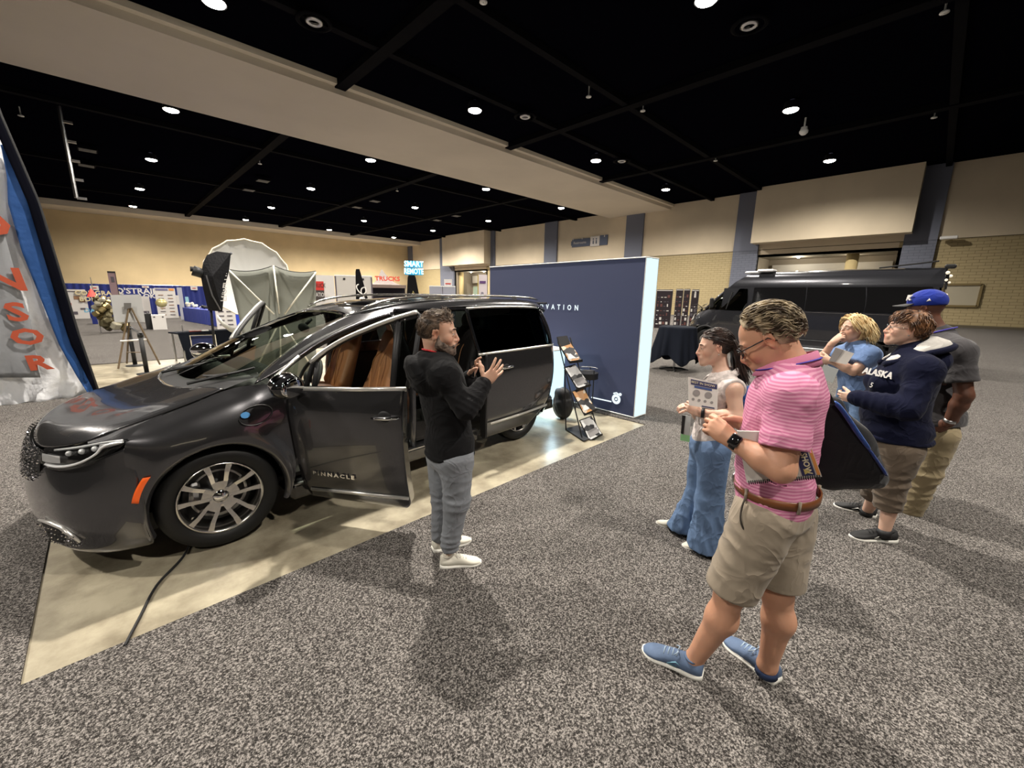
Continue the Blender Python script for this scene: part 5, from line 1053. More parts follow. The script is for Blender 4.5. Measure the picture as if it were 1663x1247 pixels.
# black skirted table, chair, softbox, reflectors
q = gp(288, 541, .75); q1 = gp(392, 535, .75); dq = q1-q; Lq = np.linalg.norm(dq); eq = dq/Lq; nq = nrm(np.cross((0, 0, 1), eq)); nq = nq if nq@q > 0 else -nq
tt = thing('black_table', 'black cloth covered table behind the minivan hood', 'table', (q[0], q[1], 0)); G = []
for j in range(10):
    v = j/9; z = .75*(1-v)+.01; row = [q+eq*(Lq*i/60)+eq*(.10*v*(1 if i < 30 else -1)*abs(i-30)/30)*1.6+nq*(.12*v+.02*math.sin(i*.9)*v) for i in range(61)]; G.append([(r[0], r[1], z) for r in row])
MB().grid(G).obj('cloth_front', mat('black_polyester', (0, 0, 0)), tt, True, True); MB().prism([q, q1, q1+nq*.5, q+nq*.5], (0, 0, 0), (0, 0, -.03)).obj('table_top', mat('black_polyester', (0, 0, 0)), tt, world=True)
for u in (.08, .92):
    for v in (.1, .6): p = q+eq*Lq*u+nq*v; MB().cyl((p[0], p[1], 0), (p[0], p[1], .72), .02).obj('leg', M_METAL, tt, world=True)
for i, (u, s, mm, lab) in enumerate(((.12, (.012, .012, .09), M_METAL, 'thin metal microphone at the left of the black table'), (.3, (.12, .05, .012), mat('reddish_pad', srgb(120, 50, 40), .5), 'small red pad on the black table'), (.45, (.07, .05, .012), M_PW, 'white card on the black table'))):
    o = MB().box((0, 0, s[2]), (s[0]*2, s[1]*2, s[2]*2), bev=.003).obj('table_item', mm); o.location = q+eq*Lq*u+nq*.15+V3(0, 0, .001); tag(o, lab, 'item')
q = gp(338, 600); t_ = thing('folding_chair', 'chrome framed folding chair with a navy seat in front of the black table', 'chair', q, -.2)
for s in (-.22, .22): 
    MB().tube([(s, .25, 0), (s, -.05, .45), (s, -.18, .80)], .012, 6).obj('leg', M_CHROME, t_); MB().tube([(s, -.25, 0), (s, .2, .45)], .012, 6).obj('leg', M_CHROME, t_)
MB().tube([(-.22, -.18, .80), (.22, -.18, .80)], .012, 6).obj('top_rail', M_CHROME, t_); MB().box((0, .05, .45), (.42, .38, .04), bev=.01).obj('seat', mat('navy_pad', srgb(30, 40, 84), .6), t_); MB().box((0, -.15, .68), (.42, .02, .2), bev=.008).obj('backrest', mat('navy_pad', (0,)*3), t_)
# softbox on a stand
DS = 9.0; q = at(352, 600, DS)*V3(1, 1, 0); sb = thing('softbox', 'black studio softbox seen from the side, on a tall stand', 'softbox', q)
ps = lambda x, y, d=0: at(x, y, DS+d)
front = [ps(374, 413, -.35), ps(374, 414, .35), ps(356, 505, .45), ps(356, 503, -.45)]; front = [ps(375, 412, -.3), ps(368, 440, .35), ps(360, 505, .3), ps(352, 506, -.4)]
rear = [ps(333, 436, -.06), ps(336, 436, .06), ps(337, 450, .06), ps(333, 450, -.06)]
outl = [(330, 426), (336, 414), (352, 408), (375, 411), (372, 440), (366, 462), (361, 506), (338, 504), (330, 470), (326, 448)]
b = MB(); P0 = [ps(x, y, -.22) for x, y in outl]; P1 = [ps(x, y, .30) for x, y in outl]; c0 = sum(P0)/10-V3(.05, .12, 0)
b.add([c0]+P0+P1, [(0, 1+i, 1+(i+1) % 10) for i in range(10)]+[(1+i, 11+i, 11+(i+1) % 10, 1+(i+1) % 10) for i in range(10)]+[tuple(range(20, 10, -1))]); b.obj('fabric_shell', mat('black_nylon', (.010, .010, .012), .6, spec=.2, bump=(30, .4, .02)), sb, False, True)
MB().tube([ps(313, 439, -.2), ps(322, 442, -.2), ps(337, 448, -.1)], [.085, .08, .07], 12).obj('flash_head', M_BLKM, sb, True, True); MB().tube([ps(312, 433, -.2), ps(312.5, 441, -.2)], .03, 8).obj('knob', M_BLKM, sb, True, True)
MB().tube([ps(335, 447, -.3), ps(345, 480, -.3), ps(358, 503, -.26)], .012, 5).obj('rod', M_METAL, sb, False, True); MB().tube([ps(376, 411, -.1), ps(340, 432, -.24)], .02, 5).obj('seam', mat('grey_nylon', srgb(90, 92, 100), .5), sb, False, True)
MB().tube([ps(337, 450), q+V3(0, 0, .25)], .02, 8).obj('stand_pole', M_BLKM, sb, True, True)
for a in (0.3, 2.4, 4.5): MB().tube([q+V3(0, 0, .45), q+V3(.55*math.cos(a), .55*math.sin(a), .012)], .014, 6).obj('stand_leg', M_BLKM, sb, True, True)
ee = nrm((ps(375, 440)-ps(350, 440))*V3(1, 1, 0)); text('STUDIO', .2, M_PW, sb, world_m=(ps(358, 455, -.235), V3(.12, .0, .98), -ee), ext=.002); text('LIGHTING', .15, M_PW, sb, world_m=(ps(363, 457, -.24), V3(.12, .0, .98), -ee), ext=.002)
# big white parabolic umbrella
c = at(404, 452, 12.2); n = nrm((O-c)*V3(1, 1, 0)*1.0+V3(0, 0, .35)); X, Y, Z = frame(n); rb = thing('white_umbrella', 'large round white photo umbrella showing above the grey backdrop', 'umbrella', (c[0], c[1], 0)); G = []
for r in np.linspace(0, 1, 8): G.append([c+(X*math.cos(a)+Y*math.sin(a))*.92*r*(1-.03*abs(math.sin(a*8)))-Z*.28*(1-r*r) for a in np.linspace(0, 2*PI, 64, endpoint=False)])
MB().grid(G, closev=True).obj('canopy', mat('white_silk', srgb(196, 196, 194), .6), rb, True, True)
MB().tube(G[-1], .018, 5, closed=True).obj('hem', mat('bright_hem', srgb(235, 225, 205), .6), rb, True, True)
MB().tube([c-Z*.4, c+Z*.2], .012, 6).obj('shaft', M_METAL, rb, False, True); MB().ell(c-Z*.25+V3(.02, 0, 0), (.12, .12, .08)).obj('hub', M_BLKM, rb, True, True)
MB().tube([(c[0], c[1]+.3, 0.02), (c[0], c[1]+.3, c[2])], .018, 6).obj('stand_pole', M_BLKM, rb, True, True)
for a in (0.3, 2.4, 4.5): MB().tube([(c[0], c[1]+.3, .5), (c[0]+.6*math.cos(a), c[1]+.3+.6*math.sin(a), .015)], .014, 5).obj('stand_leg', M_BLKM, rb, True, True)
# grey pop-up backdrop with white ribs
DB = 9.6; pb = lambda x, y, d=0: at(x, y, DB+d); bk = thing('popup_backdrop', 'grey fabric pop-up backdrop stretched on crossed white ribs behind the minivan', 'backdrop', pb(440, 600)*V3(1, 1, 0))
M_GREY = mat('grey_backdrop_cloth', srgb(128, 130, 122), .8, bump=(40, .1, .01))
tl, tm, tr = (370, 437), (444, 431), (513, 442)
bl, bm_, br = (390, 560), (452, 560), (512, 560)
def edge(p, q, n, sag): return [((p[0]*(1-u)+q[0]*u), (p[1]*(1-u)+q[1]*u)+sag*4*u*(1-u)) for u in np.linspace(0, 1, n)]
top = edge((370, 437), (444, 431), 9, 6)+edge((444, 431), (513, 440), 9, 6)[1:]; bot = edge((402, 575), (452, 575), 9, 0)+edge((452, 575), (513, 575), 9, 0)[1:]
G = [[pb(t0[0]*(1-v)+b0[0]*v, t0[1]*(1-v)+b0[1]*v, .10*math.sin(PI*v)+(.12 if abs(i-8) < 1 else 0)) for i, (t0, b0) in enumerate(zip(top, bot))] for v in np.linspace(0, 1, 12)]
G[-1] = [(p[0], p[1], .02) for p in G[-1]]; MB().grid(G).obj('fabric', M_GREY, bk, True, True, solid=.004)
hub = pb(455, 520, -.25)
for (x, y) in ((370, 437), (444, 431), (513, 442)):
    MB().tube([pb(x, y, -.03), hub+(pb(x, y)-hub)*.12], .016, 6).obj('rib', mat('white_rod', srgb(220, 215, 200), .4), bk, True, True)
for (x, y) in ((402, 575), (452, 575), (513, 575)): p = pb(x, y); MB().tube([V3(p[0], p[1], .02), hub], .016, 6).obj('rib', mat('white_rod', (0,)*3), bk, True, True)
MB().ell(hub, (.06, .06, .06)).obj('hub', M_BLKM, bk, True, True)
MB().tube([pb(x, y, -.02) for x, y in top], .008, 4).obj('hem', mat('dark_hem', srgb(60, 60, 58), .7), bk, True, True)
cr = MB().grid([[pb(x, y, .3+.2*v) for x, y in ((353, 510), (362, 522), (376, 531), (392, 535))] if v == 0 else [pb(x, y, .3) for x, y in ((353, 519), (362, 530), (374, 539), (392, 544))] for v in (0, 1)]).obj('reflector_disc', mat('pale_reflector', srgb(190, 188, 180), .5), None, True, solid=.01); tag(cr, 'curved pale reflector edge beneath the softbox', 'reflector')
# far stands seen over the minivan roof
M_WP = mat('white_booth_panel', srgb(204, 200, 196), .6)
t_, e, n, c, w, h, th = U('display_booth', 'white booth side panel with a red and black poster, beside the grey backdrop', 'booth', 510, 546, 447, 503, 24, M_WP, .1)
strip(t_, e, n, c, -.38*w, .02*w, .71*h, .88*h, M_RED, 'poster_top', base=.06); strip(t_, e, n, c, -.38*w, .02*w, .50*h, .71*h, mat('dark_poster', srgb(60, 54, 52), .6), 'poster_bottom', base=.06)
text('TRUCK', .3, M_BLKM, t_, world_m=(c-e*.18*w+V3(0, 0, .80*h)+n*.08, e, (0, 0, 1)), ext=.004, sx=.6); text('NATION', .3, M_PW, t_, world_m=(c-e*.18*w+V3(0, 0, .62*h)+n*.08, e, (0, 0, 1)), ext=.004, sx=.55)
t_, e, n, c, w, h, th = U('display_booth', 'white booth back panels behind the tall black pylon', 'booth', 547, 607, 447, 503, 26, mat('pale_booth_panel', srgb(188, 184, 178), .6), .1)
strip(t_, e, n, c, -.5*w, .5*w, .975*h, h, M_WHITE, 'top_rail', base=.05); strip(t_, e, n, c, .46*w, .50*w, 0, h*.97, M_INK, 'edge_post', base=.05); strip(t_, e, n, c, -.5*w, -.46*w, 0, h*.97, M_INK, 'edge_post', base=.05)
for u in (-.28, .22): strip(t_, e, n, c, u*w, u*w+.12, .9*h, .94*h, M_BLKM, 'clip', base=.06)
def pylon(lab, px0t, px1t, px0b, px1b, yt, dist, hasloop):
    zt = at((px0t+px1t)/2, yt, dist)[2]; cb = at((px0b+px1b)/2, 488, dist)*V3(1, 1, 0); t_ = thing('pylon', lab, 'pylon', cb); X = nrm((at(px1b, 488, dist)-at(px0b, 488, dist))*V3(1, 1, 0)); Y = np.cross((0, 0, 1), X)
    wb = np.linalg.norm((at(px1b, 488, dist)-at(px0b, 488, dist))[:2]); wt = np.linalg.norm((at(px1t, 488, dist)-at(px0t, 488, dist))[:2]); ot = X@((at((px0t+px1t)/2, yt, dist)-cb)*V3(1, 1, 0)); zb = at(590, 488, dist)[2]; wg = wb+(wb-wt)*zb/(zt-zb); og = -ot*zb/(zt-zb)
    V = []
    for (z, w, o_) in ((0, wg, og), (zt-.1, wt, ot), (zt, wt*.7, ot)): V += [X*(o_+sx*w/2)+Y*sy*w*.35+V3(0, 0, z) for sx, sy in ((-1, -1), (1, -1), (1, 1), (-1, 1))]
    MB().add(V, [(0, 1, 5, 4), (1, 2, 6, 5), (2, 3, 7, 6), (3, 0, 4, 7), (4, 5, 9, 8), (5, 6, 10, 9), (6, 7, 11, 10), (7, 4, 8, 11), (8, 9, 10, 11)]).obj('tower', M_BLKG, t_)
    return t_, X, (-Y if (-Y)@(-cb) > 0 else Y), cb, wb, zt, zb
t_, X, n, cb, wb, zt, zb = pylon('tall black pylon with a coiled white hose, rising above the minivan roof', 577, 585, 578, 599, 437, 15, 1)
P = [cb+X*wb*u+n*(wb*.5)+V3(0, 0, zb+(zt-zb)*v) for u, v in ((-.2, .52), (-.38, .45), (-.25, .3), (.1, .2), (.3, .28), (.25, .42), (0, .38), (-.05, .25), (.15, .12))]; MB().tube(spline(P, 40), .02, 6).obj('hose', M_PW, t_, True, True); MB().ell(cb+n*wb*.5+V3(0, 0, zb+.06*(zt-zb)), (.1, .08, .06)).obj('nozzle', M_PW, t_, True, True)
t_, X, n, cb, wb, zt, zb = pylon('dark blue pylon carrying the glowing blue-white lettering', 662, 675, 660, 683, 446, 15, 0)
b = MB(); c = cb+n*wb*.5+V3(0, 0, zb+.2*(zt-zb)); b.tube([c-X*.1-V3(0, 0, .12), c+X*.12-V3(0, 0, .12), c+V3(0, 0, .16)], .015, 4, closed=True); b.obj('warning_triangle', mat('yellow_print', srgb(200, 180, 110), .5), t_, world=True)
M_NEON = glow('neon_cyan', (.55, .92, 1.0), 2.2); M_NB = mat('neon_backing', srgb(40, 120, 150), .4, emit=srgb(40, 140, 180), es=.8)
sg = thing('lit_sign', 'glowing blue-white SMART REMOTE lettering above the dark blue pylon', 'sign', (cb[0], cb[1], 2.4)); sg.location.z = float(at(672, 446, 15)[2])
for body, yy in (('SMART', 429), ('REMOTE', 441)): c = at(672, yy, 14.85); text(body, .25, M_NEON, sg, world_m=(c, X, (0, 0, 1)), ext=.01, bold=.008, sx=.82 if body == 'SMART' else .68); P = [c+X*u+V3(0, 0, v)-n*.04 for u, v in ((-.30, -.11), (.30, -.11), (.30, .11), (-.30, .11))]; MB().prism(P, (0, 0, 0), -n*.03).obj('backing', M_NB, sg, world=True)
# canopy tent
DT = 33; c = at(630, 488, DT)*V3(1, 1, 0); X = nrm((at(660, 488, DT)-at(608, 488, DT))*V3(1, 1, 0)); Y = nrm(np.cross((0, 0, 1), X)); Wd = np.linalg.norm((at(660, 488, DT)-at(606, 488, DT))[:2])/2+.1; ze = float(at(630, 463, DT)[2]); zp = float(at(621, 437, DT)[2])
tn = thing('canopy_tent', 'grey peaked canopy tent with red lettering on its roof', 'tent', c); pk_ = c+X*(-.35)+V3(0, 0, zp); C4 = [c+X*sx*Wd+Y*sy*Wd+V3(0, 0, ze) for sx, sy in ((-1, -1), (1, -1), (1, 1), (-1, 1))]
nn = -Y if (-Y)@(-c) > 0 else Y
for i in range(4): P = [C4[i], C4[(i+1) % 4], pk_]; MB().grid([[P[0]*(1-v)*(1-u)+P[1]*u*(1-v)+P[2]*v-V3(0, 0, .45*math.sin(PI*v)*.8) for u in np.linspace(0, 1, 7)] for v in np.linspace(0, 1, 7)]).obj('roof_panel', mat('grey_tent_cloth', srgb(150, 142, 138), .7), tn, True, True); MB().prism([P[0], P[1], P[1]-V3(0, 0, .22), P[0]-V3(0, 0, .22)], (0, 0, 0), (0, 0, .005)).obj('valance', mat('valance_cloth', srgb(180, 160, 150), .7), tn, world=True)
for p in C4: MB().cyl((p[0], p[1], 0), p, .03).obj('pole', M_METAL, tn, world=True)
text('TRUCKS', .44, glow('red_lit_print', (1.0, .16, .10), .9), tn, world_m=(c+nn*(Wd*.82)+X*.05+V3(0, 0, ze+.42), X, V3(0, 0, 1)-nn*.3), ext=.02, sx=1.05, bold=.015)
MB().prism([c+X*sx*Wd*.98+nn*.2+V3(0, 0, z) for sx, z in ((-1, .02), (1, .02), (1, ze-.1), (-1, ze-.1))], (0, 0, 0), nn*.04).obj('back_wall', mat('dark_tent_wall', srgb(34, 32, 44), .7), tn, world=True)
for i in range(3): o = MB().box((0, 0, 0), (.5, .12, .14), bev=.02).obj('string_lamp', glow('warm_tube', (1, .85, .6), 2.0), tn, world=True); o.location = X*(-.9+.9*i)+nn*(Wd*.6)+V3(0, 0, ze-.12-.0)
for i, (u, z, mm) in enumerate(((-.8, .9, M_RED), (.0, .95, mat('maroon', srgb(110, 40, 36), .6)), (.8, .8, M_PW))):
    o = MB().box((0, 0, z/2), (.5, .4, z), bev=.05).obj('exhibit_case', mm); o.location = c+X*u+nn*.7; tag(o, ['red', 'maroon', 'white'][i]+' display case standing inside the canopy tent', 'case'); MB().ell((0, 0, z+.2), (.18, .15, .22)).obj('top', mm, o, True)
t_, e, n, c, w, h, th = U('grey_cabinet', 'pair of pale grey cabinets seen over the minivan roof', 'cabinet', 698.5, 740, 465, 505, 22, mat('pale_grey_laminate', srgb(158, 160, 172), .6), .6)
strip(t_, e, n, c, -.01*w, .01*w, 0, h, M_INK, 'door_gap', base=.3); strip(t_, e, n, c, -.5*w, .5*w, h*.985, h*1.01, M_WHITE, 'counter_edge', base=.3); strip(t_, e, n, c, .03*w, .1*w, .5*h, .52*h, M_METAL, 'door_handle', base=.3)
p = c+e*w*.22+V3(0, 0, h+.002); t2 = thing('counter_sign', 'small white sign standing on the grey cabinets', 'sign', p); hh = .36; MB().prism([p-e*.2, p+e*.2, p+e*.2+V3(0, 0, hh), p-e*.2+V3(0, 0, hh)], (0, 0, 0), n*.02).obj('card', M_PW, t2, world=True); strip(t2, e, n, p, -.14, .14, hh*.3, hh*.45, M_RED)
t_, e, n, c, w, h, th = U('feather_banner', 'white and blue curved banner standing in front of the far entrance', 'banner', 776, 791, 446, 505, 18, mat('banner_white', srgb(206, 196, 200), .6), .03)
strip(t_, e, n, c, -.52*w, -.42*w, 0, h, mat('gold_edge', srgb(170, 150, 60), .5), 'edge'); strip(t_, e, n, c, .25*w, .55*w, 0, h*.62, mat('banner_blue', srgb(60, 80, 130), .6), 'edge'); strip(t_, e, n, c, -.3*w, .35*w, .86*h, .9*h, mat('violet_ink', srgb(90, 60, 110), .6))
text('B\nO\nU\nN\nD', .24, mat('navy_ink', srgb(50, 50, 90), .6), t_, world_m=(c+V3(0, 0, .5*h)+n*.04, e, (0, 0, 1)), ext=.003)
f = SDF(); f.ell((0, 0, .55), (1.0, .45, .35), .1); f.ell((.1, 0, .95), (.6, .4, .3), .1); V, F = f.mesh(.05); me, _ = fastmesh('green_car', V, F); o = link('display_buggy', me, mat('olive_green_paint', srgb(90, 100, 70), .3, coat=1), None, True); o.location = at(690, 500, 27)*V3(1, 1, 0); tag(o, 'low olive green vehicle half hidden beside the dark blue pylon', 'vehicle')
for q in (-.6, .6): MB().cyl((q, -.4, .25), (q, .4, .25), .25, n=20).obj('wheel', M_TYRE, o)
# black posters by the block wall
for (x0, x1, yt, lab, k) in ((1062, 1087, 470, 'wide black poster stand nearest the glowing booth side', 4), (1093, 1103.5, 469, 'left slim black poster of the middle pair near the block wall', 2), (1105.5, 1114.5, 469, 'right slim black poster of the middle pair near the block wall', 2), (1118, 1129, 470, 'black poster with a white figure symbol, closest to the van', 2)):
    t_, e, n, c, w, h, th = U('poster_stand', lab, 'poster', x0, x1, yt, 531, 26, mat('black_poster', srgb(38, 28, 34), .5), .05, group='black poster stands by the block wall')
    for r in range(7):
        for q in range(k):
            mm = (M_INK, mat('maroon_print', srgb(110, 70, 66), .6), M_PW)[rnd.randrange(3)]; u = -.42+.84*q/k; wd = .84/k*rnd.uniform(.3, .85)
            if 'figure' in lab and r > 4: continue
            strip(t_, e, n, c, u*w, (u+wd)*w, (.1+.115*r)*h, (.1+.115*r+rnd.choice((.02, .02, .07)))*h, mm, base=.03)
    strip(t_, e, n, c, -.5*w, .5*w, .965*h, .985*h, M_PW, 'header', base=.03)
    if 'figure' in lab: MB().cyl(c+n*.04+V3(0, 0, .93*h), c+n*.06+V3(0, 0, .93*h), .05).obj('symbol', M_PW, t_, world=True); strip(t_, e, n, c, -.05, .05, .80*h, .91*h, M_PW, 'symbol', base=.03)
    for s in (-.5, .5): MB().cyl(c+e*w*s, c+e*w*s+V3(0, 0, h), .02, n=6).obj('post', M_METAL, t_, world=True)
q = at(1137, 530, 22)*V3(1, 1, 0); t_ = thing('dark_plant', 'dark spiky plant showing above the van nose', 'plant', q)
MB().lathe([(.18, 0), (.24, .4), (.26, .42)], n=16).obj('pot', M_BLKM, t_, True); MB().cyl((0, 0, .4), (0, 0, 1.3), .03).obj('stem', M_BLKM, t_)
for i in range(44):
    a = rnd.random()*2*PI; l = rnd.uniform(.3, .55); z = rnd.uniform(.9, 1.45); up = rnd.uniform(-.2, .6); P = [(0, 0, z), (l*.5*math.cos(a), l*.5*math.sin(a), z+up*l*.6), (l*math.cos(a), l*math.sin(a), z+up*l*.5)]; MB().tube(P, [.02, .05, .005], 4, flat=.2).obj('leaf', mat('black_green_leaf', (.012, .014, .012), .4), t_)
# ---- leaning fabric SPONSOR banner on the left
DBN = 9.7
def pbn(x, y, d=0): return at(x, y, DBN+d)
bn = thing('fabric_banner', 'tall leaning white and blue fabric banner with orange SPONSOR lettering', 'banner', gp(120, 645))
Y_ = np.linspace(120, 655, 60)
def xr(y): return float(np.interp(y, [0, 90, 190, 330, 440, 540, 635, 660], [-75, -38, 0, 61, 94, 124, 157, 166]))
def xs_(f, y):  # successive colour borders from the right edge inwards
    tab = {'navy': ([0, 280, 400, 520, 600, 640], [-55, 14, 52, 96, 130, 148]), 'blue': ([0, 240, 285, 330, 410, 480, 560, 610, 650], [-90, 2, 11, 13, 36, 64, 96, 124, 150]), 'grey': ([0, 340, 450, 520, 600, 660], [-160, -4, 27, 50, 62, 80])}[f]
    return float(np.interp(y, *tab))
def cloth(name, fl, fr, m, d, y0=40, y1=655, nx=10, amp=.03, ny=70):
    G = []
    for y in np.linspace(y0, y1, ny):
        row = []
        for u in np.linspace(0, 1, nx):
            x = fl(y)*(1-u)+fr(y)*u; w = max(0, (y-560)/95); row.append(pbn(x, y, d+amp*math.sin(x*.09+y*.021)+amp*.7*math.sin(x*.05-y*.07)*(.4+w*2)+.05*w*math.sin(x*.16+2*math.sin(y*.06))))
        G.append(row)
    return MB().grid(G).obj(name, m, bn, True, True, solid=.006)
LEFT = lambda y: -190.0
M_BW = mat('white_banner_cloth', srgb(232, 233, 236), .7, bump=(7, .4, .03)); M_BG = mat('grey_banner_panel', srgb(126, 128, 132), .7, bump=(7, .3, .02)); M_BB = mat('banner_blue_sweep', srgb(16, 64, 122), .7, bump=(6, .4, .03)); M_BN = mat('banner_navy_edge', srgb(6, 7, 16), .8, spec=.05)
ybot = lambda x: float(np.interp(x, [-190, 0, 40, 90, 140, 160], [690, 664, 657, 652, 640, 636]))
G = []
for v in np.linspace(0, 1, 80):
    row = []
    for u in np.linspace(0, 1, 40):
        xb = -190+u*(345); yb = ybot(xb); y = 30+(yb-30)*v; xt = -300+u*(240); x = (xr(y) if u == 1 else xr(y)-(1-u)*(335-60*v)); w = max(0, (y-585)/70)
        row.append(pbn(x, y+(-6*w*abs(math.sin(x*.07+1))), .04*math.sin(x*.07+y*.018)+.06*w*math.sin(x*.14+1.5*math.sin(y*.07))+.015*math.sin(x*.25+y*.05)))
    G.append(row)
MB().grid(G).obj('white_cloth', M_BW, bn, True, True, solid=.006)
cloth('blue_sweep', lambda y: xs_('blue', y), lambda y: xr(y)-2, M_BB, -.13, 235, 648, 10, .012)
cloth('navy_edge', lambda y: xr(y)-(16 if y < 560 else 16-.15*(y-560)), lambda y: xr(y)+1, M_BN, -.17, 30, 650, 4, .008)
cloth('grey_panel', lambda y: xs_('grey', y)-190, lambda y: xs_('grey', y), M_BG, -.12, 30, 613, 14, .012)
M_OR = mat('orange_red_letter', srgb(160, 68, 42), .7); dn = nrm(pbn(62, 592)-pbn(10, 465)); ex_ = nrm((pbn(80, 560)-pbn(40, 560))*V3(1, 1, 0))
for ch, (x, y), s in (('P', (-58, 262), .62), ('O', (-22, 365), .60), ('N', (6, 455), .60), ('S', (27, 508), .50), ('O', (45, 548), .44), ('R', (62, 590), .42)):
    upv = nrm(V3(0, 0, 1)+ex_*-.12); text(ch, s*.74, M_OR, bn, world_m=(pbn(x, y, -.165), nrm(ex_-upv*.0), upv), ext=.003, bold=.012, sx=1.25)
MB().tube([pbn(xr(y)+2, y, .02) for y in np.linspace(30, 640, 20)], .025, 6).obj('pole', M_BLKM, bn, True, True); MB().box(gp(150, 640)+V3(0, 0, .01), (.3, .3, .02)).obj('foot', M_BLKM, bn, world=True)
# ================================================================ PEOPLE
def skinmat(name, col, rough=.5):
    m = bpy.data.materials.new(name); m.use_nodes = True; nt = m.node_tree; b = nt.nodes['Principled BSDF']; b.inputs['Roughness'].default_value = rough
    a = nt.nodes.new('ShaderNodeVertexColor'); a.layer_name = 'tint'; mx = nt.nodes.new('ShaderNodeMixRGB'); mx.inputs[0].default_value = 1; mx.blend_type = 'MULTIPLY'; mx.inputs[1].default_value = (*col, 1)
    nt.links.new(a.outputs[0], mx.inputs[2]); nt.links.new(mx.outputs[0], b.inputs['Base Color']); b.inputs['Subsurface Weight'].default_value = .12; b.inputs['Subsurface Radius'].default_value = (.012, .004, .002)
    b.inputs['Subsurface Scale'].default_value = 1.0
    tc = nt.nodes.new('ShaderNodeTexCoord'); n = nt.nodes.new('ShaderNodeTexNoise'); n.inputs['Scale'].default_value = 90; nt.links.new(tc.outputs['Object'], n.inputs['Vector']); bp = nt.nodes.new('ShaderNodeBump'); bp.inputs['Strength'].default_value = .08; bp.inputs['Distance'].default_value = .004
    nt.links.new(n.outputs['Fac'], bp.inputs['Height']); nt.links.new(bp.outputs['Normal'], b.inputs['Normal']); return m
def Mx(side, fw, up): return np.stack([side, fw, up], 1)
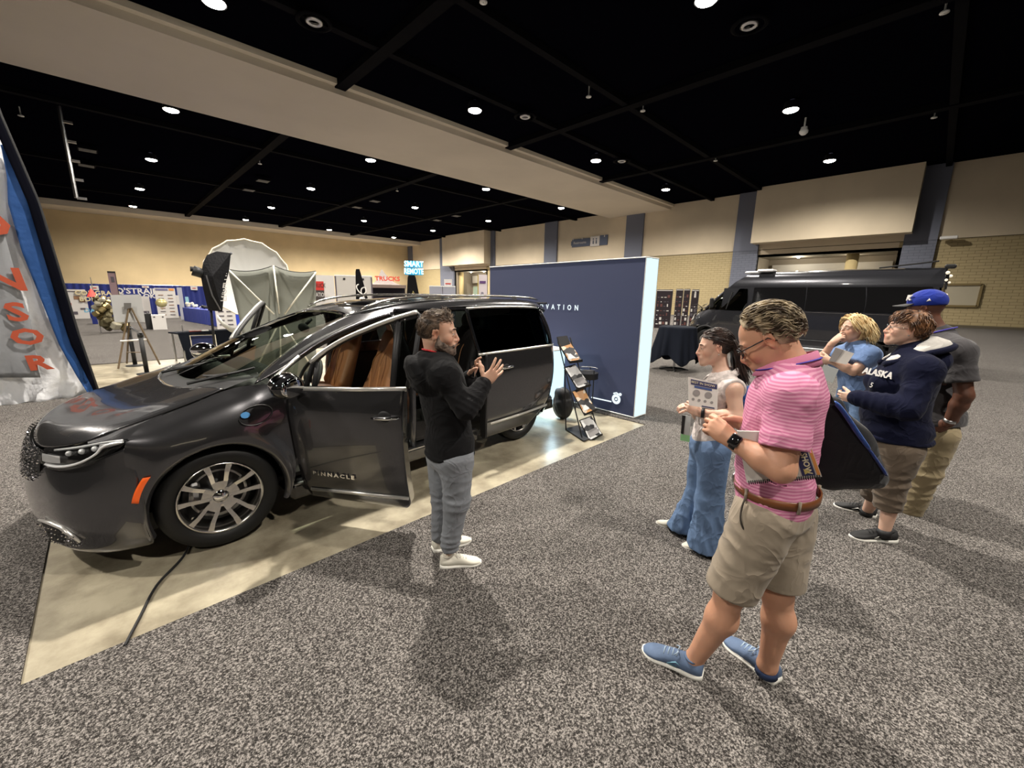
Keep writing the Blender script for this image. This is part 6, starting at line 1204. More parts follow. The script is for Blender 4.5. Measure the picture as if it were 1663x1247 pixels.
class Person:
    def __init__(s, D, J, face, fw, label, skin, sc=1.0, group=None, build=1.0):
        """J: joint -> (px, py, depth offset); face=(horizontal bearing of the gaze, pitch down in degrees); fw: facing of the torso"""
        s.J = {k: (V3(*v[1:]) if v[0] == 'w' else at(v[0], v[1], D+v[2])) for k, v in J.items()}; J = s.J; s.sc = sc; s.bd = build
        s.fw = nrm((fw[0], fw[1], 0)); s.name = 'person'; s.label = label; s.skin = skin
        s.up = nrm(J['neck']-J['pelvis']); s.side = nrm(np.cross(s.up, s.fw)); s.fwt = nrm(np.cross(s.side, s.up))   # side = left of the body
        yaw = nrm((face[0], face[1], 0)); p = math.radians(face[2]); s.hf = yaw*math.cos(p)-V3(0, 0, 1)*math.sin(p); s.hl = nrm(np.cross((0, 0, 1), yaw)); s.hu = np.cross(s.hf, s.hl)
        if len(face) > 3: a = math.radians(face[3]); s.hl, s.hu = s.hl*math.cos(a)+s.hu*math.sin(a), s.hu*math.cos(a)-s.hl*math.sin(a)
        s.body = SDF(); s.skip = []; s.regions = []; s.tints = []
        g = (J['footL']+J['footR'])/2 if 'footL' in J else J['pelvis']; s.base = V3(g[0], g[1], 0)
    def H(s, f, l, u): return s.J['head']+(s.hf*f+s.hl*l+s.hu*u)*s.hs
    def torso(s, S, o=0.0, w=1.0, belly=0.0, k=.06, low=True, chestw=1.0, bust=0.0):
        J = s.J; M = Mx(s.side, s.fwt, s.up); sc = s.sc; pel = J['pelvis']; nk = J['neck']; L = np.linalg.norm(nk-pel)
        P = lambda u, f=0: pel+(nk-pel)*u+s.fwt*f
        if low: S.ell(P(0), (.165*w*sc+o, .12*w*sc+o, .13+o), k, M)
        S.ell(P(.30, .01+belly*.6), (.145*w*sc+o, (.105*w+belly)*sc+o, .20+o), k, M)
        S.ell(P(.66, .01), (.165*w*chestw*sc+o, .118*w*sc+o, .20+o), k, M)
        if bust:
            for q in (-1, 1): S.ell(P(.64, .09*w)+s.side*q*.075, (.07+o*.6, bust+o*.6, .075+o*.6), .05, M)
        S.cap(J['shL'], J['shR'], .062*sc+o, k=.05); S.cap(P(.86), nk, .10*sc+o, .062*sc+o, k=.05)
        for q in ('L', 'R'): S.cap(J['sh'+q], P(.95), .062*sc+o, .06*sc+o, k=.04)
    def arm(s, S, q, o=0.0, r=(.056, .044, .043, .030), k=.03, upto=1.0):
        J = s.J; sc = s.sc; a, e, w = J['sh'+q], J['el'+q], J['wr'+q]; w2 = e+(w-e)*upto; r3 = r[2]*(1-upto)+r[3]*upto
        S.cap(a, e, r[0]*sc+o, r[1]*sc+o, k); S.cap(e, e+(w2-e)*.35, r[1]*sc+o, (r[2]+.003)*sc+o, k*.7); S.cap(e+(w2-e)*.35, w2, (r[2]+.003)*sc+o, r3*sc+o, k*.7)
    def leg(s, S, q, o=0.0, r=(.088, .058, .056, .038), k=.04, upto=1.0, calf=True):
        J = s.J; sc = s.sc; h, n, a = J['hip'+q], J['kn'+q], J['an'+q]; a2 = n+(a-n)*upto
        S.cap(h, n, r[0]*sc+o, r[1]*sc+o, k)
        if upto > 0:
            if calf: m = n+(a2-n)*.33-s.fw*.018; S.cap(n, m, r[1]*sc*.95+o, r[2]*sc*1.02+o, k); S.cap(m, a2, r[2]*sc+o, r[3]*sc+o, k)
            else: S.cap(n, a2, r[1]*sc+o, r[3]*sc+o, k)
    def head(s, hs=1.0, female=False, jaw=1.0, nose=1.0, lips=1.0, full=1.0):
        s.hs = hs; B = s.body; M = Mx(s.hl, s.hf, s.hu); H = s.H; h = hs
        B.ell(H(-.014, 0, .030), (.077*h, .099*h, .090*h), .03, M); B.ell(H(.022, 0, -.028), (.061*h*full, .066*h, .088*h), .03, M)
        for q in (-1, 1):
            B.cap(H(-.012, .050*q*full, -.045), H(.066, .014*q*jaw, -.103), .019*h*full, .017*h, .03)
            B.ell(H(.052, .040*q*full, -.030), (.023*h, .024*h, .026*h), .02, M)
        B.ell(H(.078, 0, -.104), (.020*h*jaw, .017*h, .017*h), .02, M)
        for q in (-1, 1):
            B.cap(H(.082, .014*q, .020), H(.070, .046*q, .020), .009*h, .008*h, .014)
            B.ell(H(.098, .031*q, .000), (.018*h, .016*h, .011*h), .012, M, -1); B.ell(H(.073, .031*q, -.001), (.0135*h,)*3, .003, M)
            B.cap(H(.0865, .019*q, .0065), H(.081, .044*q, .0055), .0032*h, k=.004)
            B.cap(H(.086, .020*q, -.009), H(.080, .043*q, -.009), .0028*h, k=.004)
        B.cap(H(.086, 0, .012), H(.109, 0, -.032), .0085*h, .0105*h*nose, .014); B.cap(H(.107, 0, -.038), H(.099, 0, -.054), .007*h, .007*h, .010)
        for q in (-1, 1): B.ell(H(.096, .0125*q*nose, -.038), (.0075*h, .011*h, .0075*h), .010, M)
        B.ell(H(.086, 0, -.070), (.030*h, .0155*h, .024*h), .016, M)
        B.cap(H(.094, -.018, -.064), H(.094, .018, -.064), .0048*h*lips, k=.006); B.cap(H(.0925, -.015, -.0755), H(.0925, .015, -.0755), .0058*h*lips, k=.006)
        B.cap(H(.103, -.020, -.0695), H(.103, .020, -.0695), .0016*h, k=.004, op=-1)
        for q in (-1, 1):
            E_ = Mx(nrm(s.hl*q*.9-s.hf*.35), nrm(s.hf*.9+s.hl*q*.35-s.hu*.2), s.hu); B.ell(H(-.012, .079*q, -.006), (.0065*h, .019*h, .032*h), .008, E_); B.ell(H(-.006, .087*q, -.004), (.006*h, .010*h, .018*h), .005, E_, -1); B.cap(H(-.022, .083*q, .020), H(-.026, .086*q, -.005), .0045*h, k=.006)
        B.cap(H(-.028, 0, -.055), s.J['neck'], .056*h if not female else .048*h, .060*h if not female else .052*h, .03)
        s.tints += [(H(.096, 0, -.069), .021*h, (.80, .50, .48) if not female else (.86, .42, .42)), (H(.108, 0, -.036), .018, (1.05, .86, .82)), (H(.06, .04, -.03), .03, (1.04, .88, .84)), (H(.06, -.04, -.03), .03, (1.04, .88, .84)), (H(-.01, .085, -.005), .025, (1.05, .85, .8)), (H(-.01, -.085, -.005), .025, (1.05, .85, .8))]
        r = .155*h; s.hbox = (s.H(0, 0, 0)-V3(r, r, r+.01), s.H(0, 0, 0)+V3(r, r, r))
        s.regions.append((s.hbox, .0042))
    def eyes(s, col=(.10, .06, .035), brow=(.05, .035, .025), bw=.005):
        e = MB(); ir = MB(); br = MB(); h = s.hs
        for q in (-1, 1):
            c = s.H(.0745, .031*q, -.001); e.ell(c, (.0132*h,)*3, 14, 10); ir.ell(c+s.hf*.0088*h, (.0058*h,)*3, 12, 8)
            br.tube(spline([s.H(.093, .013*q, .022), s.H(.090, .030*q, .029), s.H(.076, .050*q, .022)], 8), [bw*.7, bw, bw, bw, bw, bw*.8, bw*.5, bw*.2], 6, flat=.6)
        return [('eyes', e, mat('eye_white', (.62, .58, .54), .2)), ('irises', ir, mat('iris_%d' % int(col[0]*1000), col, .1)), ('eyebrows', br, mat('brow_%d' % int(brow[0]*1000), brow, .8))]
    def hand(s, q, d, n, curl=(25, 30, 25), spread=6, thumb=(35, 25), S=None, size=1.0, per=None, wr=None, roll=0):
        """d: from wrist to fingers, n: out of the palm; curl: bend at each joint; per: optional per finger curls"""
        S = S or s.body; w = s.J['wr'+q] if wr is None else wr; d = nrm(d); n = nrm(n-d*(n@d)); t = np.cross(d, n)*(1 if q == 'R' else -1); z = size; Mh = Mx(t, n, d)
        S.ell(w+d*.048*z, (.040*z, .0155*z, .052*z), .015, Mh); S.cap(w-d*.03, w+d*.03*z, .027*s.sc, .026*z, .02, sq=(n, .72))
        pts = {}
        for i, (off, ln, r) in enumerate(((.031, .070, .0088), (.011, .078, .0088), (-.010, .073, .0084), (-.029, .057, .0074))):
            c = per[i] if per else curl; a = math.radians(spread*(1.5-i)); dd = nrm(d*math.cos(a)+t*math.sin(a)); p = w+d*.088*z+t*off*z*.95; p = p-d*abs(i-1)*.004; ang = 0; P = [w+d*.045*z+t*off*.8*z, p]
            for j, (fr, cu) in enumerate(zip((.45, .30, .25), c)): ang += math.radians(cu); v = dd*math.cos(ang)+n*math.sin(ang); p = p+v*ln*z*fr; P.append(p)
            S.cap(P[0], P[1], .0105*z, r*1.05*z, .006); S.chain(P[1:], [r*1.04*z, r*z, r*.92*z, r*.82*z], .0025); pts[i] = P
        a0, a1 = [math.radians(x) for x in thumb]; b0 = w+d*.022*z+t*.022*z; v0 = nrm(d*math.cos(a0)+t*math.sin(a0)+n*.35); p1 = b0+v0*.040*z; v1 = nrm(v0*math.cos(a1)+d*math.sin(a1)*.6+n*math.sin(a1)*.8); p2 = p1+v1*.033*z; p3 = p2+nrm(v1*.8+d*.2+n*.3)*.026*z
        S.chain([b0, p1, p2, p3], [.015*z, .0115*z, .010*z, .0085*z], .006); pts['t'] = [b0, p1, p2, p3]
        A = np.array([w-d*.02]+[p for v in pts.values() for p in v]); s.regions.append(((A.min(0)-.02, A.max(0)+.02), .0038)); return pts
    def finish(s, vox=.008, nails=True):
        parts = []; done = []
        for (box, v) in s.regions:
            V, F = s.body.mesh(v, box, done); done.append(box); parts.append((V, F))
        V, F = s.body.mesh(vox, None, done); parts.append((V, F)); Vs = []; Fs = []; n = 0
        for V, F in parts: Vs.append(V); Fs.append(F+n); n += len(V)
        me, V = fastmesh('person', np.vstack(Vs)-s.base, np.vstack(Fs)); o = link('person', me, s.skin, None, True); o.location = s.base; tag(o, s.label, 'person')
        C = np.ones((len(V), 4), np.float32); W = V+s.base
        C[:, :3] *= (1+.04*wnoise(W, 25, 5))[:, None]
        for c, r, col in s.tints:
            d = np.linalg.norm(W-c, axis=1)/r; a = np.clip(1.35-d, 0, 1)[:, None]; a = a*a*(3-2*a); C[:, :3] = C[:, :3]*(1-a+a*np.array(col))
        ca = me.color_attributes.new('tint', 'FLOAT_COLOR', 'POINT'); ca.data.foreach_set('color', C.ravel()); s.o = o
        return o
    def add(s, name, S, m, vox=.009, disp=(), noise=.0, nf=14, seed=1, sm=1, it=None, parent=None, box=None):
        V, F = S.mesh(vox, box); V = smooth_mesh(V, F, sm) if sm else V; N = vnormals(V, F); d = noise*wnoise(V, nf, seed) if noise else np.zeros(len(V))
        for (c, R, ax_, fr, amp) in disp:
            r = np.linalg.norm((V-np.asarray(c))*1.0, axis=1)/R; ph = (V-np.asarray(c))@nrm(ax_)*fr*.8+2.6*wnoise(V, 5.5, seed+3); w_ = np.exp(-r*r*1.5); sh = np.sin(ph); d = d+amp*w_*(1-2*np.abs(sh)**.7*1.0+.2)
        V = V+N*d[:, None]; V[:, 2] = np.maximum(V[:, 2], .002)
        me, _ = fastmesh(name, V-s.base, F); o = link(name, me, m, parent or s.o, True); return o
    def piece(s, name, b, m, parent=None, smooth=True, solid=0): 
        V = np.vstack(b.V)-s.base; o = mk(name, V, b.F, m, parent or s.o, smooth)
        if solid: q = o.modifiers.new('solid', 'SOLIDIFY'); q.thickness = solid; q.offset = 0
        return o
    def shoe(s, heel, toe, mu, ms, ml=None, lift=0.0, wd=1.0, hi=.0, accent=None, tip=0.0):
        """heel, toe: points on the floor"""
        a = V3(heel[0], heel[1], lift); b = V3(toe[0], toe[1], tip); L = np.linalg.norm(b-a); f = (b-a)/L; l = nrm(np.cross((0, 0, 1), f)); u = np.cross(f, l); k = L/.29
        P = lambda x, y, z: a+f*x*L+l*y*k+u*z*k
        X = [0, .06, .2, .4, .6, .75, .88, .96, 1.0]; Wd = [.026, .039, .043, .039, .043, .048, .042, .028, .012]; top = [.090, .100, .094, .094, .078, .060, .048, .038, .028]; sol = [.040, .038, .034, .029, .028, .027, .027, .028, .028]
        def ring(i, z0, z1, infl=0, n=18, flat=False):
            R = []
            for j in range(n):
                t = 2*PI*j/n; c, s_ = math.cos(t), math.sin(t); y = math.copysign(abs(c)**.75, c)*(Wd[i]*wd+infl); z = (z0+z1)/2+math.copysign(abs(s_)**(.5 if flat else .9), s_)*(z1-z0)/2
                if not flat and s_ > 0: y *= 1-.42*s_**1.5
                R.append(P(X[i]+(infl/.29 if i == 8 else -infl/.29 if i == 0 else 0), y, z))
            return R
        G = np.array([spline([ring(i, .012, top[i])[j] for i in range(9)], 22) for j in range(18)]).transpose(1, 0, 2); bq = MB().grid(G, closev=True); bq.F += [list(range(17, -1, -1)), [21*18+j for j in range(18)]]; up = s.piece('shoe', bq, mu)
        G = np.array([spline([ring(i, .0 if i < 8 else .008, sol[i], .004, 18, True)[j] for i in range(9)], 22) for j in range(18)]).transpose(1, 0, 2); bq = MB().grid(G, closev=True); bq.F += [list(range(17, -1, -1)), [21*18+j for j in range(18)]]; s.piece('sole', bq, ms, up)
        lb = MB(); ml = ml or ms
        for x, z in ((.42, .093), (.49, .089), (.56, .084), (.63, .078)): lb.tube([P(x, -.024*wd, z-.012), P(x, 0, z+.003), P(x, .024*wd, z-.012)], .0032, 5)
        lb.tube([P(.42, 0, .097), P(.40, .02, .105), P(.46, .035, .09)], .0028, 5).tube([P(.42, 0, .097), P(.40, -.02, .105), P(.46, -.035, .09)], .0028, 5); s.piece('laces', lb, ml, up)
        c = MB().tube([P(.05, 0, .092)]+[P(.18+.115*math.cos(t), .030*wd*math.sin(t), .093+.004*math.cos(2*t)) for t in np.linspace(PI, -PI, 14)], .006, 6); s.piece('collar', c, mu, up)
        if accent:
            for q in (-1, 1): ab = MB().tube([P(.30, q*.036*wd, .045), P(.42, q*.0385*wd, .060), P(.55, q*.043*wd, .040), P(.40, q*.0375*wd, .035)], .0035, 4); s.piece('side_stripe', ab, accent, up)
        return up
    def watch(s, q, m=None, at_=.0):
        J = s.J; w = J['wr'+q]; d = nrm(w-J['el'+q]); return w, d
def hairs(P, dirs, flow, steps, ds, r, m, name='hair', shell=None, rad=(.079, .101, .093), cen=(-.014, 0, .030), lift=.004, jitter=.25, seed=3, sag=0.0, parent=None, wave=0.0):
    """dirs: unit directions (f,l,u) of the roots on the skull; flow(p)-> direction in head frame"""
    R = np.random.RandomState(seed); b = MB(); rd = np.array([rad[1], rad[0], rad[2]]); c = np.array(cen)
    for dv in dirs:
        dv = nrm(dv); p = dv*rd*(1+R.rand()*.03); pts = [c+p]; v0 = R.normal(size=3)*jitter; ph = R.rand()*6; lf = lift*(0.4+1.2*R.rand()); n = steps+R.randint(-1, 2)
        for k in range(n):
            f = nrm(np.array(flow(pts[-1], dv, k/n))+v0+wave*np.array([math.sin(k*1.3+ph), math.cos(k*1.1+ph), math.sin(k*.9+ph)])); q = pts[-1]+f*ds-c; e = math.sqrt(((q/rd)**2).sum()); tgt = 1+lf*min(1, .35+k*.3)/.09
            if e < tgt: q = q*(tgt/e)
            elif sag == 0 and e > tgt*1.02: q = q*((tgt*1.02)/e)
            pts.append(c+q)
        W = [P.H(*x) for x in pts]; rr = r*(0.7+.6*R.rand()); b.tube(spline(W, n+2), [rr*(1-.75*(i/(n+1))**2) for i in range(n+2)], 4, flat=.55)
    V = np.vstack(b.V)
    if shell is not None: V2, F2 = shell; F = b.F+[[i+len(V) for i in f] for f in F2.tolist()]; V = np.vstack([V, V2])
    else: F = b.F
    o = mk(name, V-P.base, F, m, parent or P.o, True); o['kind'] = 'stuff'; return o
def fib(n, seed=0):
    i = np.arange(n)+.5; ph = np.arccos(1-2*i/n); th = PI*(1+5**.5)*i; return np.stack([np.cos(th)*np.sin(ph), np.sin(th)*np.sin(ph), np.cos(ph)], 1)
def hairmat(name, c1, c2, rough=.45):
    m = bpy.data.materials.new(name); m.use_nodes = True; nt = m.node_tree; b = nt.nodes['Principled BSDF']; tc = nt.nodes.new('ShaderNodeTexCoord'); n = nt.nodes.new('ShaderNodeTexNoise'); n.inputs['Scale'].default_value = 24; n.inputs['Detail'].default_value = 4
    r = nt.nodes.new('ShaderNodeValToRGB'); r.color_ramp.elements[0].position = .38; r.color_ramp.elements[0].color = (*c1, 1); r.color_ramp.elements[1].position = .62; r.color_ramp.elements[1].color = (*c2, 1)
    nt.links.new(tc.outputs['Object'], n.inputs['Vector']); nt.links.new(n.outputs['Fac'], r.inputs[0]); nt.links.new(r.outputs[0], b.inputs[0]); b.inputs['Roughness'].default_value = rough; return m
def cap_shell(P, pad=.008, hairline=lambda f, l, u: True, vox=.005, extra=None):
    S = SDF(); M = Mx(P.hl, P.hf, P.hu); h = P.hs; S.ell(P.H(-.014, 0, .030), ((.077+pad)*h, (.099+pad)*h, (.090+pad)*h), .02, M)
    if extra: extra(S, M)
    V, F = S.mesh(vox); X = (V-P.J['head'])@np.stack([P.hf, P.hl, P.hu], 1)/h; keep = np.array([hairline(*x) for x in X]); F = F[keep[F].all(1)]; used = np.unique(F); mp = -np.ones(len(V), int); mp[used] = np.arange(len(used)); return V[used], mp[F]
def cloth(name, col, rough=.85, sc=260, st=.25, sheen=.2, var=None):
    if name in MATS: return MATS[name]
    m = mat(name, col, rough, bump=(sc, st, .002), sheen=sheen, var=var, spec=.15); wrinkle(m); return m
def wrinkle(m, sc=7.5, st=.55, dist=.02):
    "soft creases: a warped ridged noise chained before the fine weave relief"
    nt = m.node_tree; bp = [n for n in nt.nodes if n.type == 'BUMP'][0]; tc = nt.nodes.new('ShaderNodeTexCoord'); n = nt.nodes.new('ShaderNodeTexNoise'); n.inputs['Scale'].default_value = sc; n.inputs['Detail'].default_value = 1.5; n.inputs['Distortion'].default_value = 1.2
    a = nt.nodes.new('ShaderNodeMath'); a.operation = 'SUBTRACT'; a.inputs[1].default_value = .5; b = nt.nodes.new('ShaderNodeMath'); b.operation = 'ABSOLUTE'; c = nt.nodes.new('ShaderNodeMath'); c.operation = 'POWER'; c.inputs[1].default_value = .7
    nt.links.new(tc.outputs['Object'], n.inputs['Vector']); nt.links.new(n.outputs['Fac'], a.inputs[0]); nt.links.new(a.outputs[0], b.inputs[0]); nt.links.new(b.outputs[0], c.inputs[0])
    b2 = nt.nodes.new('ShaderNodeBump'); b2.inputs['Strength'].default_value = st; b2.inputs['Distance'].default_value = dist; b2.invert = True; nt.links.new(c.outputs[0], b2.inputs['Height']); nt.links.new(b2.outputs['Normal'], bp.inputs['Normal'])
def ribbon(P, name, pts, w, m, up=None, th=.0012):
    pts = np.asarray(pts, float); b = MB(); b.tube(spline(pts, 24), w/2, 4, flat=.12, up=up) if up is not None else b.tube(spline(pts, 24), w/2, 4, flat=.14); return P.piece(name, b, m)
IR = lambda p: nrm((p[1], -p[0]))          # image right at a ground position
def bearing(p, deg):                        # facing: 0 = image left, 90 = towards the camera, -90 = away, 180 = image right
    r = np.array([p[1], -p[0]])/np.hypot(p[0], p[1]); c = -np.array([p[0], p[1]])/np.hypot(p[0], p[1]); a = math.radians(deg); return -r*math.cos(a)+c*math.sin(a)
SKIN_A = skinmat('skin_fair_warm', srgb(204, 162, 138)); SKIN_B = skinmat('skin_tanned', srgb(196, 146, 118)); SKIN_C = skinmat('skin_light', srgb(214, 174, 152)); SKIN_D = skinmat('skin_deep_brown', srgb(98, 62, 46))
WSOLE = mat('white_rubber', srgb(226, 224, 216), .5); 
def flow_back(up=0.0, down=0.0, out=0.0): return lambda p, d, k: (-1.0, p[1]*out*10, up-down*k)
# ---------------------------------------------------------------- presenter
c0 = at(730, 722, 2.47)
P = Person(2.47, dict(pelvis=(730, 722, 0), neck=(709, 586, .0), head=(712, 540, 0), shR=(720, 609, -.17), shL=(695, 604, .17), elR=(757, 664, -.22), wrR=(786, 622, -.10), elL=(744, 655, .20), wrL=(763, 612, .10),
    hipR=(741, 745, -.085), hipL=(720, 742, .09), knR=(742, 812, -.08), knL=(720, 812, .10), anR=(729, 893, -.06), anL=(713, 875, .11), footR=(745, 920, -.05), footL=(730, 890, .12)),
    (*bearing(c0, 178), 3), bearing(c0, -160), 'bearded man in a black hoodie and grey trousers gesturing beside the open minivan', SKIN_A, 1.0)
P.head(1.06, jaw=1.1, nose=.92); P.torso(P.body, -.015); [P.arm(P.body, q, r=(.045, .036, .036, .029)) for q in 'LR']; [P.leg(P.body, q, r=(.07, .042, .042, .034)) for q in 'LR']
ir = IR(c0); away = V3(*nrm(c0[:2]), 0); ir3 = V3(ir[0], ir[1], 0); upz = V3(0, 0, 1)
P.hand('R', upz*.75+ir3*.75, away*.9-ir3*.3, per=((4, 8, 6), (8, 10, 8), (14, 14, 10), (22, 16, 10)), spread=13, thumb=(62, 10), size=1.02)
P.hand('L', upz*.9+ir3*.45-away*.1, ir3*.8-away*.5, per=((8, 15, 10), (55, 50, 30), (60, 55, 30), (60, 55, 30)), spread=4, thumb=(45, 30), size=1.02)
P.tints += [(P.H(.075, .0, -.10), .05, (.42, .34, .30)), (P.H(.03, .05, -.07), .045, (.5, .42, .38)), (P.H(.03, -.05, -.07), .045, (.5, .42, .38)), (P.H(-.01, -.07, .03), .05, (.7, .62, .56)), (P.H(-.01, .07, .03), .05, (.7, .62, .56))]
P.finish()
for n, b, m in P.eyes((.08, .10, .12)): P.piece(n, b, m)
HB_ = hairmat('brown_grey_hair', srgb(52, 40, 31), srgb(112, 92, 74)); BEARD = hairmat('grey_brown_beard', srgb(50, 38, 30), srgb(118, 102, 90), .7)
sh = cap_shell(P, .006, lambda f, l, u: (u > .055+.25*max(0, f)+.35*max(0, abs(l)-.03) and f < .070) or (f < -.015 and u > -.035) or (f < .01 and u > .02))
D_ = [d for d in fib(2600) if d[2] > -.38 and (d[0] < .80 and (d[2] > .42 or d[0] < -.05) or d[0] < .15 and d[2] > .2)]
hairs(P, D_, lambda p, d, k: (.35+.7*d[2] if d[2] > .45 else -.55, d[1]*.4, .55*max(0, d[2]-.4)-(.9 if d[2] < .3 else 0)), 3, .010, .0034, HB_, shell=sh, lift=.006, jitter=.30)
Dq = [d for d in fib(900) if d[2] > .55 and d[0] > .25 and d[0] < .86]; hairs(P, Dq, lambda p, d, k: (.5-1.0*k, .1, .9), 4, .010, .0034, HB_, 'quiff', lift=.018, jitter=.25, seed=5)
def beard(P, m, sc=1.0):
    S = SDF(); M = Mx(P.hl, P.hf, P.hu); H = P.H; h = P.hs
    for q in (-1, 1): S.cap(H(-.002, .068*q, -.01), H(.008, .062*q, -.060), .008*h, .016*h, .02); S.cap(H(.008, .056*q, -.066), H(.066, .022*q, -.104), .024*h, .024*h, .02); S.cap(H(.030, .052*q, -.062), H(.060, .034*q, -.082), .014*h, .014*h, .02); S.cap(H(.101, .006*q, -.0560), H(.088, .030*q, -.070), .0060*h, .007*h, .01); S.cap(H(.084, .028*q, -.072), H(.078, .016*q, -.098), .008*h, .012*h, .01)
    S.ell(H(.080, 0, -.106), (.026*h, .022*h, .024*h), .02, M); S.ell(H(.095, 0, -.088), (.012*h, .006*h, .007*h), .01, M)
    V, F = S.mesh(.0045); V = V+vnormals(V, F)*(.0022*wnoise(V, 160, 4))[:, None]; me, _ = fastmesh('beard', V-P.base, F); link('beard', me, m, P.o, True)
beard(P, BEARD)
J = P.J; HOOD = cloth('black_fleece', (.010, .010, .011), .95, 300, .3, .03); S = SDF(); P.torso(S, .026, .98, .01)
P.arm(S, 'R', .018, r=(.056, .046, .044, .032), upto=.93); P.arm(S, 'L', .018, r=(.056, .046, .044, .032), upto=.93)
b0 = J['pelvis']; S.ell(b0+V3(0, 0, .03), (.150, .130, .10), .05, Mx(P.side, P.fwt, P.up)); S.cut(b0-V3(0, 0, .055), (0, 0, -1), .4)
nk = J['neck']; f_ = P.fwt; l_ = P.side
for a in np.linspace(0, 2*PI, 12, endpoint=False):
    q0 = nk+f_*(.075*math.cos(a)-.01)+l_*.085*math.sin(a)+P.up*(.012+.030*(-math.cos(a))); a2 = a+2*PI/12; q1 = nk+f_*(.075*math.cos(a2)-.01)+l_*.085*math.sin(a2)+P.up*(.012+.030*(-math.cos(a2))); S.cap(q0, q1, .024, .024, .02)
S.ell(nk-f_*.125-P.up*.070, (.145, .060, .13), .025, Mx(l_, nrm(f_+P.up*.25), nrm(P.up-f_*.25))); S.cap(nk-f_*.10+l_*.12+P.up*.01, nk-f_*.10-l_*.12+P.up*.01, .032, .032, .02); S.cap(nk-f_*.13-P.up*.12-l_*.05, nk-f_*.13-P.up*.12+l_*.05, .03, .03, .03)
elR, elL = J['elR'], J['elL']; da = nrm(J['wrR']-elR)
P.add('hoodie', S, HOOD, .008, disp=((elR+da*.02, .12, nrm(da+V3(0, 0, .3)), 95, .0055), (J['wrR']-da*.05, .07, da, 130, .004), (b0+V3(0, 0, .05), .2, (0, 0, 1), 55, .005), ((J['shR']+elR)/2, .14, nrm(elR-J['shR']), 48, .005), (nk-f_*.12-P.up*.06, .14, P.up+l_*.3, 50, .005)), noise=.0045, nf=9)
# ribbed hem and cuffs
P.piece('hem_band', MB().tube([b0-V3(0, 0, .045)+P.fw*.135*math.cos(a)+nrm(np.cross((0, 0, 1), P.fw))*.165*math.sin(a) for a in np.linspace(0, 2*PI, 36, endpoint=False)], .020, 8, closed=True), HOOD)
for q in 'RL': w = J['wr'+q]; d = nrm(w-J['el'+q]); P.piece('cuff', MB().cyl(w-d*.055, w-d*.01, .040, .037, 18), HOOD)
TR = cloth('grey_chino', srgb(128, 132, 138), .85, 400, .2, .1, var=(6, .05)); S = SDF()
for q in 'RL':
    h, n, a = J['hip'+q], J['kn'+q], J['an'+q]; S.cap(h, n, .108, .082, .04); S.cap(n, n+(a-n)*.9, .080, .060, .03)
S.ell(b0-V3(0, 0, .06), (.16, .135, .13), .05, Mx(P.side, P.fwt, P.up)); 
P.add('trousers', S, TR, .008, disp=[(J['kn'+q]+V3(0, 0, .02), .13, (0, .25, 1), 70, .0065) for q in 'RL']+[(J['an'+q]+V3(0, 0, .06), .12, (0, .3, 1), 75, .0065) for q in 'RL']+[(J['hipR']-V3(0, 0, .05), .14, (.5, .3, 1), 50, .006)], noise=.004, nf=10)
WSH = mat('white_leather', srgb(214, 210, 196), .6, bump=(150, .2, .002))
P.shoe(gp(715, 921), gp(781, 915), WSH, WSOLE); P.shoe(gp(703, 896), gp(764, 879), WSH, WSOLE)
RED = cloth('red_lanyard', srgb(190, 40, 44), .6)
P.piece('lanyard', MB().tube([nk+f_*(.072*math.cos(a)+.0)+l_*.070*math.sin(a)+P.up*(.055+.028*(-math.cos(a))) for a in np.linspace(0, 2*PI, 24, endpoint=False)], .006, 4, closed=True), RED)
w = J['wrL']; ph = MB().box((0, 0, 0), (.035, .012, .11), M=Mx(ir3, away, upz), bev=.006).obj('handheld_clicker', M_BLKG); ph.location = at(767, 599, 2.53); tag(ph, "small black clicker in the presenter's far hand", 'clicker')
# ---------------------------------------------------------------- man in the pink polo shirt
c0 = at(1255, 812, 1.95)
P = Person(1.95, dict(pelvis=(1258, 806, 0), neck=(1286, 606, .0), head=(1246, 552, 0), shL=(1286, 646, -.175), shR=(1280, 636, .18), elL=(1268, 762, -.26), wrL=(1188, 714, -.20), elR=(1232, 742, .16), wrR=(1213, 690, -.02),
    hipL=(1240, 850, -.09), hipR=(1272, 838, .09), knL=(1186, 960, -.12), knR=(1262, 962, .04), anL=(1126, 1072, -.09), anR=(1246, 1080, .04), footL=(1095, 1085, -.09), footR=(1218, 1082, .1)),
    (*bearing(c0, 2), 34), bearing(c0, -4), 'man in a striped pink polo shirt and beige shorts looking down at his hands', SKIN_B, 1.0)
P.head(1.04, nose=.9, jaw=1.12, full=1.05); P.torso(P.body, -.01); [P.arm(P.body, q, r=(.060, .047, .045, .030)) for q in 'LR']; [P.leg(P.body, q, r=(.088, .058, .060, .038)) for q in 'LR']
J = P.J; P.body.cap(P.H(-.01, 0, -.06), J['neck']+V3(0, 0, .01), .062, .068, .03)
for q, (h, t) in dict(L=((1136, 1098), (1050, 1062)), R=((1256, 1108), (1180, 1044))).items(): hp = gp(*h); tp = gp(*t); P.body.cap(J['an'+q], hp*.72+tp*.28+V3(0, 0, .05), .036, .026, .03)
ir = IR(c0); ir3 = V3(ir[0], ir[1], 0); away = V3(*nrm(c0[:2]), 0)
P.hand('L', -ir3*.9+upz*.55, away*.75-upz*.45-ir3*.2, per=((45, 60, 40), (50, 65, 45), (58, 65, 45), (62, 65, 45)), spread=3, thumb=(20, 25), size=1.04)
P.hand('R', -ir3*.95+upz*.1, -away*.6-upz*.5, per=((40, 60, 40), (48, 65, 45), (52, 65, 45), (56, 65, 45)), spread=3, thumb=(20, 25), size=1.0)
P.finish(.007)
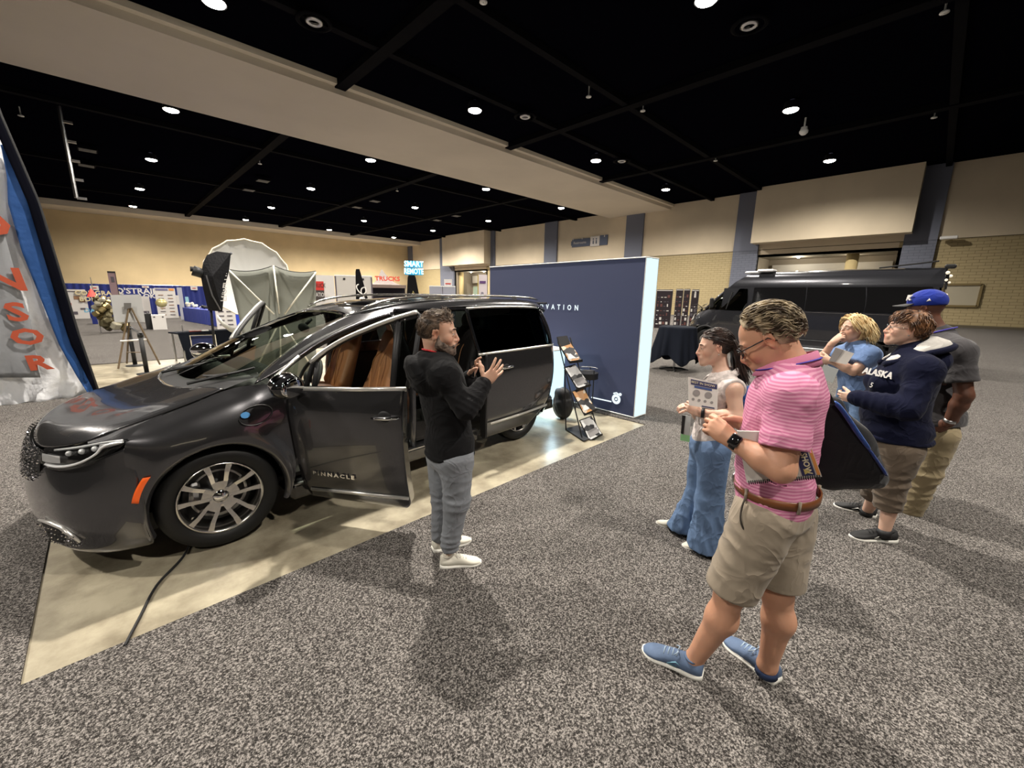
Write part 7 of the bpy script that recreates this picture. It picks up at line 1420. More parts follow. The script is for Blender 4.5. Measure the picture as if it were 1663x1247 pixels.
for n, b, m in P.eyes((.08, .09, .08), srgb(80, 66, 54)): P.piece(n, b, m)
HG = hairmat('wavy_grey_brown_hair', srgb(70, 56, 42), srgb(172, 154, 124))
sh = cap_shell(P, .013, lambda f, l, u: (u > .060+.5*max(0, f) and f < .048) or (f < -.028 and u > -.05) or (f < .0 and u > .025))
D_ = [d for d in fib(3000) if d[2] > -.50 and (d[0] < .50 and d[2] > .42 or d[0] < -.12 or (d[0] < .25 and d[2] > .22))]
hairs(P, D_, lambda p, d, k: (-1.0, p[1]*2.5, -.25-(.4 if d[0] < -.3 else 0)+.35*math.sin(p[0]*90+d[1]*7)), 8, .0105, .0046, HG, shell=sh, lift=.016, jitter=.16, wave=.30)
# spectacles
fr = MB()
for q in (-1, 1): fr.tube([P.H(.106-.012*abs(math.cos(a)), q*(.033+.024*math.cos(a)), -.003+.019*math.sin(a)) for a in np.linspace(0, 2*PI, 22, endpoint=False)], .0024, 6, closed=True); fr.tube([P.H(.093, q*.058, .006), P.H(.05, q*.081, .008), P.H(-.01, q*.084, .010), P.H(-.03, q*.080, -.01)], .0026, 6)
fr.tube([P.H(.104, -.010, .0), P.H(.110, 0, .004), P.H(.104, .010, .0)], .0022, 6); g_ = P.piece('spectacles', fr, M_BLKM)
lens = MB(); [lens.add([P.H(.100, q*(.033+.022*math.cos(a)), -.003+.017*math.sin(a)) for a in np.linspace(0, 2*PI, 18, endpoint=False)], [tuple(range(18))]) for q in (-1, 1)]; P.piece('lenses', lens, glassmat('spectacle_lens', (.93, .93, .93), .03), g_)
# striped polo
pm = bpy.data.materials.new('pink_striped_jersey'); pm.use_nodes = True; nt = pm.node_tree; b = nt.nodes['Principled BSDF']; tc = nt.nodes.new('ShaderNodeTexCoord'); sp = nt.nodes.new('ShaderNodeSeparateXYZ'); nz = nt.nodes.new('ShaderNodeTexNoise'); nz.inputs['Scale'].default_value = 4
mA = nt.nodes.new('ShaderNodeMath'); mA.operation = 'MULTIPLY_ADD'; mA.inputs[1].default_value = .05; mB = nt.nodes.new('ShaderNodeMath'); mB.operation = 'MULTIPLY'; mB.inputs[1].default_value = 2*PI/.0125; mC = nt.nodes.new('ShaderNodeMath'); mC.operation = 'SINE'
r = nt.nodes.new('ShaderNodeValToRGB'); e = r.color_ramp.elements; e[0].position = .30; e[0].color = (*srgb(192, 108, 146), 1); e[1].position = .72; e[1].color = (*srgb(214, 150, 176), 1); mD = nt.nodes.new('ShaderNodeMath'); mD.operation = 'MULTIPLY_ADD'; mD.inputs[1].default_value = .5; mD.inputs[2].default_value = .5
nt.links.new(tc.outputs['Object'], sp.inputs[0]); nt.links.new(tc.outputs['Object'], nz.inputs['Vector']); nt.links.new(nz.outputs['Fac'], mA.inputs[0]); nt.links.new(sp.outputs['Z'], mA.inputs[2]); nt.links.new(mA.outputs[0], mB.inputs[0]); nt.links.new(mB.outputs[0], mC.inputs[0]); nt.links.new(mC.outputs[0], mD.inputs[0]); nt.links.new(mD.outputs[0], r.inputs[0]); nt.links.new(r.outputs[0], b.inputs[0]); b.inputs['Roughness'].default_value = .8; _bp = nt.nodes.new('ShaderNodeBump'); _bp.inputs['Strength'].default_value = 0; nt.links.new(_bp.outputs['Normal'], b.inputs['Normal']); wrinkle(pm, 7, .5, .015)
PP = mat('plain_pink_collar', srgb(198, 118, 150), .8)
S = SDF(); P.torso(S, .022, 1.0, .015, chestw=1.02); 
for q in 'LR':
    a, e_ = J['sh'+q], J['el'+q]; d = nrm(e_-a); w = a+(e_-a)*.72; S.cap(a, w+d*.05, .078, .086, .03); S.cut(w+d*.0, d, .13)
S.cut(J['pelvis']-V3(0, 0, .03), (0, 0, -1), .3)
nk = J['neck']; f_ = P.fwt; l_ = P.side; sl = J['shL']+(J['elL']-J['shL'])*.65
P.add('polo_shirt', S, pm, .0075, disp=((sl, .12, (.3, .2, 1), 60, .004), (J['pelvis']+V3(0, 0, .06), .2, (0, .1, 1), 50, .006), (J['pelvis']+V3(0, 0, .25), .2, (.5, .2, 1), 38, .0045), (J['shL']-f_*.05-V3(0, 0, .05), .13, nrm(f_+V3(0, 0, .5)), 55, .004)), noise=.0035, nf=8)
G = []
for k, (rr, uu) in enumerate(((.070, .050), (.080, .052), (.092, .024), (.100, .004))): G.append([nk+f_*((rr+.014)*math.cos(a)+.022)+l_*rr*math.sin(a)*1.02+P.up*(uu-.034*math.cos(a)+.008) for a in np.linspace(.28, 2*PI-.28, 36)])
P.piece('collar', MB().grid(G), PP, solid=.004)
P.piece('lanyard', MB().tube([nk+f_*(.106*math.cos(a)+.022)+l_*.096*math.sin(a)+P.up*(.036-.034*math.cos(a)) for a in np.linspace(.35, 2*PI-.35, 30)], .0075, 4, flat=.35, up=P.up), mat('blue_violet_ribbon', srgb(70, 60, 170), .5))
# shorts with belt
SH = cloth('beige_shorts_cotton', srgb(150, 138, 122), .85, 420, .2, .1, var=(7, .04)); S = SDF(); pv = J['pelvis']; S.ell(pv-V3(0, 0, .04), (.175, .145, .13), .05, Mx(P.side, P.fwt, P.up))
for q in 'LR':
    h, n = J['hip'+q], J['kn'+q]; e_ = h+(n-h)*(.97 if q == 'L' else .88); d = nrm(n-h); S.cap(h+V3(0, 0, .03), e_+d*.05, .120, .103, .03); S.cut(e_+d*.0+(V3(0, 0, 0)), nrm(d-V3(0, 0, .4)), .16)
S.cut(pv+V3(0, 0, .055), (0, 0, 1), .25)
P.add('shorts', S, SH, .008, disp=[(J['hipL']+V3(0, 0, .0), .16, nrm(ir3*.7+upz), 42, .006), ((J['hipL']+J['knL'])/2, .16, nrm(ir3*.3+upz), 40, .005), (J['hipR']-V3(0, 0, .1), .14, upz+ir3*.4, 45, .005)], noise=.004, nf=8)
hl = P.side; P.piece('slant_pocket', MB().tube(spline([at(1210, 810, 1.79), at(1203, 845, 1.76), at(1213, 866, 1.76)], 10), .004, 5), mat('pocket_shadow_cloth', srgb(60, 54, 48), .9))
pv2 = pv+V3(0, 0, .042); BR = mat('brown_leather', srgb(112, 66, 36), .4, bump=(80, .2, .002))
ring = lambda z, e_=0: [pv2+P.fw*(.150+e_)*math.cos(a)+nrm(np.cross((0, 0, 1), P.fw))*(.178+e_)*math.sin(a)+V3(0, 0, z) for a in np.linspace(0, 2*PI, 48, endpoint=False)]
bt = P.piece('belt', MB().grid([ring(-.018), ring(-.016, .006), ring(.016, .006), ring(.018)], closev=True), BR)
P.piece('buckle', MB().box(pv2+P.fw*.158, (.012, .05, .04), rz=math.atan2(P.fw[1], P.fw[0]), bev=.004), M_METAL, bt)
for a in (1.0, 2.2, 3.6, 5.2): c = pv2+P.fw*.158*math.cos(a)+nrm(np.cross((0, 0, 1), P.fw))*.186*math.sin(a); P.piece('belt_loop', MB().cyl(c-V3(0, 0, .026), c+V3(0, 0, .024), .006, n=6), SH, bt)
BLU = mat('blue_running_mesh', srgb(84, 102, 130), .75, bump=(220, .4, .002), var=(18, .12)); LB = mat('pale_blue_lace', srgb(150, 168, 186), .7)
P.shoe(gp(1140, 1101), gp(1044, 1056), BLU, WSOLE, LB, wd=1.1, accent=mat('light_blue_stripe', srgb(120, 170, 190), .6)); P.shoe(gp(1262, 1112), gp(1176, 1040), mat('blue_running_mesh', (0,)*3), WSOLE, LB, wd=1.08)
for q in 'LR': a = J['an'+q]; h = nrm(J['kn'+q]-a); P.piece('sock', MB().tube([a-h*.045, a-h*.015], [.048, .045], 14), mat('navy_sock', srgb(30, 44, 74), .9))
w = J['wrL']; d = nrm(w-J['elL']); w0 = w-d*.02; n_ = nrm(np.cross(d, -away)); nn_ = nrm(-away+upz*.5-d*((-away+upz*.5)@d))
wa = P.piece('watch', MB().cyl(w0-d*.013, w0+d*.013, .0355, .0345, 24), M_BLKM); P.piece('watch_case', MB().box(w0+nn_*.037, (.042, .048, .014), M=Mx(d, np.cross(nn_, d), nn_), bev=.006), M_BLKG, wa)
# notebook under his arm
nb_ = thing('spiral_notebook', "white spiral-bound booklet held under the pink-shirted man's arm, navy title band at one end", 'notebook', at(1260, 740, 1.74)); q4 = [at(x, y, 1.735+dd) for x, y, dd in ((1197, 700, -.01), (1309, 703, .03), (1335, 774, .03), (1213, 784, -.01))]
n_ = nrm(np.cross(q4[1]-q4[0], q4[3]-q4[0])); n_ = n_ if n_@(O-q4[0]) > 0 else -n_
PAPER = mat('white_cover_paper', srgb(206, 200, 194), .5, var=(5, .03)); MB().prism(q4, (0, 0, 0), -n_*.012).obj('cover', PAPER, nb_, world=True)
qq = lambda u, v, e_=.001: (q4[0]*(1-u)*(1-v)+q4[1]*u*(1-v)+q4[2]*u*v+q4[3]*(1-u)*v)+n_*e_
MB().prism([qq(.76, .06), qq(.93, .06), qq(.93, .95), qq(.76, .95)], (0, 0, 0), n_*.0006).obj('title_band', mat('navy_ink', (0,)*3), nb_, world=True)
text('BEST IN SHOW', .026, mat('cream_ink', srgb(226, 214, 178), .5), nb_, world_m=(qq(.86, .40, .002), nrm(qq(.8, 1)-qq(.8, 0)), -nrm(np.cross(n_, nrm(qq(.8, 1)-qq(.8, 0))))*-1), ext=.0005, bold=.0006)
MB().prism([qq(.66, .45), qq(.74, .45), qq(.74, .8), qq(.66, .8)], (0, 0, 0), n_*.0006).obj('side_band', mat('navy_ink', (0,)*3), nb_, world=True)
MB().prism([qq(.80, .80, .002), qq(.88, .86, .002), qq(.80, .92, .002)], (0, 0, 0), n_*.0006).obj('gold_emblem', mat('yellow_print', (0,)*3), nb_, world=True); MB().prism([qq(.95, .05, .002), qq(.99, .05, .002), qq(.99, .95, .002), qq(.95, .95, .002)], (0, 0, 0), -n_*.014).obj('orange_divider', mat('orange_print', (0,)*3), nb_, world=True)
b = MB()
for u in np.linspace(.03, .97, 34): c = qq(u, 1.0, -.005); b.tube([c+n_*.010*math.cos(a)+nrm(q4[3]-q4[0])*.008*math.sin(a) for a in np.linspace(0, 2*PI, 7, endpoint=False)], .0018, 4, closed=True)
o = b.obj('spiral_binding', M_BLKM, nb_, world=True); o['kind'] = 'stuff'
# tote bag behind him
S = SDF(); K = lambda x, y, d: at(x, y, 1.95+d)
TB = [(1350, 655, .16), (1342, 700, .16), (1338, 745, .18), (1345, 775, .2)]
S.chain([K(*p) for p in TB], [.03, .045, .05, .04], .05); S.cap(K(1358, 665, .16), K(1425, 770, .26), .018, .030, .05); S.cap(K(1345, 770, .2), K(1425, 782, .26), .035, .028, .05); S.ell(K(1372, 735, .21), (.10, .05, .12), .08, Mx(ir3, away, upz)); S.cap(K(1362, 710, .2), K(1400, 765, .24), .055, .04, .06)
tg = thing('tote_bag', "black cloth bag with a blue edge hanging behind the pink-shirted man's back", 'bag', K(1372, 735, .21)); V, F = S.mesh(.009); V = smooth_mesh(V, F, 2); N = vnormals(V, F); V = V+N*(.006*wnoise(V, 12, 2))[:, None]; me, _ = fastmesh('bag_body', V-np.array(tg.location), F); link('bag_body', me, cloth('black_nylon_weave', (.012, .012, .014), .7), tg, True)
BLB = cloth('royal_blue_nylon', srgb(56, 92, 164), .6); MB().tube(spline([K(1356, 652, .10), K(1372, 672, .12), K(1394, 705, .14), K(1410, 728, .17)], 14), [.010]+[.020]*12+[.016], 6, flat=.35).obj('blue_edge', BLB, tg, True, True); MB().tube(spline([K(1408, 726, .17), K(1424, 748, .19), K(1438, 770, .22)], 10), .016, 6, flat=.35).obj('blue_edge', cloth('dark_blue_nylon', srgb(44, 66, 128), .6), tg, True, True); MB().tube([K(1352, 655, .08), K(1345, 640, .06), K(1330, 625, .05)], .014, 6, flat=.3).obj('strap', M_BLKM, tg, True, True)
# ---------------------------------------------------------------- dark-haired woman with booklet
c0 = at(1152, 715, 3.04)
P = Person(3.04, dict(pelvis=(1153, 712, 0), neck=(1174, 616, .0), head=(1160, 564, 0), shL=(1190, 632, -.13), shR=(1160, 628, .14), elL=(1197, 678, -.18), wrL=(1137, 670, -.17), elR=(1138, 678, .16), wrR=(1126, 663, -.02),
    hipL=(1160, 732, -.08), hipR=(1145, 730, .08), knL=(1152, 812, -.09), knR=(1134, 802, .09), anL=(1146, 884, -.10), anR=(1108, 856, .08), footL=(1138, 893, -.1), footR=(1092, 858, .1)),
    (*bearing(c0, 14), 6), bearing(c0, 22), 'dark-haired woman in a sleeveless pale top and wide blue jeans hugging a booklet', SKIN_C, .88)
P.head(.97, female=True, jaw=.85, nose=.85, lips=1.15, full=1.02); P.torso(P.body, -.005, .92); [P.arm(P.body, q, r=(.058, .045, .042, .030)) for q in 'LR']; [P.leg(P.body, q, r=(.07, .045, .045, .034)) for q in 'LR']
J = P.J; ir = IR(c0); ir3 = V3(ir[0], ir[1], 0); away = V3(*nrm(c0[:2]), 0)
P.hand('L', -ir3*.9+upz*.35, away*.8-upz*.2, per=((35, 55, 35), (40, 60, 40), (45, 60, 40), (50, 60, 40)), spread=3, thumb=(25, 20), size=.9); P.hand('R', -ir3*.8+upz*.2-away*.3, away*.2-upz*.9, per=((35, 55, 35), (40, 60, 40), (45, 60, 40), (50, 60, 40)), spread=3, thumb=(25, 20), size=.88)
P.finish(.008)
for n, b, m in P.eyes((.05, .035, .02), (.03, .02, .015), .0035): P.piece(n, b, m)
DH = hairmat('dark_brown_hair', (.010, .006, .005), (.055, .032, .024), .35)
sh = cap_shell(P, .010, lambda f, l, u: (u > .050+.3*max(0, f) and f < .080) or (f < -.012 and u > -.06) or (f < .03 and u > .03))
D_ = [d for d in fib(1500) if d[2] > -.4 and (d[0] < .80 and d[2] > .40 or d[0] < -.05 or (d[0] < .35 and d[2] > .2))]
hairs(P, D_, lambda p, d, k: (-1.0+.3*k, p[1]*-1.5, -.15-.5*k), 8, .013, .0042, DH, shell=sh, lift=.008, jitter=.10)
D_ = [V3(-.9, rnd.uniform(-.55, .6), rnd.uniform(-.3, .45)) for _ in range(230)]
hairs(P, D_, lambda p, d, k: (-.28+.10*math.sin(k*9+d[1]*5), d[1]*.10, -1), 15, .0185, .0062, DH, 'long_hair', lift=.02, jitter=.10, seed=9, sag=1, wave=.10)
P.piece('hair_clip', MB().tube([P.H(-.075, .055, .055), P.H(-.085, .060, .035), P.H(-.085, .062, .015)], .008, 6), mat('pearl_clip', srgb(190, 160, 150), .3))
P.piece('earring', MB().ell(P.H(-.008, .086, -.04), (.004,)*3, 8, 6), M_METAL)
S = SDF(); P.torso(S, .012, .93, 0, bust=.07, k=.05, chestw=.96); S.cut(J['pelvis']-V3(0, 0, .02), (0, 0, -1), .25)
TOP = cloth('pale_floral_cotton', srgb(206, 196, 192), var=(28, .22))
for q in 'LR': a = J['sh'+q]; o_ = P.side*(1 if q == 'L' else -1); S.cut(a+o_*.030, nrm(o_+V3(0, 0, -.10)), .10)
P.add('sleeveless_top', S, TOP, .0085, disp=((J['pelvis']+V3(0, 0, .12), .2, (.2, .1, 1), 48, .004),), noise=.003)
G = []
nk = J['neck']; f_ = P.fwt; l_ = P.side
for rr, uu in ((.060, .048), (.075, .046), (.092, .018)): G.append([nk+f_*((rr+.016)*math.cos(a)+.014)+l_*rr*math.sin(a)+P.up*(uu-.045*math.cos(a)) for a in np.linspace(.4, 2*PI-.4, 24)])
P.piece('collar', MB().grid(G), TOP, solid=.003)
DEN = mat('mid_blue_denim', srgb(92, 116, 150), .85, bump=(300, .3, .002), var=(9, .14)); wrinkle(DEN); S = SDF(); pv = J['pelvis']; S.ell(pv-V3(0, 0, .05), (.155, .125, .13), .05, Mx(P.side, P.fwt, P.up))
for q in 'LR':
    h, n, a = J['hip'+q], J['kn'+q], J['an'+q]; S.cap(h, n, .104, .088, .04); e_ = a+(a-n)*(.10 if q == 'L' else .06); S.cap(n, e_, .088, .125 if q == 'L' else .105, .03); S.cut(V3(e_[0], e_[1], .035), (0, 0, -1), .25)
S.cut(pv+V3(0, 0, .07), (0, 0, 1), .2)
P.add('wide_jeans', S, DEN, .009, disp=[(J['kn'+q]-V3(0, 0, .12), .24, nrm(np.cross(upz, P.fw)+P.fw*.9+upz*.15), 60, .007) for q in 'LR']+[(J['an'+q]+V3(0, 0, .08), .2, nrm(P.fw+away*.6), 70, .008) for q in 'LR'], noise=.004, nf=9)
P.shoe(gp(1166, 897), gp(1108, 888), WSH, WSOLE, wd=1.0); P.shoe(gp(1116, 866), gp(1066, 850), WSH, WSOLE, wd=.95)
P.piece('lanyard', MB().tube(spline([nk+l_*.07-f_*.03+P.up*.02, nk+l_*.075+f_*.07-P.up*.03, nk+f_*.14+l_*.02-P.up*.16, nk+f_*.15-P.up*.22], 16), .006, 4, flat=.4), mat('purple_ribbon', srgb(52, 30, 60), .6))
w = J['wrL']; d = nrm(w-J['elL']); wa = P.piece('watch', MB().cyl(w-d*.028, w-d*.008, .0335, .033, 20), M_BLKM)
bk_ = thing('booklet', 'white booklet with a navy header, hugged by the dark-haired woman', 'booklet', at(1142, 640, 2.84)); q4 = [at(x, y, 2.83+dd) for x, y, dd in ((1118, 612, .0), (1166, 622, .02), (1165, 666, -.02), (1119, 658, -.04))]
n_ = nrm(np.cross(q4[1]-q4[0], q4[3]-q4[0])); n_ = n_ if n_@(O-q4[0]) > 0 else -n_; MB().prism(q4, (0, 0, 0), -n_*.012).obj('cover', PAPER, bk_, world=True)
MB().prism([qq(.08, .06), qq(.97, .06), qq(.97, .24), qq(.08, .24)], (0, 0, 0), n_*.0006).obj('header_band', mat('navy_ink', (0,)*3), bk_, world=True); MB().prism([qq(.2, .26), qq(.8, .26), qq(.8, .34), qq(.2, .34)], (0, 0, 0), n_*.0006).obj('sub_band', mat('banner_blue', (0,)*3), bk_, world=True)
text('BEST IN SHOW', .021, mat('cream_ink', (0,)*3), bk_, world_m=(qq(.50, .15, .002), nrm(q4[1]-q4[0]), nrm(q4[0]-q4[3])), ext=.0004)
for u, v, r_ in ((.27, .52, .022), (.68, .52, .022), (.15, .76, .009), (.36, .76, .009), (.57, .76, .009), (.80, .76, .009)): c = qq(u, v, .001); X, Y, _ = frame(n_); MB().add([c+(X*math.cos(a)+Y*math.sin(a))*r_ for a in np.linspace(0, 2*PI, 14, endpoint=False)], [tuple(range(14))]).obj('badge_print', mat('grey_ink', srgb(140, 134, 132), .6), bk_, world=True)
MB().prism([qq(.45, .93), qq(.9, .93), qq(.9, .97), qq(.45, .97)], (0, 0, 0), n_*.0006).obj('sub_band', mat('navy_ink', (0,)*3), bk_, world=True)
bd_ = thing('name_badge', 'clear badge with a pale green edge hanging below the dark-haired woman', 'badge', at(1115, 690, 2.86)); q4 = [at(x, y, 2.86) for x, y in ((1108, 674), (1122, 676), (1120, 714), (1105, 711))]; n_ = away*-1; MB().prism(q4, (0, 0, 0), away*.004).obj('card', mat('pale_card', srgb(200, 205, 205), .3), bd_, world=True); MB().prism([qq(0, .82), qq(1, .82), qq(1, 1.1), qq(0, 1.1)], (0, 0, 0), n_*.002).obj('green_edge', mat('pale_green_print', srgb(160, 220, 160), .5), bd_, world=True); MB().prism([qq(.0, .0), qq(.4, .0), qq(.3, .8), qq(0, .8)], (0, 0, 0), n_*.002).obj('dark_edge', M_BLKM, bd_, world=True)
# backpack
S = SDF(); c = at(1217, 662, 3.06); S.ell(c, (.085, .12, .15), .05, Mx(ir3, away, upz)); S.cap(c+V3(0, 0, -.1)-ir3*.03, c+V3(0, 0, -.14)+ir3*.02, .06, .05, .05); bg = thing('backpack', "small bright blue sling bag on the dark-haired woman's back", 'bag', c); V, F = S.mesh(.011); N = vnormals(V, F); V = V+N*(.007*wnoise(V, 16, 8))[:, None]; me, _ = fastmesh('bag_body', V-c, F); link('bag_body', me, BLB, bg, True)
MB().tube(spline([c-ir3*.07+V3(0, 0, .10)-away*.10, J['shL']+V3(0, 0, .05)+ir3*.04, J['shL']+V3(0, 0, .055)-ir3*.03-away*.01, J['shL']-ir3*.07-V3(0, 0, .06)-away*.01, J['shL']-ir3*.04-V3(0, 0, .16)+away*.05], 20), .012, 6, flat=.3).obj('strap', M_BLKM, bg, True, True); MB().tube([c+V3(0, 0, .13), c+V3(0, 0, -.15)-away*.10], .012, 5, flat=.3).obj('black_trim', M_BLKM, bg, True, True)
# ---------------------------------------------------------------- blonde woman
c0 = at(1388, 665, 4.95); w_ = lambda x, y, z: ('w', x, y, z); lf = V3(*bearing(c0, 40), 0); ls = nrm(np.cross((0, 0, 1), lf)); hp = c0*V3(1, 1, 0)
def wj(f, l, z): p = hp+lf*f+ls*l; return ('w', p[0], p[1], z)
P = Person(4.95, dict(pelvis=wj(0, 0, .93), neck=(1392, 566, 0), head=(1386, 534, -.02), shL=(1413, 577, -.10), shR=(1368, 575, .06), elL=(1386, 603, -.20), wrL=(1350, 586, -.22), elR=(1328, 590, -.02), wrR=(1353, 556, -.12),
    hipL=wj(0, .09, .90), hipR=wj(0, -.09, .90), knL=wj(.02, .10, .48), knR=wj(.02, -.10, .48), anL=wj(0, .11, .09), anR=wj(0, -.11, .09), footL=wj(.08, .11, .0), footR=wj(.08, -.11, .0)),
    (*bearing(c0, 40), -2), bearing(c0, 35), 'blonde woman in a light blue tee holding papers, one hand raised to her mouth', SKIN_C, .88)
P.head(.98, female=True, jaw=.9, nose=.9, lips=1.1); P.torso(P.body, -.005, .95); [P.arm(P.body, q, r=(.055, .044, .041, .030)) for q in 'LR']; [P.leg(P.body, q) for q in 'LR']
J = P.J; ir = IR(c0); ir3 = V3(ir[0], ir[1], 0); away = V3(*nrm(c0[:2]), 0)
P.hand('R', upz*.7+ir3*.5-away*.1, ir3*.6+away*.5, per=((30, 45, 30), (50, 65, 45), (55, 65, 45), (58, 65, 45)), spread=3, thumb=(25, 15), size=.92); P.hand('L', -ir3*.95+upz*.1, away*.8+upz*.1, curl=(20, 30, 20), spread=3, size=.9)
P.finish(.009)
for n, b, m in P.eyes((.09, .12, .14), srgb(120, 90, 60), .003): P.piece(n, b, m)
BH = hairmat('blonde_hair', srgb(186, 148, 90), srgb(244, 222, 172))
sh = cap_shell(P, .014, lambda f, l, u: (u > .050+.3*max(0, f) and f < .082) or (f < -.0 and u > -.10) or (f < .03 and u > .03), extra=lambda S, M: (S.ell(P.H(-.03, .05, -.03), (.045, .06, .08), .04, M), S.ell(P.H(-.03, -.05, -.03), (.045, .06, .08), .04, M), S.ell(P.H(-.06, 0, -.03), (.06, .04, .08), .04, M)))
D_ = [d for d in fib(1500) if d[2] > -.3 and (d[0] < .82 and d[2] > .45 or d[0] < .12)]
hairs(P, D_, lambda p, d, k: ((-.3 if d[0] < .4 else .1-1.2*k), (1 if p[1] > .01 else -1)*(.9-.7*k), -.9 if abs(p[1]) > .05 or p[0] < -.05 else -.2), 12, .0125, .0048, BH, shell=sh, lift=.026, jitter=.10, sag=1, wave=.16)
S = SDF(); P.torso(S, .022, .98, .01, bust=.08); 
for q in 'LR': a, e_ = J['sh'+q], J['el'+q]; d = nrm(e_-a); w = a+(e_-a)*.62; S.cap(a, w+d*.04, .070, .072, .03); S.cut(w, d, .11)
S.cut(J['pelvis']-V3(0, 0, .08), (0, 0, -1), .25); P.add('tee_shirt', S, cloth('light_blue_jersey', srgb(108, 134, 178), .85), .010, noise=.004, disp=((J['pelvis']+V3(0, 0, .3), .2, (.4, .2, 1), 45, .004),))
S = SDF(); S.ell(J['pelvis']-V3(0, 0, .05), (.155, .125, .13), .05, Mx(P.side, P.fwt, P.up)); [S.chain([J['hip'+q], J['kn'+q], J['an'+q]], [.105, .078, .062], .03) for q in 'LR']; P.add('jeans', S, mat('mid_blue_denim', (0,)*3), .011, noise=.003)
for q in 'LR': a = J['an'+q]*V3(1, 1, 0); P.shoe(a-lf*.06, a+lf*.19, WSH, WSOLE)
nk = J['neck']; f_ = P.fwt; l_ = P.side
P.piece('lanyard', MB().tube(spline([nk+l_*.075+P.up*.02, nk+l_*.06+f_*.09-P.up*.05, nk+f_*.13-P.up*.16, nk-l_*.06+f_*.09-P.up*.05, nk-l_*.075+P.up*.02], 24), .007, 4, flat=.4), mat('maroon_ribbon', srgb(80, 34, 44), .6))
pp = thing('paper_sheaf', 'white and grey papers clasped against the blonde woman', 'papers', at(1368, 585, 4.66)); q4 = [at(x, y, 4.66+dd) for x, y, dd in ((1357, 564, .03), (1387, 574, .0), (1375, 592, .0), (1346, 586, .03))]; n_ = -away; MB().prism(q4, (0, 0, 0), away*.01).obj('sheet', PAPER, pp, world=True); MB().prism([qq(0, 0), qq(.45, 0), qq(.35, 1), qq(0, 1)], (0, 0, 0), n_*.002).obj('grey_print', mat('grey_ink', (0,)*3), pp, world=True)
q4 = [at(x, y, 4.62+dd) for x, y, dd in ((1338, 592, .0), (1362, 600, .0), (1352, 622, .0), (1330, 612, .0))]; MB().prism(q4, (0, 0, 0), away*.008).obj('sheet', mat('pale_card', (0,)*3), pp, world=True)
# ---------------------------------------------------------------- woman in the navy hoodie
c0 = at(1452, 715, 3.98)
P = Person(3.98, dict(pelvis=(1455, 708, 0), neck=(1484, 575, .0), head=(1472, 534, 0), shL=(1501, 604, -.19), shR=(1468, 596, .19), elL=(1474, 664, -.33), wrL=(1389, 646, -.24), elR=(1418, 648, .10), wrR=(1440, 655, -.1),
    hipL=(1462, 732, -.10), hipR=(1440, 730, .12), knL=(1447, 785, -.10), knR=(1428, 778, .16), anL=(1436, 862, -.09), anR=(1408, 830, .30), footL=(1418, 878, -.1), footR=(1390, 832, .33)),
    (*bearing(c0, 12), -6), bearing(c0, 18), 'short-haired woman with glasses in a navy hoodie and brown cropped trousers', SKIN_C, 1.0)
P.head(.98, female=True, jaw=1.0, nose=.95, full=1.10); P.torso(P.body, .0, 1.05); [P.arm(P.body, q, r=(.045, .036, .036, .029)) for q in 'LR']; [P.leg(P.body, q, r=(.07, .048, .054, .036)) for q in 'LR']
J = P.J; ir = IR(c0); ir3 = V3(ir[0], ir[1], 0); away = V3(*nrm(c0[:2]), 0)
P.hand('L', -ir3*.95-upz*.1+away*.3, away*.8+upz*.1, per=((25, 45, 30), (30, 50, 35), (35, 50, 35), (40, 50, 35)), spread=3, size=.92); P.hand('R', ir3*.7-away*.5, upz, curl=(20, 30, 20), size=.9)
P.finish(.009)
for n, b, m in P.eyes((.06, .05, .04), srgb(110, 80, 56), .003): P.piece(n, b, m)
RH = hairmat('short_auburn_hair', srgb(62, 38, 24), srgb(146, 102, 66))
sh = cap_shell(P, .014, lambda f, l, u: (u > .045+.2*max(0, f) and f < .09) or (f < -.03 and u > -.055) or (f < .0 and u > .015))
D_ = [d for d in fib(1500) if d[2] > -.5 and (d[0] < .88 and d[2] > .40 or d[0] < -.12 or (d[0] < .3 and d[2] > .12))]
hairs(P, D_, lambda p, d, k: ((.9 if d[0] > 0 and d[2] > .4 else -.4), (.5 if d[1] > 0 else -.6), -.55*abs(d[1])-.25-(.5 if d[0] < -.2 else 0)), 6, .012, .0050, RH, shell=sh, lift=.018, jitter=.20)
fr = MB()
for q in (-1, 1): fr.tube([P.H(.104-.010*abs(math.cos(a)), q*(.033+.023*math.cos(a)), -.002+.016*math.sin(a)) for a in np.linspace(0, 2*PI, 20, endpoint=False)], .0018, 5, closed=True); fr.tube([P.H(.093, q*.056, .004), P.H(.05, q*.080, .006), P.H(-.015, q*.082, .006)], .0018, 5)
fr.tube([P.H(.104, -.010, .0), P.H(.108, 0, .003), P.H(.104, .010, .0)], .0016, 5); P.piece('spectacles', fr, M_CHROME); P.piece('earring', MB().ell(P.H(-.006, .087, -.04), (.005,)*3, 8, 6), M_METAL)
NV = cloth('navy_fleece', srgb(16, 19, 40), .95, 260, .3, .03); S = SDF(); P.torso(S, .034, 1.12, .045, bust=.11, chestw=1.04)
P.arm(S, 'L', .022, r=(.062, .056, .050, .034), upto=.96); P.arm(S, 'R', .022, r=(.062, .056, .050, .034), upto=.96); S.ell(J['pelvis']+V3(0, 0, .06), (.20, .185, .12), .05, Mx(P.side, P.fwt, P.up)); S.cut(J['pelvis']+V3(0, 0, -.01), (0, 0, -1), .4)
nk = J['neck']; f_ = P.fwt; l_ = P.side; da = nrm(J['wrL']-J['elL'])
S.ell(nk-f_*.13-P.up*.05, (.14, .06, .09), .03, Mx(l_, nrm(f_+P.up*.4), nrm(P.up-f_*.4)))
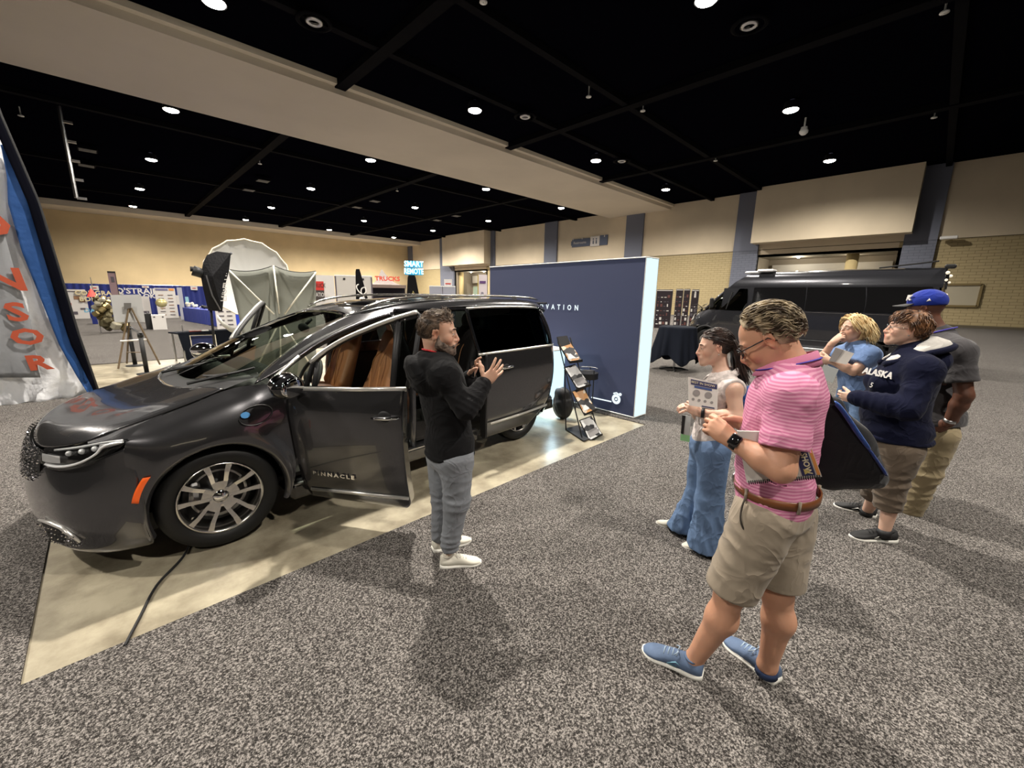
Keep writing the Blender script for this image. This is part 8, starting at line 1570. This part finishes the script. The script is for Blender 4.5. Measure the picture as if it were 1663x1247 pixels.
P.add('hoodie', S, NV, .010, disp=((J['elL'], .16, nrm(J['elL']-J['shL']+da), 60, .006), ((J['shL']+J['elL'])/2, .16, nrm(f_*.6+upz), 42, .006), (J['elL']+da*.2, .12, da, 70, .005), (J['pelvis']+V3(0, 0, .08), .25, (0, 0, 1), 45, .006)), noise=.005, nf=8)
G = []
for k, (rr, bk2, uu) in enumerate(((.070, .0, .070), (.090, .02, .072), (.115, .055, .050), (.126, .070, .020))): G.append([nk+f_*((rr+.03*max(0, math.cos(a)))*math.cos(a)-bk2*(.5-.5*math.cos(a))+.01)+l_*rr*1.05*math.sin(a)+P.up*(uu-.050*math.cos(a)-.05*max(0, math.cos(a))) for a in np.linspace(.30, 2*PI-.30, 34)])
P.piece('hood_lining', MB().grid(G), cloth('white_fleece_lining', srgb(206, 202, 196), .9), solid=.012); P.piece('hood_edge', MB().tube(G[-1], .022, 8), NV); P.piece('waistband', MB().tube([J['pelvis']+V3(0, 0, .0)+P.fw*.185*math.cos(a)+nrm(np.cross((0, 0, 1), P.fw))*.195*math.sin(a) for a in np.linspace(0, 2*PI, 36, endpoint=False)], .02, 8, closed=True), NV)
for s_ in (-1, 1): P.piece('drawstring', MB().tube(spline([nk+f_*.115+l_*.04*s_-P.up*.03, nk+f_*.15+l_*.05*s_-P.up*.10, nk+f_*.175+l_*.055*s_-P.up*.18], 8), .004, 5), mat('grey_cord', srgb(120, 120, 130), .7))
cc = nk+f_*.155+l_*.075-P.up*.15; nvn = nrm(f_+l_*.55+P.up*.25); ex1 = nrm(np.cross(P.up, nvn)); ey1 = np.cross(nvn, ex1); L0 = text('ALASKA', .062, mat('white_print', (0,)*3), None, world_m=(cc+nvn*.055, ex1, ey1), ext=.002, bold=.002); L0.name = 'chest_lettering'; L0.parent = P.o; L0.matrix_parent_inverse = Matrix.Translation(-Vector(P.base)); L1 = text('5', .05, mat('white_print', (0,)*3), None, world_m=(cc+nvn*.06-ey1*.09, ex1, ey1), ext=.002); L1.name = 'chest_number'; L1.parent = P.o; L1.matrix_parent_inverse = Matrix.Translation(-Vector(P.base))
BT = cloth('brown_crop_cotton', srgb(98, 86, 74), .85, 380, .2, .1, var=(8, .08)); S = SDF(); S.ell(J['pelvis']-V3(0, 0, .05), (.19, .17, .13), .05, Mx(P.side, P.fwt, P.up))
for q in 'LR': h, n, a = J['hip'+q], J['kn'+q], J['an'+q]; e_ = n+(a-n)*.52; S.cap(h, n, .125, .098, .04); S.cap(n, e_+nrm(a-n)*.04, .096, .080, .03); S.cut(e_, nrm(a-n), .12)
P.add('cropped_trousers', S, BT, .009, disp=[(J['kn'+q]+V3(0, 0, -.02), .2, (.15, .2, 1), 55, .009) for q in 'LR']+[(J['hip'+q]-V3(0, 0, .1), .16, (.2, .3, 1), 45, .006) for q in 'LR'], noise=.005, nf=10)
BK = mat('black_running_mesh', (.016, .016, .017), .7, bump=(200, .4, .002)); P.shoe(gp(1452, 880), gp(1380, 874), BK, WSOLE, M_BLKM, accent=WSOLE); P.shoe(gp(1422, 842), gp(1354, 821), BK, WSOLE, M_BLKM, accent=WSOLE)
for q in 'LR': a = J['an'+q]; h = nrm(J['kn'+q]-a); P.piece('sock', MB().tube([a-h*.04, a+h*.015], [.048, .045], 14), M_BLKM)
# ---------------------------------------------------------------- man in the blue cap
c0 = at(1518, 690, 4.68)
P = Person(4.68, dict(pelvis=(1518, 686, 0), neck=(1524, 545, .0), head=(1501, 501, 0), shL=(1556, 572, -.20), shR=(1512, 562, .20), elL=(1566, 642, -.24), wrL=(1541, 686, -.20), elR=(1505, 645, .15), wrR=(1522, 690, -.06),
    hipL=(1525, 708, -.09), hipR=(1503, 705, .11), knL=(1502, 768, -.08), knR=(1492, 762, .16), anL=(1480, 822, -.04), anR=(1466, 808, .22), footL=(1468, 830, 0), footR=(1455, 815, .25)),
    (*bearing(c0, -6), 4), bearing(c0, -14), 'man in a royal blue cap, grey tee and khaki trousers, hindmost of the listeners', SKIN_D, 1.06)
P.head(1.06, jaw=1.1, nose=1.15, lips=1.3, full=1.05); P.torso(P.body, .0, 1.05); [P.arm(P.body, q, r=(.060, .049, .046, .033)) for q in 'LR']; [P.leg(P.body, q, r=(.07, .048, .044, .036)) for q in 'LR']
J = P.J; ir = IR(c0); ir3 = V3(ir[0], ir[1], 0); away = V3(*nrm(c0[:2]), 0)
P.hand('L', -ir3*.6-upz*.7, away*.8, curl=(20, 35, 25), spread=3); P.hand('R', ir3*.1-upz*.8-away*.2, -away*.5-ir3*.4, curl=(20, 30, 20), spread=3)
P.finish(.009)
for n, b, m in P.eyes((.03, .02, .015), (.01, .008, .007), .004): P.piece(n, b, m)
CAPB = cloth('royal_blue_twill', srgb(28, 48, 140), .7, 500, .2, .1); S = SDF(); M = Mx(P.hl, P.hf, P.hu); S.ell(P.H(-.012, 0, .050), (.092*1.06, .114*1.06, .092*1.06), .02, M); S.cut(P.H(0, 0, .022), -P.hu, .3); cp_ = P.add('cap', S, CAPB, .006, sm=1)
G = []
for v in np.linspace(0, 1, 6): G.append([P.H(.085*math.cos(a)+.005+.092*v*math.cos(a), .085*math.sin(a)*(1-.05*v), .040-.012*v-.014*v*abs(math.sin(a))) for a in np.linspace(-1.15, 1.15, 16)])
P.piece('visor', MB().grid(G), mat('black_visor', (.012, .012, .014), .6), cp_, solid=.005); P.piece('cap_button', MB().ell(P.H(-.014, 0, .134), (.008,)*3, 8, 6), CAPB, cp_)
lg = text('K', .055, mat('white_print', (0,)*3), None, world_m=(P.H(.080, .060, .082), nrm(-P.hf*.75+P.hl*.65)*1, nrm(P.hu-P.hf*.2)), ext=.004, bold=.003, sx=1.1); lg.name = 'cap_emblem'; lg.parent = P.o; lg.matrix_parent_inverse = Matrix.Translation(-Vector(P.base))
P.piece('cap_flag', MB().prism([P.H(-.02, .093, .052), P.H(-.045, .091, .054), P.H(-.035, .090, .072)], (0, 0, 0), P.hl*.004), mat('white_print', (0,)*3), cp_)
GT = cloth('charcoal_jersey', srgb(66, 64, 66), .85, 300, .2, .15, var=(5, .05)); S = SDF(); P.torso(S, .030, 1.12, .02, chestw=1.05)
for q in 'LR': a, e_ = J['sh'+q], J['el'+q]; d = nrm(e_-a); w = a+(e_-a)*.70; S.cap(a, w+d*.05, .088, .092, .03); S.cut(w, d, .15)
S.ell(J['pelvis']+V3(0, 0, .05), (.19, .16, .12), .05, Mx(P.side, P.fwt, P.up)); S.cut(J['pelvis']-V3(0, 0, -.01), (0, 0, -1), .35); P.add('tee_shirt', S, GT, .010, disp=((J['pelvis']+V3(0, 0, .2), .25, (.4, .2, 1), 38, .006), ((J['shL']+J['elL'])/2, .14, (.2, .2, 1), 45, .004)), noise=.004, nf=7)
KH = cloth('khaki_twill', srgb(150, 136, 108), .85, 420, .2, .1, var=(7, .06)); S = SDF(); S.ell(J['pelvis']-V3(0, 0, .05), (.175, .15, .13), .05, Mx(P.side, P.fwt, P.up)); [S.chain([J['hip'+q], J['kn'+q], J['an'+q]-V3(0, 0, .02)], [.122, .100, .085], .03) for q in 'LR']
P.add('trousers', S, KH, .010, disp=[(J['kn'+q], .2, (.15, .2, 1), 45, .007) for q in 'LR']+[(J['an'+q]+V3(0, 0, .08), .15, (.1, .1, 1), 60, .007) for q in 'LR'], noise=.004)
CR_ = mat('cream_suede', srgb(186, 172, 150), .8); P.shoe(gp(1494, 832), gp(1444, 829), CR_, WSOLE, WSOLE); P.shoe(gp(1490, 816), gp(1436, 810), CR_, WSOLE, WSOLE)
w = J['wrL']; d = nrm(w-J['elL']); wa = P.piece('watch', MB().cyl(w-d*.03, w-d*.005, .040, .039, 20), M_METAL); P.piece('lanyard', MB().tube([J['neck']+P.fwt*(.10*math.cos(a))+P.side*.10*math.sin(a)+P.up*(.03-.03*math.cos(a)) for a in np.linspace(.3, 2*PI-.3, 24)], .006, 4), mat('blue_violet_ribbon', (0,)*3))
